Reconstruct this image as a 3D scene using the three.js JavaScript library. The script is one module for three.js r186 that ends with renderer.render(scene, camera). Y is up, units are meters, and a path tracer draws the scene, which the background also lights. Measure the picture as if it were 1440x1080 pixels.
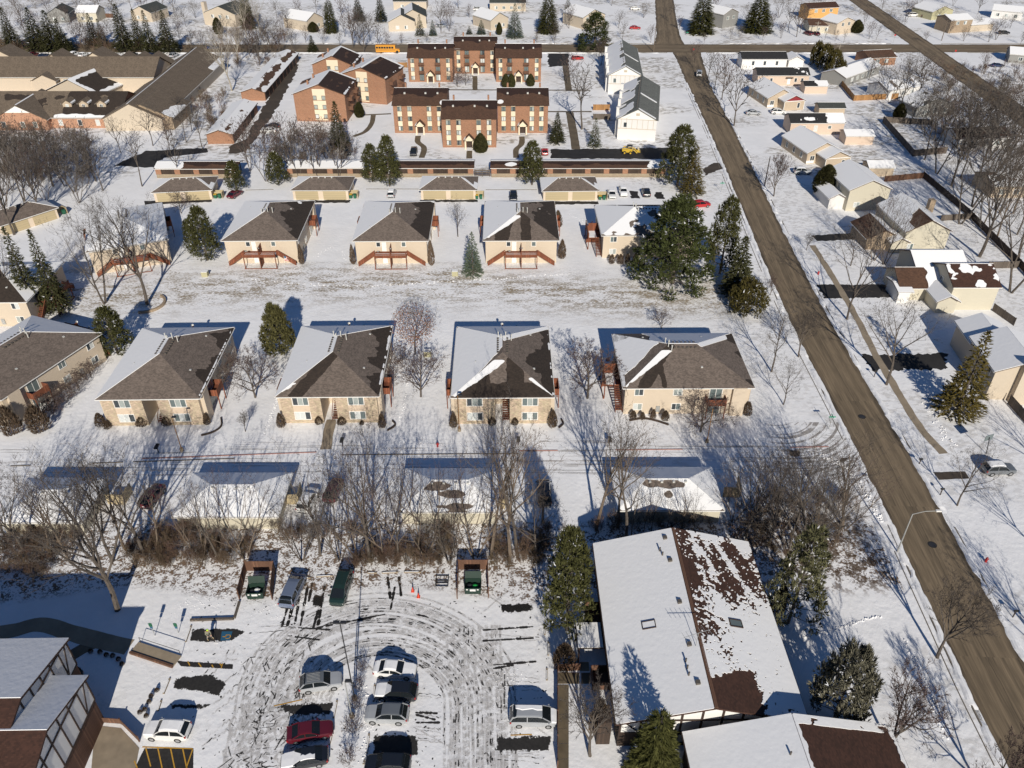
import * as THREE from 'three';
import { mergeGeometries } from 'three/addons/utils/BufferGeometryUtils.js';
import { MarchingCubes } from 'three/addons/objects/MarchingCubes.js';

// ---------------------------------------------------------------- camera, sky, sun, exposure
const CAM_H = 78, PITCH = 35.8 * Math.PI / 180, FOCAL = 1131;          // FOCAL in pixels of the 1440 x 1080 photograph
const scene = new THREE.Scene();
const camera = new THREE.PerspectiveCamera(2 * Math.atan(540 / FOCAL) * 180 / Math.PI, 4 / 3, 0.5, 5000);
camera.position.set(0, CAM_H, 0);
camera.rotation.x = -PITCH;
const renderer = new THREE.WebGLRenderer({ antialias: true });
renderer.toneMapping = THREE.LinearToneMapping;
renderer.toneMappingExposure = 1.1;
renderer.shadowMap.enabled = true;
{ // clear winter sky: deep blue overhead, paler towards the horizon
  const W = 64, H = 128, a = new Float32Array(W * H * 4);
  for (let y = 0; y < H; y++) {
    const e = Math.max(0, Math.sin(((y + 0.5) / H - 0.5) * Math.PI)), k = Math.pow(1 - e, 4);
    for (let x = 0; x < W; x++) a.set([0.028 + 0.06 * k, 0.070 + 0.085 * k, 0.175 + 0.07 * k, 1], (y * W + x) * 4);
  }
  const sky = new THREE.DataTexture(a, W, H, THREE.RGBAFormat, THREE.FloatType);
  sky.mapping = THREE.EquirectangularReflectionMapping; sky.magFilter = THREE.LinearFilter; sky.needsUpdate = true;
  scene.background = sky; scene.environment = sky;
}
const SUN_EL = 27 * Math.PI / 180;
const sun = new THREE.DirectionalLight(new THREE.Color(1, 0.945, 0.85), 4.5);
sun.position.set(0.11 * Math.cos(SUN_EL) * 400, Math.sin(SUN_EL) * 400, -150 + 0.994 * Math.cos(SUN_EL) * 400);
sun.target.position.set(0, 0, -150);
sun.castShadow = true; sun.shadow.mapSize.set(4096, 4096);
Object.assign(sun.shadow.camera, { left: -280, right: 280, top: 220, bottom: -220, near: 1, far: 1200 });
scene.add(sun, sun.target);

// ---------------------------------------------------------------- helpers
const V = (x, y, z) => new THREE.Vector3(x, y, z);
const CP = Math.cos(PITCH), SP = Math.sin(PITCH);
function G(px, py, h = 0) {                        // pixel of the photograph -> point at height h
  const u = (px - 720) / FOCAL, v = (py - 540) / FOCAL, dy = -SP - v * CP, t = (h - CAM_H) / dy;
  return V(u * t, h, (-CP + v * SP) * t);
}
function pixY(p) { const y = p.y - CAM_H; return 540 - FOCAL * (y * CP - p.z * SP) / (-y * SP - p.z * CP); }
function tall(px, py, topY) {                      // height of an upright thing from its foot and the row of its top
  const b = G(px, py); let lo = 0, hi = 40;
  for (let i = 0; i < 40; i++) { const m = (lo + hi) / 2; if (pixY(V(b.x, m, b.z)) > topY) lo = m; else hi = m; }
  return lo;
}
function RNG(s) { let a = (s * 2654435761) >>> 0; return () => { a = (a + 0x6D2B79F5) | 0; let t = Math.imul(a ^ (a >>> 15), 1 | a); t = (t + Math.imul(t ^ (t >>> 7), 61 | t)) ^ t; return ((t ^ (t >>> 14)) >>> 0) / 4294967296; }; }
const R0 = RNG(7);
const hash = (x, y) => { let h = Math.imul(x | 0, 374761393) + Math.imul(y | 0, 668265263); h = Math.imul(h ^ (h >>> 13), 1274126177); return ((h ^ (h >>> 16)) >>> 0) / 4294967296; };
function vn(x, y) { const xi = Math.floor(x), yi = Math.floor(y); let fx = x - xi, fy = y - yi; fx = fx * fx * (3 - 2 * fx); fy = fy * fy * (3 - 2 * fy); const a = hash(xi, yi), b = hash(xi + 1, yi), c = hash(xi, yi + 1), d = hash(xi + 1, yi + 1); return a + (b - a) * fx + (c - a) * fy + (a - b - c + d) * fx * fy; }
function fbm(x, y, o = 4) { let s = 0, a = 0.5, n = 0; for (let i = 0; i < o; i++) { s += a * vn(x, y); n += a; x = x * 2.03 + 17.3; y = y * 2.03 + 9.1; a *= 0.5; } return s / n; }
const sst = (a, b, x) => { const t = Math.min(1, Math.max(0, (x - a) / (b - a))); return t * t * (3 - 2 * t); };
const toS = (l) => 255 * (l <= 0.0031308 ? 12.92 * l : 1.055 * Math.pow(Math.max(l, 0), 1 / 2.4) - 0.055);
// texture of linear colours fn(u, v) -> [r, g, b, a]; wrap for tiles
function tex(w, h, fn, { clamp = false, data = false } = {}) {
  const a = new Uint8Array(w * h * 4);
  for (let y = 0; y < h; y++) for (let x = 0; x < w; x++) {
    const c = fn((x + 0.5) / w, (y + 0.5) / h, x, y), i = (y * w + x) * 4;
    if (data) { a[i] = a[i + 1] = a[i + 2] = Math.min(255, Math.max(0, c * 255)); a[i + 3] = 255; }
    else { a[i] = Math.min(255, toS(c[0])); a[i + 1] = Math.min(255, toS(c[1])); a[i + 2] = Math.min(255, toS(c[2])); a[i + 3] = c[3] === undefined ? 255 : Math.min(255, Math.max(0, c[3] * 255)); }
  }
  const t = new THREE.DataTexture(a, w, h); t.magFilter = THREE.LinearFilter; t.minFilter = THREE.LinearMipmapLinearFilter; t.generateMipmaps = true;
  if (!clamp) t.wrapS = t.wrapT = THREE.RepeatWrapping;
  if (!data) t.colorSpace = THREE.SRGBColorSpace;
  t.needsUpdate = true; return t;
}
const tn = (u, v, f, o = 3) => { // tiling fbm
  let s = 0, a = 0.5, n = 0; for (let i = 0; i < o; i++) { const X = u * f, Y = v * f, xi = Math.floor(X), yi = Math.floor(Y); let fx = X - xi, fy = Y - yi; fx = fx * fx * (3 - 2 * fx); fy = fy * fy * (3 - 2 * fy); const m = (k) => ((k % f) + f) % f; const A = hash(m(xi) + i * 91, m(yi)), B = hash(m(xi + 1) + i * 91, m(yi)), C = hash(m(xi) + i * 91, m(yi + 1)), D = hash(m(xi + 1) + i * 91, m(yi + 1)); s += a * (A + (B - A) * fx + (C - A) * fy + (A - B - C + D) * fx * fy); n += a; a *= 0.5; f *= 2; } return s / n; };
const rep = (t, m, n = m) => { t.repeat.set(1 / m, 1 / n); return t; };
const mat = (r, g, b, rough = 0.85, o = {}) => new THREE.MeshStandardMaterial({ color: new THREE.Color().setRGB(r, g, b), roughness: rough, ...o });
const tmat = (map, rough = 0.9, o = {}) => new THREE.MeshStandardMaterial({ map, roughness: rough, ...o });
class MB {                                         // collects faces, uv in metres
  constructor() { this.p = []; this.uv = []; }
  tri(a, b, c) {
    const n = new THREE.Vector3().subVectors(b, a).cross(new THREE.Vector3().subVectors(c, a)).normalize();
    let t = Math.abs(n.y) > 0.97 ? V(1, 0, 0) : V(n.z, 0, -n.x).normalize(); const bt = new THREE.Vector3().crossVectors(n, t);
    for (const q of [a, b, c]) { this.p.push(q.x, q.y, q.z); this.uv.push(q.dot(t), q.dot(bt)); }
  }
  quad(a, b, c, d) { this.tri(a, b, c); this.tri(a, c, d); return this; }
  poly(pts) { for (let i = 1; i < pts.length - 1; i++) this.tri(pts[0], pts[i], pts[i + 1]); return this; }
  box(x0, y0, z0, x1, y1, z1) {
    const q = (a, b, c, d) => this.quad(V(...a), V(...b), V(...c), V(...d));
    q([x0, y0, z1], [x1, y0, z1], [x1, y1, z1], [x0, y1, z1]); q([x1, y0, z0], [x0, y0, z0], [x0, y1, z0], [x1, y1, z0]);
    q([x1, y0, z1], [x1, y0, z0], [x1, y1, z0], [x1, y1, z1]); q([x0, y0, z0], [x0, y0, z1], [x0, y1, z1], [x0, y1, z0]);
    q([x0, y1, z1], [x1, y1, z1], [x1, y1, z0], [x0, y1, z0]); q([x0, y0, z0], [x1, y0, z0], [x1, y0, z1], [x0, y0, z1]); return this;
  }
  prism(pts, n, th) {                              // polygon pts (facing n) extruded down by th
    const lo = pts.map((p) => p.clone().addScaledVector(n, -th)); this.poly(pts); this.poly([...lo].reverse());
    for (let i = 0; i < pts.length; i++) { const j = (i + 1) % pts.length; this.quad(lo[i], lo[j], pts[j], pts[i]); } return this;
  }
  beam(a, b, w, h = w) {
    const d = new THREE.Vector3().subVectors(b, a).normalize(); let s = Math.abs(d.y) > 0.98 ? V(1, 0, 0) : new THREE.Vector3().crossVectors(d, V(0, 1, 0)).normalize(); const u = new THREE.Vector3().crossVectors(s, d);
    const c = (p, i, j) => p.clone().addScaledVector(s, i * w / 2).addScaledVector(u, j * h / 2), A = [c(a, -1, -1), c(a, 1, -1), c(a, 1, 1), c(a, -1, 1)], B = [c(b, -1, -1), c(b, 1, -1), c(b, 1, 1), c(b, -1, 1)];
    for (let i = 0; i < 4; i++) { const j = (i + 1) % 4; this.quad(A[i], A[j], B[j], B[i]); } this.quad(A[3], A[2], A[1], A[0]); this.quad(...B); return this;
  }
  tube(a, b, r0, r1 = r0, n = 8, caps = true) {
    const d = new THREE.Vector3().subVectors(b, a).normalize(); const s = (Math.abs(d.y) > 0.9 ? V(1, 0, 0) : V(0, 1, 0)).cross(d).normalize(), u = new THREE.Vector3().crossVectors(d, s);
    const ring = (p, r) => Array.from({ length: n }, (_, i) => { const t = i / n * 6.2832; return p.clone().addScaledVector(s, Math.cos(t) * r).addScaledVector(u, Math.sin(t) * r); });
    const A = ring(a, r0), B = r1 > 0 ? ring(b, r1) : null;
    for (let i = 0; i < n; i++) { const j = (i + 1) % n; if (B) this.quad(A[i], A[j], B[j], B[i]); else this.tri(A[i], A[j], b); }
    if (caps) { this.poly([...A].reverse()); if (B) this.poly(B); } return this;
  }
  loft(rings, cap = true) { for (let i = 0; i < rings.length - 1; i++) { const A = rings[i], B = rings[i + 1]; for (let k = 0; k < A.length; k++) { const j = (k + 1) % A.length; this.quad(A[k], A[j], B[j], B[k]); } } if (cap) { this.poly([...rings[0]].reverse()); this.poly(rings[rings.length - 1]); } return this; }
  geo() { const g = new THREE.BufferGeometry(); g.setAttribute('position', new THREE.Float32BufferAttribute(this.p, 3)); g.setAttribute('uv', new THREE.Float32BufferAttribute(this.uv, 2)); g.computeVertexNormals(); return g; }
}
const used = {};
function numbered(n) { if (used[n] === undefined) { used[n] = 0; return n; } used[n]++; return n + '_' + String(used[n]).padStart(3, '0'); }
function mesh(name, geo, m, parent) { const o = new THREE.Mesh(geo instanceof MB ? geo.geo() : geo, m); o.name = name; o.castShadow = o.receiveShadow = true; if (parent) parent.add(o); return o; }
function tag(o, label, category, group) { o.userData = { label, category }; if (group) o.userData.group = group; return o; }
function thing(name, label, category, x, z, turn = 0, group, y = 0) { const o = new THREE.Group(); o.name = numbered(name); o.position.set(x, y, z); o.rotation.y = turn; tag(o, label, category, group); scene.add(o); return o; }
function single(name, geo, m, label, category, group) { const o = mesh(numbered(name), geo, m); tag(o, label, category, group); scene.add(o); return o; }
function dup(src, x, z, turn = 0, label, group, y = 0, s = 1) { const o = src.clone(); o.name = numbered(src.name.replace(/_\d{3}$/, '')); o.position.set(x, y, z); o.rotation.y = turn; if (s.length) o.scale.set(...s); else o.scale.setScalar(s); o.userData = { ...src.userData }; if (label) o.userData.label = label; if (group) o.userData.group = group; scene.add(o); return o; }
function struct(name, geo, m) { const o = mesh(numbered(name), geo, m); o.userData = { kind: 'structure' }; scene.add(o); return o; }

// ---------------------------------------------------------------- materials
const snowTex = rep(tex(512, 512, (u, v) => { const n = tn(u, v, 8, 4), k = 0.845 + 0.05 * (n - 0.5) * 2; return [k, k * 0.985, k * 0.975]; }), 16);
const snowBump = rep(tex(512, 512, (u, v) => 0.5 * tn(u, v, 6, 3) + 0.5 * tn(u, v, 32, 3), { data: true }), 16);
const M = {};
M.snow = tmat(snowTex, 0.85, { bumpMap: snowBump, bumpScale: 0.07 });
M.roofSnow = mat(0.83, 0.82, 0.81, 0.85, { bumpMap: rep(tex(256, 256, (u, v) => tn(u, v, 10, 4), { data: true }), 5), bumpScale: 0.018 });
const shingle = (r, g, b, k = 0.3) => tmat(rep(tex(512, 512, (u, v, x, y) => { const row = Math.floor(v * 40), off = (row % 2) * 0.5, col = Math.floor(u * 24 + off), t = 1 + k * (hash(col, row) - 0.5) * 1.6 + 0.35 * (tn(u, v, 10, 4) - 0.5) - (v * 40 - row < 0.16 ? 0.16 : 0) + 0.3 * (hash(x, y) - 0.5); return [r * t, g * t, b * t]; }), 6.4), 0.95);
M.roofTaupe = shingle(0.150, 0.117, 0.095);
M.roofWet = shingle(0.036, 0.025, 0.018);
M.roofBrown = shingle(0.085, 0.043, 0.025);
M.roofBrownWet = shingle(0.028, 0.012, 0.008);
M.roofMaroon = shingle(0.056, 0.024, 0.015);
M.roofGrey = shingle(0.135, 0.140, 0.125);
M.roofSlate = shingle(0.05, 0.055, 0.05);
M.roofBlack = shingle(0.020, 0.020, 0.021);
M.roofSenior = shingle(0.145, 0.110, 0.078);
const siding = (r, g, b, s = 0.22) => tmat(rep(tex(64, 256, (u, v) => { const f = (v * 8) % 1, t = (f < 0.14 ? 0.82 : 1) * (0.97 + 0.06 * tn(u, v, 8, 3)); return [r * t, g * t, b * t]; }), 2, 8 * s), 0.75);
M.peach = siding(0.56, 0.465, 0.355); M.cream = siding(0.53, 0.485, 0.38); M.tan = siding(0.46, 0.37, 0.27); M.white = siding(0.68, 0.66, 0.63);
M.beige = siding(0.52, 0.44, 0.34); M.pink = siding(0.58, 0.45, 0.35); M.olive = siding(0.42, 0.39, 0.24); M.greySide = siding(0.25, 0.245, 0.23); M.orange = siding(0.62, 0.34, 0.11);
M.stone = tmat(rep(tex(512, 512, (u, v) => { const row = Math.floor(v * 26), off = hash(row, 3) * 3, c = Math.floor(u * 12 + off), fv = v * 26 - row, k = hash(c, row), t = (0.82 + 0.34 * k) * (fv < 0.12 ? 0.8 : 1) * (0.9 + 0.2 * tn(u, v, 16, 3)); return [0.47 * t, 0.375 * t * (0.95 + 0.1 * hash(row, c)), 0.265 * t]; }), 4), 0.92);
const brick = (r, g, b) => tmat(rep(tex(512, 512, (u, v) => { const row = Math.floor(v * 40), c = Math.floor(u * 16 + (row % 2) * 0.5), fv = v * 40 - row, fu = u * 16 + (row % 2) * 0.5 - c, t = 0.78 + 0.44 * hash(c, row) + 0.25 * (tn(u, v, 6, 3) - 0.5); if (fv < 0.14 || fu < 0.05) return [0.27, 0.205, 0.145]; return [r * t, g * t, b * t]; }), 3.2), 0.92);
M.brick = brick(0.315, 0.150, 0.084); M.brickPink = brick(0.46, 0.24, 0.15); M.brickTan = brick(0.33, 0.25, 0.17);
const planks = (r, g, b, per = 12, size = 2.4) => tmat(rep(tex(256, 256, (u, v) => { const c = Math.floor(u * per), f = u * per - c, t = (0.75 + 0.5 * hash(c, 5)) * (f < 0.1 ? 0.5 : 1) * (0.85 + 0.3 * tn(u, v, 32, 2)); return [r * t, g * t, b * t]; }), size), 0.9);
M.redwood = planks(0.21, 0.068, 0.032); M.fenceGrey = planks(0.13, 0.105, 0.085); M.fenceTan = planks(0.36, 0.19, 0.075); M.fenceBrown = planks(0.15, 0.075, 0.045); M.fenceDark = planks(0.055, 0.035, 0.024);
M.trimWhite = mat(0.76, 0.74, 0.70, 0.6); M.trimBrown = mat(0.045, 0.026, 0.018, 0.8); M.panel = mat(0.70, 0.60, 0.44, 0.8); M.peachFlat = mat(0.58, 0.46, 0.345, 0.8);
M.glass = mat(0.045, 0.055, 0.062, 0.12); M.glassCurtain = mat(0.32, 0.35, 0.33, 0.25); M.glassMid = mat(0.13, 0.16, 0.16, 0.18); M.glassPale = mat(0.55, 0.57, 0.55, 0.3);
M.concrete = tmat(rep(tex(256, 256, (u, v) => { const t = 0.8 + 0.5 * tn(u, v, 6, 5); return [0.27 * t, 0.215 * t, 0.15 * t]; }), 5), 0.95);
M.concreteWet = tmat(rep(tex(256, 256, (u, v) => { const t = 0.6 + 0.8 * tn(u, v, 5, 5); return [0.13 * t, 0.10 * t, 0.062 * t]; }), 5), 0.7);
M.kerb = mat(0.17, 0.145, 0.115, 0.95); M.redPaint = mat(0.33, 0.17, 0.14, 0.8); M.black = mat(0.012, 0.012, 0.013, 0.6); M.darkMetal = mat(0.03, 0.03, 0.032, 0.5); M.galv = mat(0.42, 0.42, 0.40, 0.45, { metalness: 0.4 });
M.asphalt = tmat(rep(tex(512, 512, (u, v, x, y) => { const t = 0.55 + 0.9 * tn(u, v, 8, 5) + 0.4 * (hash(x, y) - 0.5); return [0.022 * t, 0.020 * t, 0.019 * t]; }), 8), 0.85);
M.drive = tmat(rep(tex(512, 512, (u, v, x, y) => { const t = 0.6 + 0.8 * tn(u, v, 6, 5) + 0.3 * (hash(x, y) - 0.5); return [0.060 * t, 0.045 * t, 0.033 * t]; }), 12), 0.9);
M.yellow = mat(0.50, 0.27, 0.03, 0.7); M.blueMark = mat(0.02, 0.10, 0.18, 0.7);
M.garageDoor = tmat(rep(tex(64, 64, (u, v) => { const f = (v * 4) % 1, t = f < 0.1 ? 0.8 : 1; return [0.43 * t, 0.35 * t, 0.21 * t]; }), 2.2), 0.7);
M.garageTrim = mat(0.62, 0.51, 0.39, 0.7);
M.bark = tmat(rep(tex(128, 256, (u, v) => { const t = 0.6 + 0.8 * tn(u, v, 12, 4); return [0.098 * t, 0.080 * t, 0.065 * t]; }), 1, 2), 0.95);
M.barkPale = tmat(rep(tex(128, 256, (u, v) => { const t = (0.6 + 0.8 * tn(u, v, 8, 4)) * (tn(u, v, 16, 2) > 0.68 ? 0.35 : 1); return [0.36 * t, 0.32 * t, 0.26 * t]; }), 1, 2), 0.95);
M.barkTan = tmat(rep(tex(128, 256, (u, v) => { const t = 0.6 + 0.8 * tn(u, v, 12, 4); return [0.145 * t, 0.110 * t, 0.080 * t]; }), 1, 2), 0.95);
M.twig = mat(0.072, 0.058, 0.048, 1); M.twigRed = mat(0.090, 0.060, 0.050, 1); M.twigGrey = mat(0.092, 0.078, 0.066, 1); M.twigTan = mat(0.115, 0.080, 0.054, 1);
M.needle = new THREE.MeshPhysicalMaterial({ color: 0xffffff, roughness: 1, specularIntensity: 0.1, vertexColors: true, side: THREE.DoubleSide });
M.pipe = mat(0.55, 0.54, 0.50, 0.5); M.pipeDark = mat(0.10, 0.085, 0.07, 0.6);
M.tyre = mat(0.014, 0.014, 0.014, 0.9); M.rim = mat(0.38, 0.38, 0.38, 0.4, { metalness: 0.6 }); M.carGlass = mat(0.012, 0.015, 0.017, 0.06); M.headlamp = mat(0.6, 0.6, 0.58, 0.2); M.tail = mat(0.28, 0.01, 0.008, 0.3);
M.green = mat(0.010, 0.030, 0.020, 0.6); M.binGreen = mat(0.012, 0.10, 0.05, 0.6); M.binYellow = mat(0.55, 0.34, 0.03, 0.6); M.signGreen = mat(0.02, 0.32, 0.18, 0.5); M.hydrant = mat(0.40, 0.02, 0.018, 0.5);
M.orangeCone = mat(0.62, 0.06, 0.025, 0.6);

// ---------------------------------------------------------------- ground, roads, paths
{ const g = new THREE.PlaneGeometry(4000, 4000); g.rotateX(-Math.PI / 2); g.translate(0, 0, -600); const uv = g.attributes.uv; for (let i = 0; i < uv.count; i++) uv.setXY(i, uv.getX(i) * 4000, uv.getY(i) * 4000); struct('ground', g, M.snow); }
function strip(name, pts, y, m, jit = 0.18, seed = 0, step = 0.9) {          // pts [x, z, width]
  const c = new THREE.CatmullRomCurve3(pts.map((p) => V(p[0], p[2], p[1])), false, 'centripetal'), L = c.getLength(), n = Math.ceil(L / step), P = [], U = [], I = [];
  for (let i = 0; i <= n; i++) {
    const q = c.getPointAt(i / n), t = c.getTangentAt(i / n), s = V(t.z, 0, -t.x).normalize(), l = i / n * L, a = q.y / 2 + jit * (fbm(l * 0.45, seed, 3) - 0.5) * 2, b = q.y / 2 + jit * (fbm(l * 0.45, seed + 50, 3) - 0.5) * 2;
    P.push(q.x + s.x * a, y, q.z + s.z * a, q.x - s.x * b, y, q.z - s.z * b); U.push(0.5 + a / q.y, l / 24, 0.5 - b / q.y, l / 24);
    if (i < n) { const k = i * 2; I.push(k, k + 2, k + 1, k + 1, k + 2, k + 3); }
  }
  const g = new THREE.BufferGeometry(); g.setAttribute('position', new THREE.Float32BufferAttribute(P, 3)); g.setAttribute('uv', new THREE.Float32BufferAttribute(U, 2)); g.setIndex(I); g.computeVertexNormals();
  if (g.attributes.normal.getY(0) < 0) { for (let i = 0; i < I.length; i += 3) [I[i], I[i + 1]] = [I[i + 1], I[i]]; g.setIndex(I); g.computeVertexNormals(); }
  return struct(name, g, m);
}
const roadMat = tmat(tex(256, 1024, (u, v, x, y) => {
  const wob = 0.015 * (tn(u, v, 4, 2) - 0.5), U = Math.abs(u + wob - 0.5) * 2, track = Math.exp(-((U - 0.30) ** 2) / 0.006) + Math.exp(-((U - 0.72) ** 2) / 0.01), streak = vn(u * 40, v * 6) * 0.5 + vn(u * 90 + 3, v * 14) * 0.5;
  const edge = sst(0.70, 1, U) * (0.35 + 0.65 * tn(u, v, 16, 3)), t = 0.95 + 0.75 * (streak - 0.5) + 0.20 * track - 0.55 * edge - 0.30 * sst(0.56, 0.66, tn(u, v, 6, 3)) * sst(0.5, 0.7, streak) + 0.5 * (tn(u, v, 5, 5) - 0.5) + 0.14 * (hash(x, y) - 0.5);
  const seam = Math.abs(u + 0.02 * (vn(3, v * 30) - 0.5) - 0.5) < 0.006 ? 0.6 : 1; return [0.180 * t * seam, 0.133 * t * seam, 0.082 * t * seam];
}, {}), 0.9);
const RD = [[47.8, -8, 7.6], [52.8, -35, 7.7], [53.4, -52, 7.8], [53.9, -63, 7.8], [55.0, -90, 7.5], [55.5, -128, 7.4], [58, -175, 7.2], [61.2, -226, 7.4], [64.2, -285, 8.2], [66.4, -312, 9.4], [67.6, -329, 11]];
strip('road', RD, 0.016, roadMat, 0.32, 1);
strip('road', [[-460, -334, 12.5], [-200, -334, 12.5], [0, -334, 12.6], [110, -334, 12.6], [400, -334, 12.5]], 0.024, roadMat, 0.35, 2, 1.5);
{ const q = [[941, 64, 12.5], [940, 52, 10], [937, 28, 9.2], [934, 0, 9]].map(([x, y, w]) => { const p = G(x, y); return [p.x, p.z, w]; }); const a = q[2], b = q[3]; strip('road', [...q, [b[0] + (b[0] - a[0]) * 3, b[1] + (b[1] - a[1]) * 3, 9]], 0.020, roadMat, 0.3, 3, 1.5); }
{ const a = G(1437, 163), e = G(1207, 0), k = (t) => [a.x + (e.x - a.x) * t, a.z + (e.z - a.z) * t, 9.2]; strip('road', [k(-1), k(-0.4), k(0), k(0.35), k(0.7), k(1), k(1.6)], 0.028, roadMat, 0.3, 4, 1.5); }
function bank(pts, d, seed, lo = 0.10, hi = 0.2) {                 // low ridge of ploughed snow along a road edge
  const c = new THREE.CatmullRomCurve3(offs(pts, d).map((p) => V(p[0], 0, p[1])), false, 'centripetal'), L = c.getLength(), n = Math.ceil(L / 0.6), b = new MB(), rs = [];
  for (let i = 0; i <= n; i++) { const p = c.getPointAt(i / n), t = c.getTangentAt(i / n), s = V(t.z, 0, -t.x), q = fbm(i * 0.21, seed, 3), h = (lo + hi * q) * sst(0.34, 0.5, q + 0.08), w = 0.22 + 0.5 * fbm(i * 0.3, seed + 9, 3), j = (fbm(i * 0.4, seed + 20, 3) - 0.5) * 0.5, at = (k, y) => V(p.x + s.x * (k * w + j), y, p.z + s.z * (k * w + j)); rs.push([at(-1, -0.05), at(-0.45, h * 0.8), at(0.1, h), at(0.6, h * 0.6), at(1.1, -0.05)]); }
  b.loft(rs, false); return struct('snow_bank', b, M.snow);
}
function offs(pts, d) { return pts.map((p, i) => { const a = pts[Math.max(0, i - 1)], b = pts[Math.min(pts.length - 1, i + 1)], dx = b[0] - a[0], dz = b[1] - a[1], l = Math.hypot(dx, dz); return [p[0] - dz / l * d, p[1] + dx / l * d]; }); }
function kerbLine(pts, w = 0.16, h = 0.1, m = M.kerb, name = 'kerb', gap = 0) {
  const c = new THREE.CatmullRomCurve3(pts.map((p) => V(p[0], 0, p[1])), false, 'centripetal'), L = c.getLength(), n = Math.max(2, Math.ceil(L / 1.5)), b = new MB();
  for (let i = 0; i < n; i++) { if (gap && fbm(i * 0.23, gap, 2) > 0.56) continue; const p = c.getPointAt(i / n), q = c.getPointAt((i + 1) / n); p.y = q.y = h / 2; b.beam(p, q, w, h); }
  return struct(name, b, m);
}
for (const s of [-1, 1]) kerbLine(offs(RD.slice(0, 9), s * 4.35), 0.16, 0.1, M.kerb, 'kerb', s > 0 ? 3 : 11);
kerbLine(offs(RD.slice(0, 9), -5.05), 0.1, 0.05, M.kerb, 'kerb', 23);
kerbLine([[-250, -326.8], [60, -326.8]], 0.2, 0.12); kerbLine([[75, -326.9], [150, -326.9]], 0.2, 0.12); kerbLine([[176, -326.9], [330, -326.9]], 0.2, 0.12); kerbLine([[-250, -341.4], [58, -341.4]], 0.2, 0.12); kerbLine([[84, -341.4], [152, -341.4]], 0.2, 0.12); kerbLine([[172, -341.4], [330, -341.4]], 0.2, 0.12);
bank(RD.slice(0, 9), 4.1, 3); bank(RD.slice(0, 9), -4.1, 8); bank([[-250, -327], [58, -327]], 0.5, 12); bank([[77, -327], [148, -327]], 0.5, 14); bank([[-250, -341.2], [56, -341.2]], -0.5, 16); bank([[84, -341.2], [150, -341.2]], -0.5, 18);
const pxs = (a, h = 0) => a.map(([x, y]) => { const p = G(x, y, h); return [p.x, p.z]; });
function ragged(pts, jit, step = 0.35, seed = 1) { const o = []; let s = seed * 31; for (let i = 0; i < pts.length; i++) { const a = pts[i], b = pts[(i + 1) % pts.length], l = Math.hypot(b[0] - a[0], b[1] - a[1]), n = Math.max(1, Math.round(l / step)); for (let k = 0; k < n; k++) { const t = k / n; s += 0.41; const j = jit * (fbm(s, seed * 7.7, 3) - 0.5) * 2; o.push([a[0] + (b[0] - a[0]) * t - (b[1] - a[1]) / l * j, a[1] + (b[1] - a[1]) * t + (b[0] - a[0]) / l * j]); } } return o; }
function flat(pts, y) { const c = pts.map((p) => new THREE.Vector2(p[0], p[1])), f = THREE.ShapeUtils.triangulateShape(THREE.ShapeUtils.isClockWise(c) ? c.reverse() : c, []), b = new MB(); for (const [i, j, k] of f) b.tri(V(c[i].x, y, c[i].y), V(c[k].x, y, c[k].y), V(c[j].x, y, c[j].y)); return b; }
let patchN = 1;
const patch = (name, px, m, y = 0.012, jit = 0.25, step = 0.4) => struct(name, flat(ragged(pxs(px), jit, step, patchN++), y), m);
// bare asphalt and paths
patch('parking_lot', [[775, 210], [775, 223], [945, 224], [950, 208]], M.asphalt, 0.012, 0.9, 0.6);
patch('parking_lot', [[160, 233], [205, 212], [290, 208], [292, 214], [230, 222], [225, 236]], M.asphalt, 0.012, 0.8, 0.6);
patch('driveway', [[322, 207], [345, 196], [402, 92], [418, 82], [418, 98], [385, 160], [345, 214], [322, 216]], M.drive, 0.012, 0.8, 0.8);
patch('parking_lot', [[770, 75], [800, 74], [800, 92], [772, 94]], M.asphalt, 0.012, 0.8, 0.6);
patch('driveway', [[1148, 400], [1255, 400], [1262, 418], [1160, 420]], M.asphalt, 0.012, 0.6, 0.25);
patch('driveway', [[1212, 499], [1330, 497], [1332, 519], [1225, 521]], M.asphalt, 0.012, 0.8, 0.25);
patch('driveway', [[1140, 331], [1215, 327], [1218, 336], [1150, 339]], M.asphalt, 0.012, 0.4);
patch('driveway', [[1312, 664], [1357, 663], [1364, 673], [1320, 675]], M.drive, 0.012, 0.15);
patch('driveway', [[988, 238], [1004, 229], [1016, 229], [1016, 237], [1004, 241], [992, 247]], M.drive, 0.012, 0.5);
for (const q of [[[1109, 634], [1124, 634], [1124, 641], [1112, 641]], [[1183, 645], [1193, 643], [1190, 649], [1182, 650]]]) patch('driveway', q, M.drive, 0.014, 0.3);
for (const q of [[[722, 287], [740, 287], [740, 294], [722, 294]], [[885, 269], [897, 269], [900, 279], [888, 279]], [[921, 270], [931, 270], [934, 280], [922, 280]], [[202, 283], [300, 279], [298, 284], [205, 288]], [[405, 282], [492, 281], [492, 285], [405, 286]], [[590, 281], [672, 281], [672, 284], [590, 284]], [[760, 283], [842, 283], [842, 287], [760, 288]]]) patch('driveway', q, M.asphalt, 0.014, 0.5);
function pathPx(name, px, w, m, y = 0.02, jit = 0.08) { const c = px.map(([a, b]) => { const p = G(a, b); return [p.x, p.z, w]; }); const o = strip(name, c, y, m, jit, patchN++, 0.5); const uv = o.geometry.attributes.uv; for (let i = 0; i < uv.count; i++) uv.setXY(i, uv.getX(i) * w, uv.getY(i) * 24); return o; }
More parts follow.
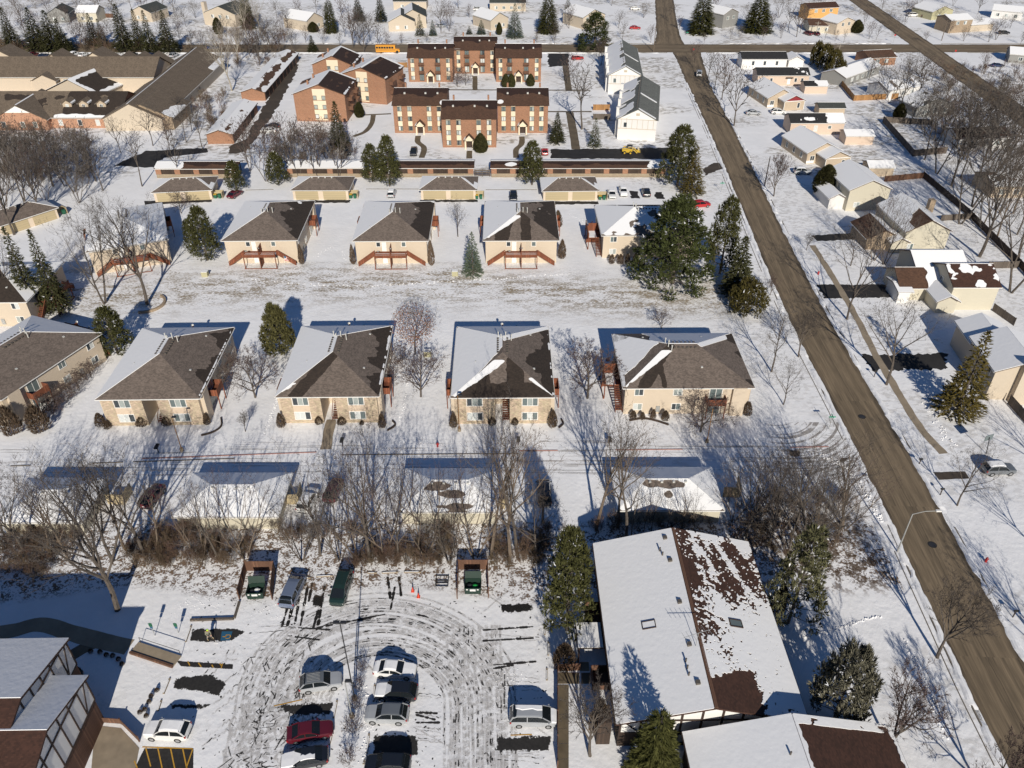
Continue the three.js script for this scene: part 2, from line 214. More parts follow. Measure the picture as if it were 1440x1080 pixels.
pathPx('sidewalk', [[1142, 345], [1160, 372], [1198, 435], [1232, 500], [1262, 550], [1295, 602], [1327, 638]], 1.25, M.concrete, 0.02, 0.16);
pathPx('footpath', [[588, 191], [588, 200], [596, 207], [593, 222]], 1.6, M.concreteWet); pathPx('footpath', [[660, 212], [660, 223]], 1.6, M.concreteWet); pathPx('footpath', [[734, 192], [733, 203], [726, 210], [726, 222]], 1.6, M.concreteWet);
pathPx('footpath', [[668, 107], [668, 126]], 1.7, M.concreteWet); pathPx('footpath', [[560, 126], [830, 127]], 1.1, M.concreteWet); pathPx('footpath', [[801, 158], [806, 185], [810, 210]], 2.4, M.concreteWet); pathPx('footpath', [[795, 92], [800, 128]], 2.2, M.concreteWet);
pathPx('footpath', [[525, 162], [522, 175], [512, 186], [497, 192]], 1.5, M.concreteWet); pathPx('footpath', [[505, 162], [550, 160]], 1.1, M.concreteWet); pathPx('footpath', [[770, 157], [832, 157]], 1.2, M.concreteWet);
pathPx('footpath', [[466, 590], [458, 632]], 1.5, M.concrete, 0.02, 0.3);
// slabs of the walk beside the gabled building, each slab its own piece
{ const g = new THREE.Group(); g.name = numbered('paved_walk'); g.userData = { kind: 'structure' }; scene.add(g);
  const L = pxs([[785, 963], [784, 985], [784, 1005], [784, 1025], [784, 1046], [784, 1068], [784, 1092]]), Rr = pxs([[800, 963], [800, 984], [800, 1004], [800, 1025], [800, 1045], [800, 1067], [800, 1090]]);
  const slab = (q, m) => { const c = q.reduce((s, p) => [s[0] + p[0] / 4, s[1] + p[1] / 4], [0, 0]), s = q.map((p) => V(c[0] + (p[0] - c[0]) * 0.965, 0.05, c[1] + (p[1] - c[1]) * 0.965)); const up = V(0, 1, 0); const n = new THREE.Vector3().subVectors(s[1], s[0]).cross(new THREE.Vector3().subVectors(s[2], s[0])); if (n.y < 0) s.reverse(); mesh('slab', new MB().prism(s, up, 0.05), m, g); };
  for (let i = 0; i < 6; i++) slab([L[i], Rr[i], Rr[i + 1], L[i + 1]], M.concreteWet);
  slab(pxs([[784, 946], [815, 946], [815, 962], [784, 962]]), M.concreteWet); slab(pxs([[817, 946], [830, 946], [831, 962], [817, 962]]), M.concreteWet); slab(pxs([[816, 931], [828, 931], [829, 944], [816, 944]]), M.concrete);
}
patch('patio', [[134, 1020], [170, 1024], [196, 1052], [190, 1085], [128, 1085]], M.concrete, 0.02, 0.03);
pathPx('footpath', [[-20, 893], [20, 886], [55, 878], [100, 890], [150, 903], [182, 910]], 2.0, M.concrete, 0.02, 0.15); pathPx('footpath', [[100, 922], [125, 908], [140, 902]], 1.6, M.concreteWet, 0.018, 0.1);
// lot with bare patches and wheel tracks in the snow: matter drawn in a texture of its own
function overlay(name, x0, z0, x1, z1, W, H, draw, y) {
  const mk = new Float32Array(W * H), gr = new Float32Array(W * H), sx = W / (x1 - x0), sz = H / (z1 - z0);
  const api = {
    seg(a, b, w, val = 1, buf = mk) { const r = w / 2 + 0.06, X0 = Math.max(0, Math.floor((Math.min(a[0], b[0]) - r - x0) * sx)), X1 = Math.min(W - 1, Math.ceil((Math.max(a[0], b[0]) + r - x0) * sx)), Z0 = Math.max(0, Math.floor((Math.min(a[1], b[1]) - r - z0) * sz)), Z1 = Math.min(H - 1, Math.ceil((Math.max(a[1], b[1]) + r - z0) * sz)), dx = b[0] - a[0], dz = b[1] - a[1], l2 = dx * dx + dz * dz || 1e-6; for (let j = Z0; j <= Z1; j++) for (let i = X0; i <= X1; i++) { const X = x0 + i / sx, Z = z0 + j / sz, t = Math.min(1, Math.max(0, ((X - a[0]) * dx + (Z - a[1]) * dz) / l2)), d = Math.hypot(X - a[0] - dx * t, Z - a[1] - dz * t), v = val * sst(w / 2 + 0.05, w / 2 - 0.05, d); if (v > buf[j * W + i]) buf[j * W + i] = v; } },
    line(p, w, val = 1, buf = mk) { for (let i = 0; i < p.length - 1; i++) api.seg(p[i], p[i + 1], w, val, buf); },
    poly(p, val = 1, soft = 0.5) { let X0 = 1e9, X1 = -1e9, Z0 = 1e9, Z1 = -1e9; for (const q of p) { X0 = Math.min(X0, q[0]); X1 = Math.max(X1, q[0]); Z0 = Math.min(Z0, q[1]); Z1 = Math.max(Z1, q[1]); } for (let j = Math.max(0, Math.floor((Z0 - soft - z0) * sz)); j <= Math.min(H - 1, (Z1 + soft - z0) * sz); j++) for (let i = Math.max(0, Math.floor((X0 - soft - x0) * sx)); i <= Math.min(W - 1, (X1 + soft - x0) * sx); i++) { const X = x0 + i / sx, Z = z0 + j / sz; let inn = false, d = 1e9; for (let k = 0, m = p.length - 1; k < p.length; m = k++) { const a = p[k], b = p[m]; if ((a[1] > Z) !== (b[1] > Z) && X < (b[0] - a[0]) * (Z - a[1]) / (b[1] - a[1]) + a[0]) inn = !inn; const dx = b[0] - a[0], dz = b[1] - a[1], t = Math.min(1, Math.max(0, ((X - a[0]) * dx + (Z - a[1]) * dz) / (dx * dx + dz * dz))); d = Math.min(d, Math.hypot(X - a[0] - dx * t, Z - a[1] - dz * t)); } const v = val * sst(-soft, soft, inn ? d : -d); if (v > mk[j * W + i]) mk[j * W + i] = v; } },
    mk, gr,
  };
  const col = draw(api);
  const t = tex(W, H, (u, v, x, y) => col(x0 + (x + 0.5) / sx, z0 + (y + 0.5) / sz, mk[y * W + x], gr[y * W + x]), { clamp: true });
  const g = new THREE.BufferGeometry(); g.setAttribute('position', new THREE.Float32BufferAttribute([x0, y, z0, x0, y, z1, x1, y, z1, x1, y, z0], 3)); g.setAttribute('uv', new THREE.Float32BufferAttribute([0, 0, 0, 1, 1, 1, 1, 0], 2)); g.setIndex([0, 1, 2, 0, 2, 3]); g.computeVertexNormals();
  return struct(name, g, new THREE.MeshStandardMaterial({ map: t, transparent: true, roughness: 0.88 }));
}
overlay('parking_lot', -45, -69, 9, -39.5, 2048, 1120, (o) => {
  const r = RNG(31), W = (x, y) => { const p = G(x, y); return [p.x, p.z]; }, P = (a, v = 1, s = 0.85) => o.poly(pxs(a), v * (s > 0.5 ? 1.12 : 1), s);
  P([[270, 884], [330, 884], [344, 888], [326, 901], [305, 903], [268, 901]]); P([[248, 929], [328, 934], [327, 941], [254, 937]], 1, 0.15); P([[246, 953], [300, 948], [318, 962], [308, 978], [270, 971], [242, 968]], 0.95); P([[238, 989], [296, 990], [288, 998], [242, 997]], 0.85);
  P([[394, 991], [469, 987], [463, 1004], [430, 1006], [400, 1003]], 0.95); P([[526, 1034], [586, 1034], [586, 1062], [524, 1062]], 0.98); P([[700, 1036], [775, 1034], [772, 1056], [696, 1056]], 0.9); P([[704, 850], [741, 848], [752, 855], [742, 861], [706, 861]], 0.95); P([[440, 836], [458, 835], [455, 852], [438, 852]], 0.8); P([[203, 1052], [272, 1052], [272, 1090], [184, 1090]], 1, 0.1);
  const dash = (p, w, den, f = 1.1) => { for (let i = 0; i < p.length - 1; i++) { const n = vn(p[i][0] * f + p[i][1] * 2.3, p[i][1] * f - p[i][0]); if (n > 1 - den) o.seg(p[i], p[i + 1], w * (0.5 + r()), 0.62 + 0.5 * r()); else o.seg(p[i], p[i + 1], w * 1.2, 0.5 + 0.4 * r(), o.gr); } };
  for (let k = 0; k < 26; k++) {                                          // wheel tracks curving round the island
    const Rr = 92 + 92 * r(), q = [], ph = 0.02 + r() * 0.5, pe = 3.12 - r() * 0.9, cx = 535 + (r() - 0.5) * 14;
    if (r() < 0.8) for (let y = 1084; y > 985; y -= 3) q.push(W(cx + Rr * Math.cos(ph) + (r() - 0.5) * 0.5 + (1010 - y) * 0.0, y + 3));
    for (let a = ph; a < pe; a += 0.028) q.push(W(cx + Rr * Math.cos(a), 1000 - Rr * 0.83 * Math.sin(a)));
    const ex = cx + Rr * Math.cos(pe), ey = 1000 - Rr * 0.83 * Math.sin(pe); for (let t = 0; t < 1; t += 0.03) q.push(W(ex - t * (30 + 60 * r()) * 0.4, ey + t * 110));
    dash(q, 0.10, 0.17 + 0.2 * r()); o.line(q, 0.3, 0.55, o.gr); const off = 1.45; const q2 = q.map((p, i) => { const m = q[Math.min(i + 1, q.length - 1)], l = q[Math.max(0, i - 1)], dx = m[0] - l[0], dz = m[1] - l[1], d = Math.hypot(dx, dz) || 1; return [p[0] - dz / d * off, p[1] + dx / d * off]; }); if (k % 2) { dash(q2, 0.10, 0.17 + 0.2 * r()); o.line(q2, 0.3, 0.55, o.gr); }
  }
  for (let k = 0; k < 34; k++) { const x = 282 + r() * 130, y = 900 + r() * 190, q = []; for (let t = 0; t < 1; t += 0.06) q.push(W(x + t * 46 + 3 * Math.sin(t * 2), y - t * (30 + 18 * r()))); dash(q, 0.10, 0.27, 1.9); o.line(q, 0.26, 0.26, o.gr); }
  for (let k = 0; k < 46; k++) { const side = k % 3, y = 880 + r() * 200, q = [], x0 = side === 0 ? 700 : side === 1 ? 585 : 360, len = side === 1 ? 36 : 60; for (let t = 0; t < 1; t += 0.08) q.push(W(x0 + t * len, y + 4 * t * (r() - 0.5) + (side === 2 ? -6 * t : 4 * t))); dash(q, 0.08, 0.34, 2.4); }
  for (let k = 0; k < 26; k++) { const x = 690 + 8 * r(), q = []; for (let y = 880; y < 1088; y += 4) q.push(W(630 + (k % 13) * 6.4 + 4 * Math.sin(y * 0.02 + k), y)); dash(q, 0.09, 0.14, 1.3); o.line(q, 0.3, 0.45, o.gr); }
  for (const [a, b] of [[[405, 851], [396, 882]], [[412, 850], [404, 880]], [[425, 820], [414, 880]], [[433, 822], [422, 882]], [[439, 820], [434, 846]], [[457, 820], [447, 880]], [[451, 846], [440, 884]], [[545, 812], [549, 842]], [[561, 812], [564, 838]], [[555, 826], [549, 858]]]) { const q = []; for (let t = 0; t <= 1.001; t += 0.08) q.push(W(a[0] + (b[0] - a[0]) * t, a[1] + (b[1] - a[1]) * t)); dash(q, 0.3, 0.72, 2.2); }
  for (const [a, b] of [[[398, 881], [470, 886]], [[440, 884], [545, 863]], [[575, 862], [600, 867]], [[405, 894], [450, 900]], [[680, 886], [752, 881]], [[680, 901], [752, 897]], [[694, 935], [755, 930]], [[694, 940], [722, 935]], [[585, 1002], [615, 1003]], [[585, 1005], [612, 1012]], [[585, 1016], [618, 1016]]]) { const q = []; for (let t = 0; t <= 1.001; t += 0.06) q.push(W(a[0] + (b[0] - a[0]) * t, a[1] + (b[1] - a[1]) * t)); dash(q, 0.24, 0.75, 1.4); }
  for (let k = 0; k < 420; k++) { const p = W(270 + r() * 500, 840 + r() * 240); o.seg(p, [p[0] + (r() - 0.5) * 0.3, p[1] + (r() - 0.5) * 0.3], 0.08 + 0.14 * r() * r(), 0.9); }
  for (let k = 0; k < 9; k++) { let x = 400 + r() * 330, y = 850 + r() * 180, dx = (r() - 0.5) * 5, dy = (r() - 0.5) * 4; for (let i = 0; i < 26; i++) { const p = W(x += dx, y += dy); o.seg(p, [p[0] + 0.18, p[1]], 0.1, 0.8, o.gr); } }
  return (X, Z, m, g) => {
    const n = fbm(X * 2.6, Z * 2.6, 4) * 0.7 + fbm(X * 9, Z * 9, 2) * 0.3, k = sst(0.52, 0.62, m * (0.45 + 1.1 * n)), lotN = fbm(X * 0.3 + 5, Z * 0.3, 3), t = 0.6 + 0.9 * fbm(X * 5, Z * 5, 3);
    const slush = Math.max(g * 0.62 * sst(0.3, 0.7, n + 0.08), 0.10 * sst(0.45, 0.7, lotN) * sst(0.4, 0.8, n)), a = Math.max(k, slush);
    const d = k > 0.5 ? [0.021 * t, 0.019 * t, 0.0175 * t] : [0.36, 0.33, 0.30]; return [d[0], d[1], d[2], a];
  };
}, 0.008);
// yellow stall lines and the blue emblem
{ const mk = (name, px, m, y = 0.02) => struct(name, flat(pxs(px), y), m), ln = (a, b, w = 1.3) => { const p = G(...a), q = G(...b), d = V(q.x - p.x, 0, q.z - p.z).normalize().multiplyScalar(0.06), s = [d.z, -d.x]; struct('painted_line', flat([[p.x - s[0], p.z - s[1]], [q.x - s[0], q.z - s[1]], [q.x + s[0], q.z + s[1]], [p.x + s[0], p.z + s[1]]], 0.024), M.yellow); };
  ln([200, 1050.5], [271, 1053]); for (const [a, b] of [[[205, 1052], [212, 1078]], [[222, 1052], [228, 1080]], [[240, 1053], [246, 1082]], [[257, 1053], [263, 1082]], [[271, 1054], [262, 1080]], [[189, 1070], [193, 1080]]]) ln(a, b);
  for (const [a, b] of [[[264, 930], [267, 936]], [[279, 932], [283, 938]], [[298, 935], [300, 939]], [[313, 933], [311, 940]], [[309, 933], [312, 937]]]) ln(a, b); ln([718, 1034], [748, 1033]); ln([385, 993], [425, 984]);
  mk('painted_marking', [[312, 888], [327, 888], [323, 901], [310, 901]], M.blueMark, 0.016);
  const b = new MB(), c = G(320.5, 895.5); for (let i = 0; i < 14; i++) { const a0 = -2.4 + i * 0.34, a1 = a0 + 0.34, q = (a, r) => V(c.x + Math.cos(a) * r, 0.021, c.z + Math.sin(a) * r * 0.9); b.quad(q(a0, 0.24), q(a0, 0.34), q(a1, 0.34), q(a1, 0.24)); } b.box(c.x - 0.62, 0.019, c.z - 0.06, c.x - 0.2, 0.021, c.z + 0.05); b.box(c.x - 0.3, 0.019, c.z - 0.3, c.x - 0.2, 0.021, c.z + 0.02);
  struct('painted_marking', b, M.yellow);
}
// service drive of packed snow, leaf litter of the hedgerow, thin snow on the grass
overlay('service_drive', -110, -98, 52, -82, 2048, 256, () => (X, Z) => { const l = Math.abs(Z + 89.6 + 0.9 * Math.sin(X * 0.02)), st = vn(X * 0.08, Z * 5) * 0.6 + vn(X * 0.35 + 9, Z * 9) * 0.4; return [0.36, 0.325, 0.29, 0.5 * sst(0.55, 0.85, st) * sst(5.2, 2.5, l)]; }, 0.008);
overlay('leaf_litter', -120, -87, 48, -60, 2048, 420, () => (X, Z) => {
  const e = sst(-60, -40, X) , top = -77.6 + 1.3 * Math.sin(X * 0.13), bot = X < 12 ? -64.6 + 1.2 * Math.sin(X * 0.19 + 1) : -69 + 0.2 * (X - 30), band = sst(top - 1, top + 2.4, Z) * sst(bot + 1.0, bot - 1.2, Z), n = fbm(X * 1.6, Z * 1.9, 5), n2 = fbm(X * 7, Z * 7, 3), m = band * sst(0.45, 0.60, n * 0.45 + n2 * 0.55 - 0.03), t = 0.55 + 0.9 * fbm(X * 7, Z * 7, 2); return [0.16 * t, 0.105 * t, 0.066 * t, Math.min(0.93, m * 1.05)];
}, 0.008);
overlay('leaf_litter', 26, -84, 50, -62, 512, 460, () => (X, Z) => { const band = sst(28, 32, X) * sst(48.5, 45, X) * sst(-83, -79, Z) * sst(-63.5, -67, Z), n = fbm(X * 1.3, Z * 1.3, 4) * 0.6 + fbm(X * 4.2, Z * 4.2, 3) * 0.4, t = 0.6 + 0.8 * fbm(X * 6, Z * 6, 2); return [0.17 * t, 0.115 * t, 0.075 * t, 0.85 * band * sst(0.48, 0.62, n)]; }, 0.008);
overlay('lawn', -100, -152, 46, -118, 2048, 512, () => (X, Z) => {
  const c = -140 + 3 * Math.sin(X * 0.05), band = Math.exp(-(((Z - c) / 7.5) ** 2)) + 0.5 * Math.exp(-(((Z + 147.5) / 2) ** 2)) * sst(0.5, 0.7, fbm(X * 0.2, 4, 2)), n = fbm(X * 0.3, Z * 0.9, 3) * 0.42 + fbm(X * 3.4, Z * 8, 3) * 0.58, p = band * sst(0.42, 0.68, n); const t = 0.7 + 0.6 * fbm(X * 5, Z * 5, 2); return [0.30 * t, 0.225 * t, 0.125 * t, 0.72 * p * sst(-100, -92, X) * sst(46, 38, X)];
}, 0.008);
overlay('driveway', 36, -98, 54, -80, 512, 512, () => (X, Z) => { const rr = Math.hypot(X - 41, Z + 101.5), a = vn(rr * 4.4, 2.1) * 0.65 + vn(rr * 9, X * 0.6) * 0.35, w = sst(3.4, 5, rr) * sst(19, 15.5, rr) * sst(51.8, 50.6, X) * sst(37, 42, X); return [0.24, 0.205, 0.17, 0.5 * w * sst(0.5, 0.72, a * (0.55 + 0.9 * fbm(X * 0.9, Z * 0.9, 3)))]; }, 0.010);
overlay('lawn', -260, -450, 300, -196, 2048, 930, () => (X, Z) => { const n = fbm(X * 0.045, Z * 0.07, 3), f = fbm(X * 0.9, Z * 1.6, 4), t = 0.7 + 0.6 * fbm(X * 2, Z * 2, 2), e = sst(-260, -240, X) * sst(300, 280, X) * sst(-450, -440, Z) * sst(-196, -206, Z); return [0.30 * t, 0.25 * t, 0.18 * t, 0.45 * e * sst(0.46, 0.66, n) * sst(0.44, 0.66, f)]; }, 0.006);
overlay('lawn', -60, -230, 150, -40, 2048, 1850, () => (X, Z) => { const n = fbm(X * 0.06 + 9, Z * 0.08, 3), f = fbm(X * 1.3, Z * 2.0, 4), t = 0.8 + 0.4 * fbm(X * 3, Z * 3, 2), e = sst(12, 30, X) * sst(150, 140, X) * sst(-230, -215, Z) * sst(-40, -44, Z); return [0.46 * t, 0.43 * t, 0.39 * t, 0.22 * e * sst(0.44, 0.62, n) * sst(0.44, 0.68, f)]; }, 0.0055);
// kerbs of the apartment drives, red where painted
for (const [a, m, g] of [[[[0, 656], [330, 645]], M.kerb, 2], [[[200, 645], [445, 636]], M.redPaint, 0], [[[480, 640], [730, 638]], M.kerb, 5], [[[730, 634], [960, 632]], M.redPaint, 6], [[[960, 633], [1165, 628]], M.redPaint, 8], [[[330, 268], [408, 266]], M.kerb, 3], [[[515, 266], [590, 266]], M.kerb, 0], [[[683, 267], [755, 267]], M.kerb, 0]]) kerbLine(pxs(a), 0.14, 0.09, m, 'kerb', g);

// ---------------------------------------------------------------- building kit
function slopeOf(pts) { const O = pts[0], U = new THREE.Vector3().subVectors(pts[1], O).normalize(), N = U.clone().cross(new THREE.Vector3().subVectors(pts[pts.length - 1], O)).normalize(), W = N.clone().cross(U); const q = pts.map((p) => { const d = new THREE.Vector3().subVectors(p, O); return [d.dot(U), d.dot(W)]; }); return { pts, O, U, N, W, q, L: q[1][0], H: Math.max(...q.map((p) => p[1])) }; }
// marching squares over a roof slope: everything where fn > 0 becomes a layer lifted by th (snow, or wet shingles)
function layer(s, fn, th, cell, name, m, parent) {
  const { q } = s, x0 = Math.min(...q.map((p) => p[0])) - cell, x1 = Math.max(...q.map((p) => p[0])) + cell, nx = Math.ceil((x1 - x0) / cell), ny = Math.ceil((s.H + 2 * cell) / cell), f = new Float32Array((nx + 1) * (ny + 1)), b = new MB();
  const inn = (x, y) => { let d = 1e9; for (let i = 0; i < q.length; i++) { const a = q[i], c = q[(i + 1) % q.length], l = Math.hypot(c[0] - a[0], c[1] - a[1]); d = Math.min(d, ((c[0] - a[0]) * (y - a[1]) - (c[1] - a[1]) * (x - a[0])) / l); } return d; };
  for (let j = 0; j <= ny; j++) for (let i = 0; i <= nx; i++) { const x = x0 + i * cell, y = -cell + j * cell; let v = Math.min(inn(x, y) - 0.02, fn(x, y, s.L, s.H, inn)); if (Math.abs(v) < 1e-4) v = 1e-4; f[j * (nx + 1) + i] = v; }
  const P = (x, y, k) => s.O.clone().addScaledVector(s.U, x).addScaledVector(s.W, y).addScaledVector(s.N, k);
  for (let j = 0; j < ny; j++) for (let i = 0; i < nx; i++) {
    const c = [[i, j], [i + 1, j], [i + 1, j + 1], [i, j + 1]], v = c.map(([a, d]) => f[d * (nx + 1) + a]); if (v.every((t) => t < 0)) continue;
    if (v.every((t) => t > 0)) { let e = i; while (e + 1 < nx && [[e + 1, j], [e + 2, j], [e + 2, j + 1], [e + 1, j + 1]].every(([a, d]) => f[d * (nx + 1) + a] > 0)) e++; const X0 = x0 + i * cell, X1 = x0 + (e + 1) * cell, Y0 = -cell + j * cell; b.quad(P(X0, Y0, th), P(X1, Y0, th), P(X1, Y0 + cell, th), P(X0, Y0 + cell, th)); i = e; continue; }
    const poly = [], cut = []; for (let k = 0; k < 4; k++) { const a = c[k], d = c[(k + 1) % 4], va = v[k], vb = v[(k + 1) % 4], A = [x0 + a[0] * cell, -cell + a[1] * cell], B = [x0 + d[0] * cell, -cell + d[1] * cell]; if (va > 0) poly.push(A); if (va > 0 !== vb > 0) { const t = va / (va - vb), p = [A[0] + (B[0] - A[0]) * t, A[1] + (B[1] - A[1]) * t]; p.out = va > 0; poly.push(p); cut.push(p); } }
    b.poly(poly.map((p) => P(p[0], p[1], th)));
    if (th > 0.02) for (let k = 0; k < poly.length; k++) { const p = poly[k], r = poly[(k + 1) % poly.length]; if (p.out === true && r.out === false) b.quad(P(p[0], p[1], -0.01), P(r[0], r[1], -0.01), P(r[0], r[1], th), P(p[0], p[1], th)); }
  }
  if (b.p.length) mesh(name, b, m, parent).userData.kind = 'stuff';
}
let snowSeed = 1;
const nz = (k, x, y, f = 0.8) => (fbm(x * f + k * 13.7, y * f + k * 5.1, 4) - 0.5) * 2;
function vol(parent, o) {                            // walls + roof, baked at o.x, o.y, o.z in the parent's frame
  const { x = 0, y = 0, z = 0, w, d, h, roof = 'gx', rise = 2, ov = 0.45, wall = M.peach, roofM = M.roofTaupe, snow = {}, th = 0.16, noWall = false, cell = 0.4, wet = {}, wetM = M.roofWet, gableM } = o;
  const X0 = x - w / 2, X1 = x + w / 2, Z0 = z - d / 2, Z1 = z + d / 2, Y = y + h;
  if (!noWall) {
    const b = new MB(), gb = gableM ? new MB() : b; b.box(X0, y - 0.3, Z0, X1, Y, Z1);
    if (roof === 'gx') { const e = rise * ov / (d / 2 + ov) - 0.1, t = rise - th - 0.05; gb.poly([V(X1, Y, Z1), V(X1, Y, Z0), V(X1, Y + e, Z0), V(X1, Y + t, z), V(X1, Y + e, Z1)]); gb.poly([V(X0, Y, Z0), V(X0, Y, Z1), V(X0, Y + e, Z1), V(X0, Y + t, z), V(X0, Y + e, Z0)]); }
    if (roof === 'gz') { const e = rise * ov / (w / 2 + ov) - 0.1, t = rise - th - 0.05; gb.poly([V(X0, Y, Z1), V(X1, Y, Z1), V(X1, Y + e, Z1), V(x, Y + t, Z1), V(X0, Y + e, Z1)]); gb.poly([V(X1, Y, Z0), V(X0, Y, Z0), V(X0, Y + e, Z0), V(x, Y + t, Z0), V(X1, Y + e, Z0)]); }
    mesh('wall', b, wall, parent); if (gableM) mesh('gable_wall', gb, gableM, parent);
  }
  const a0 = X0 - ov, a1 = X1 + ov, c0 = Z0 - ov, c1 = Z1 + ov, S = {};
  const fl = V(a0, Y, c1), fr = V(a1, Y, c1), bl = V(a0, Y, c0), br = V(a1, Y, c0), T = Y + rise;
  if (roof === 'gx') { const l = V(a0, T, z), r = V(a1, T, z); S.f = slopeOf([fl, fr, r, l]); S.b = slopeOf([br, bl, l, r]); }
  else if (roof === 'gz') { const f = V(x, T, c1), k = V(x, T, c0); S.l = slopeOf([bl, fl, f, k]); S.r = slopeOf([fr, br, k, f]); }
  else if (roof === 'hip') {
    const W = a1 - a0, D = c1 - c0;
    if (D >= W) { const f = V(x, T, c1 - W / 2), k = V(x, T, c0 + W / 2); S.f = slopeOf([fl, fr, f]); S.b = slopeOf([br, bl, k]); S.l = slopeOf([bl, fl, f, k]); S.r = slopeOf([fr, br, k, f]); }
    else { const l = V(a0 + D / 2, T, z), r = V(a1 - D / 2, T, z); S.f = slopeOf([fl, fr, r, l]); S.b = slopeOf([br, bl, l, r]); S.l = slopeOf([bl, fl, l]); S.r = slopeOf([fr, br, r]); }
  } else if (roof === 'shed') { S.f = slopeOf([fl, fr, V(a1, T, c0), V(a0, T, c0)]); }
  const rb = new MB(); for (const k in S) rb.prism(S[k].pts, S[k].N, th);
  const roofO = mesh('roof', rb, roofM, parent);
  if (o.gutter !== 0) for (const k in S) { const gb = new MB(); const [a, c] = S[k].pts, n = V(S[k].N.x, 0, S[k].N.z).normalize().multiplyScalar(0.045), e = (p) => p.clone().add(n).add(V(0, -0.11, 0)); gb.beam(e(a), e(c), 0.09, 0.11); mesh('gutter', gb, o.gutter || M.trimWhite, roofO); }
  for (const k in S) {
    const ss = snowSeed++;
    if (wet[k]) layer(S[k], (u, v, L, H, inn) => wet[k](u, v, L, H, inn) + 0.35 * nz(ss + 40, u, v, 1.1), 0.006, cell, 'damp_shingles', wetM, roofO);
    const f = snow[k]; if (!f) continue;
    if (f === 'full') { const c = S[k].pts.reduce((s, p) => s.addScaledVector(p, 1 / S[k].pts.length), V(0, 0, 0)); mesh('snow_layer', new MB().prism(S[k].pts.map((p) => c.clone().addScaledVector(new THREE.Vector3().subVectors(p, c), 0.997).addScaledVector(S[k].N, 0.08)), S[k].N, 0.075), M.roofSnow, roofO); }
    else layer(S[k], (u, v, L, H, inn) => f(u, v, L, H, inn, ss), 0.07, cell, 'snow_layer', M.roofSnow, roofO);
  }
  return { parent, x, y, z, w, d, h, roofO, S, T };
}
const geoCache = {};
const cached = (k, fn) => geoCache[k] || (geoCache[k] = fn());
function onFace(o, v, f, cx, y, out = 0) { if (f === 'f') { o.position.set(v.x + cx, v.y + y, v.z + v.d / 2 + out); } else if (f === 'b') { o.position.set(v.x - cx, v.y + y, v.z - v.d / 2 - out); o.rotation.y = Math.PI; } else if (f === 'r') { o.position.set(v.x + v.w / 2 + out, v.y + y, v.z - cx); o.rotation.y = Math.PI / 2; } else { o.position.set(v.x - v.w / 2 - out, v.y + y, v.z + cx); o.rotation.y = -Math.PI / 2; } return o; }
const panes = [M.glass, M.glassMid, M.glassCurtain, M.glassPale, M.glassMid];
let winN = 0;
function win(v, f, cx, y, w, h, { n = 2, pane, trim = M.trimWhite, out = 0 } = {}) {
  const k = `${w}_${h}_${n}`, fr = cached('wf' + k, () => { const b = new MB(), t = 0.09; b.box(-w / 2 - t, 0, 0, -w / 2, h, 0.06); b.box(w / 2, 0, 0, w / 2 + t, h, 0.06); b.box(-w / 2 - t, -t, 0, w / 2 + t, 0, 0.07); b.box(-w / 2 - t, h, 0, w / 2 + t, h + t, 0.065); for (let i = 1; i < n; i++) b.box(-w / 2 + w * i / n - 0.035, 0, 0, -w / 2 + w * i / n + 0.035, h, 0.05); return b.geo(); });
  const o = onFace(mesh('window', fr, trim, v.parent), v, f, cx, y, out);
  const each = cached('wp' + k, () => new MB().box(-w / n / 2 + 0.04, 0.005, 0, w / n / 2 - 0.04, h - 0.005, 0.025).geo());
  for (let i = 0; i < n; i++) { winN++; const p = mesh('pane', each, pane && (n < 3 || i === 1) ? pane : panes[Math.floor(hash(winN, 7) * 5)], o); p.position.x = -w / 2 + w * (i + 0.5) / n; }
  return o;
}
function door(v, f, cx, y, w, h, m = M.trimWhite, out = 0) { const g = cached(`d${w}_${h}`, () => new MB().box(-w / 2, 0, 0, w / 2, h, 0.05).geo()), o = onFace(mesh('door', g, m, v.parent), v, f, cx, y, out); const k = mesh('handle', cached('dh', () => new MB().box(-0.03, -0.03, 0, 0.03, 0.03, 0.06).geo()), M.darkMetal, o); k.position.set(w * 0.38, h * 0.47, 0.05); return o; }
function bld(name, label, cat, fl, fr, h, d, ov = 0.45, group) { const A = G(...fl, h), B = G(...fr, h), w = Math.hypot(B.x - A.x, B.z - A.z), rot = Math.atan2(-(B.z - A.z), B.x - A.x), k = d / 2 + ov; const t = thing(name, label, cat, (A.x + B.x) / 2 - Math.sin(rot) * k, (A.z + B.z) / 2 - Math.cos(rot) * k, rot, group); return { t, w: w - 2 * ov, d, h, ov, rot }; }
const R = (d) => d * Math.PI / 180;

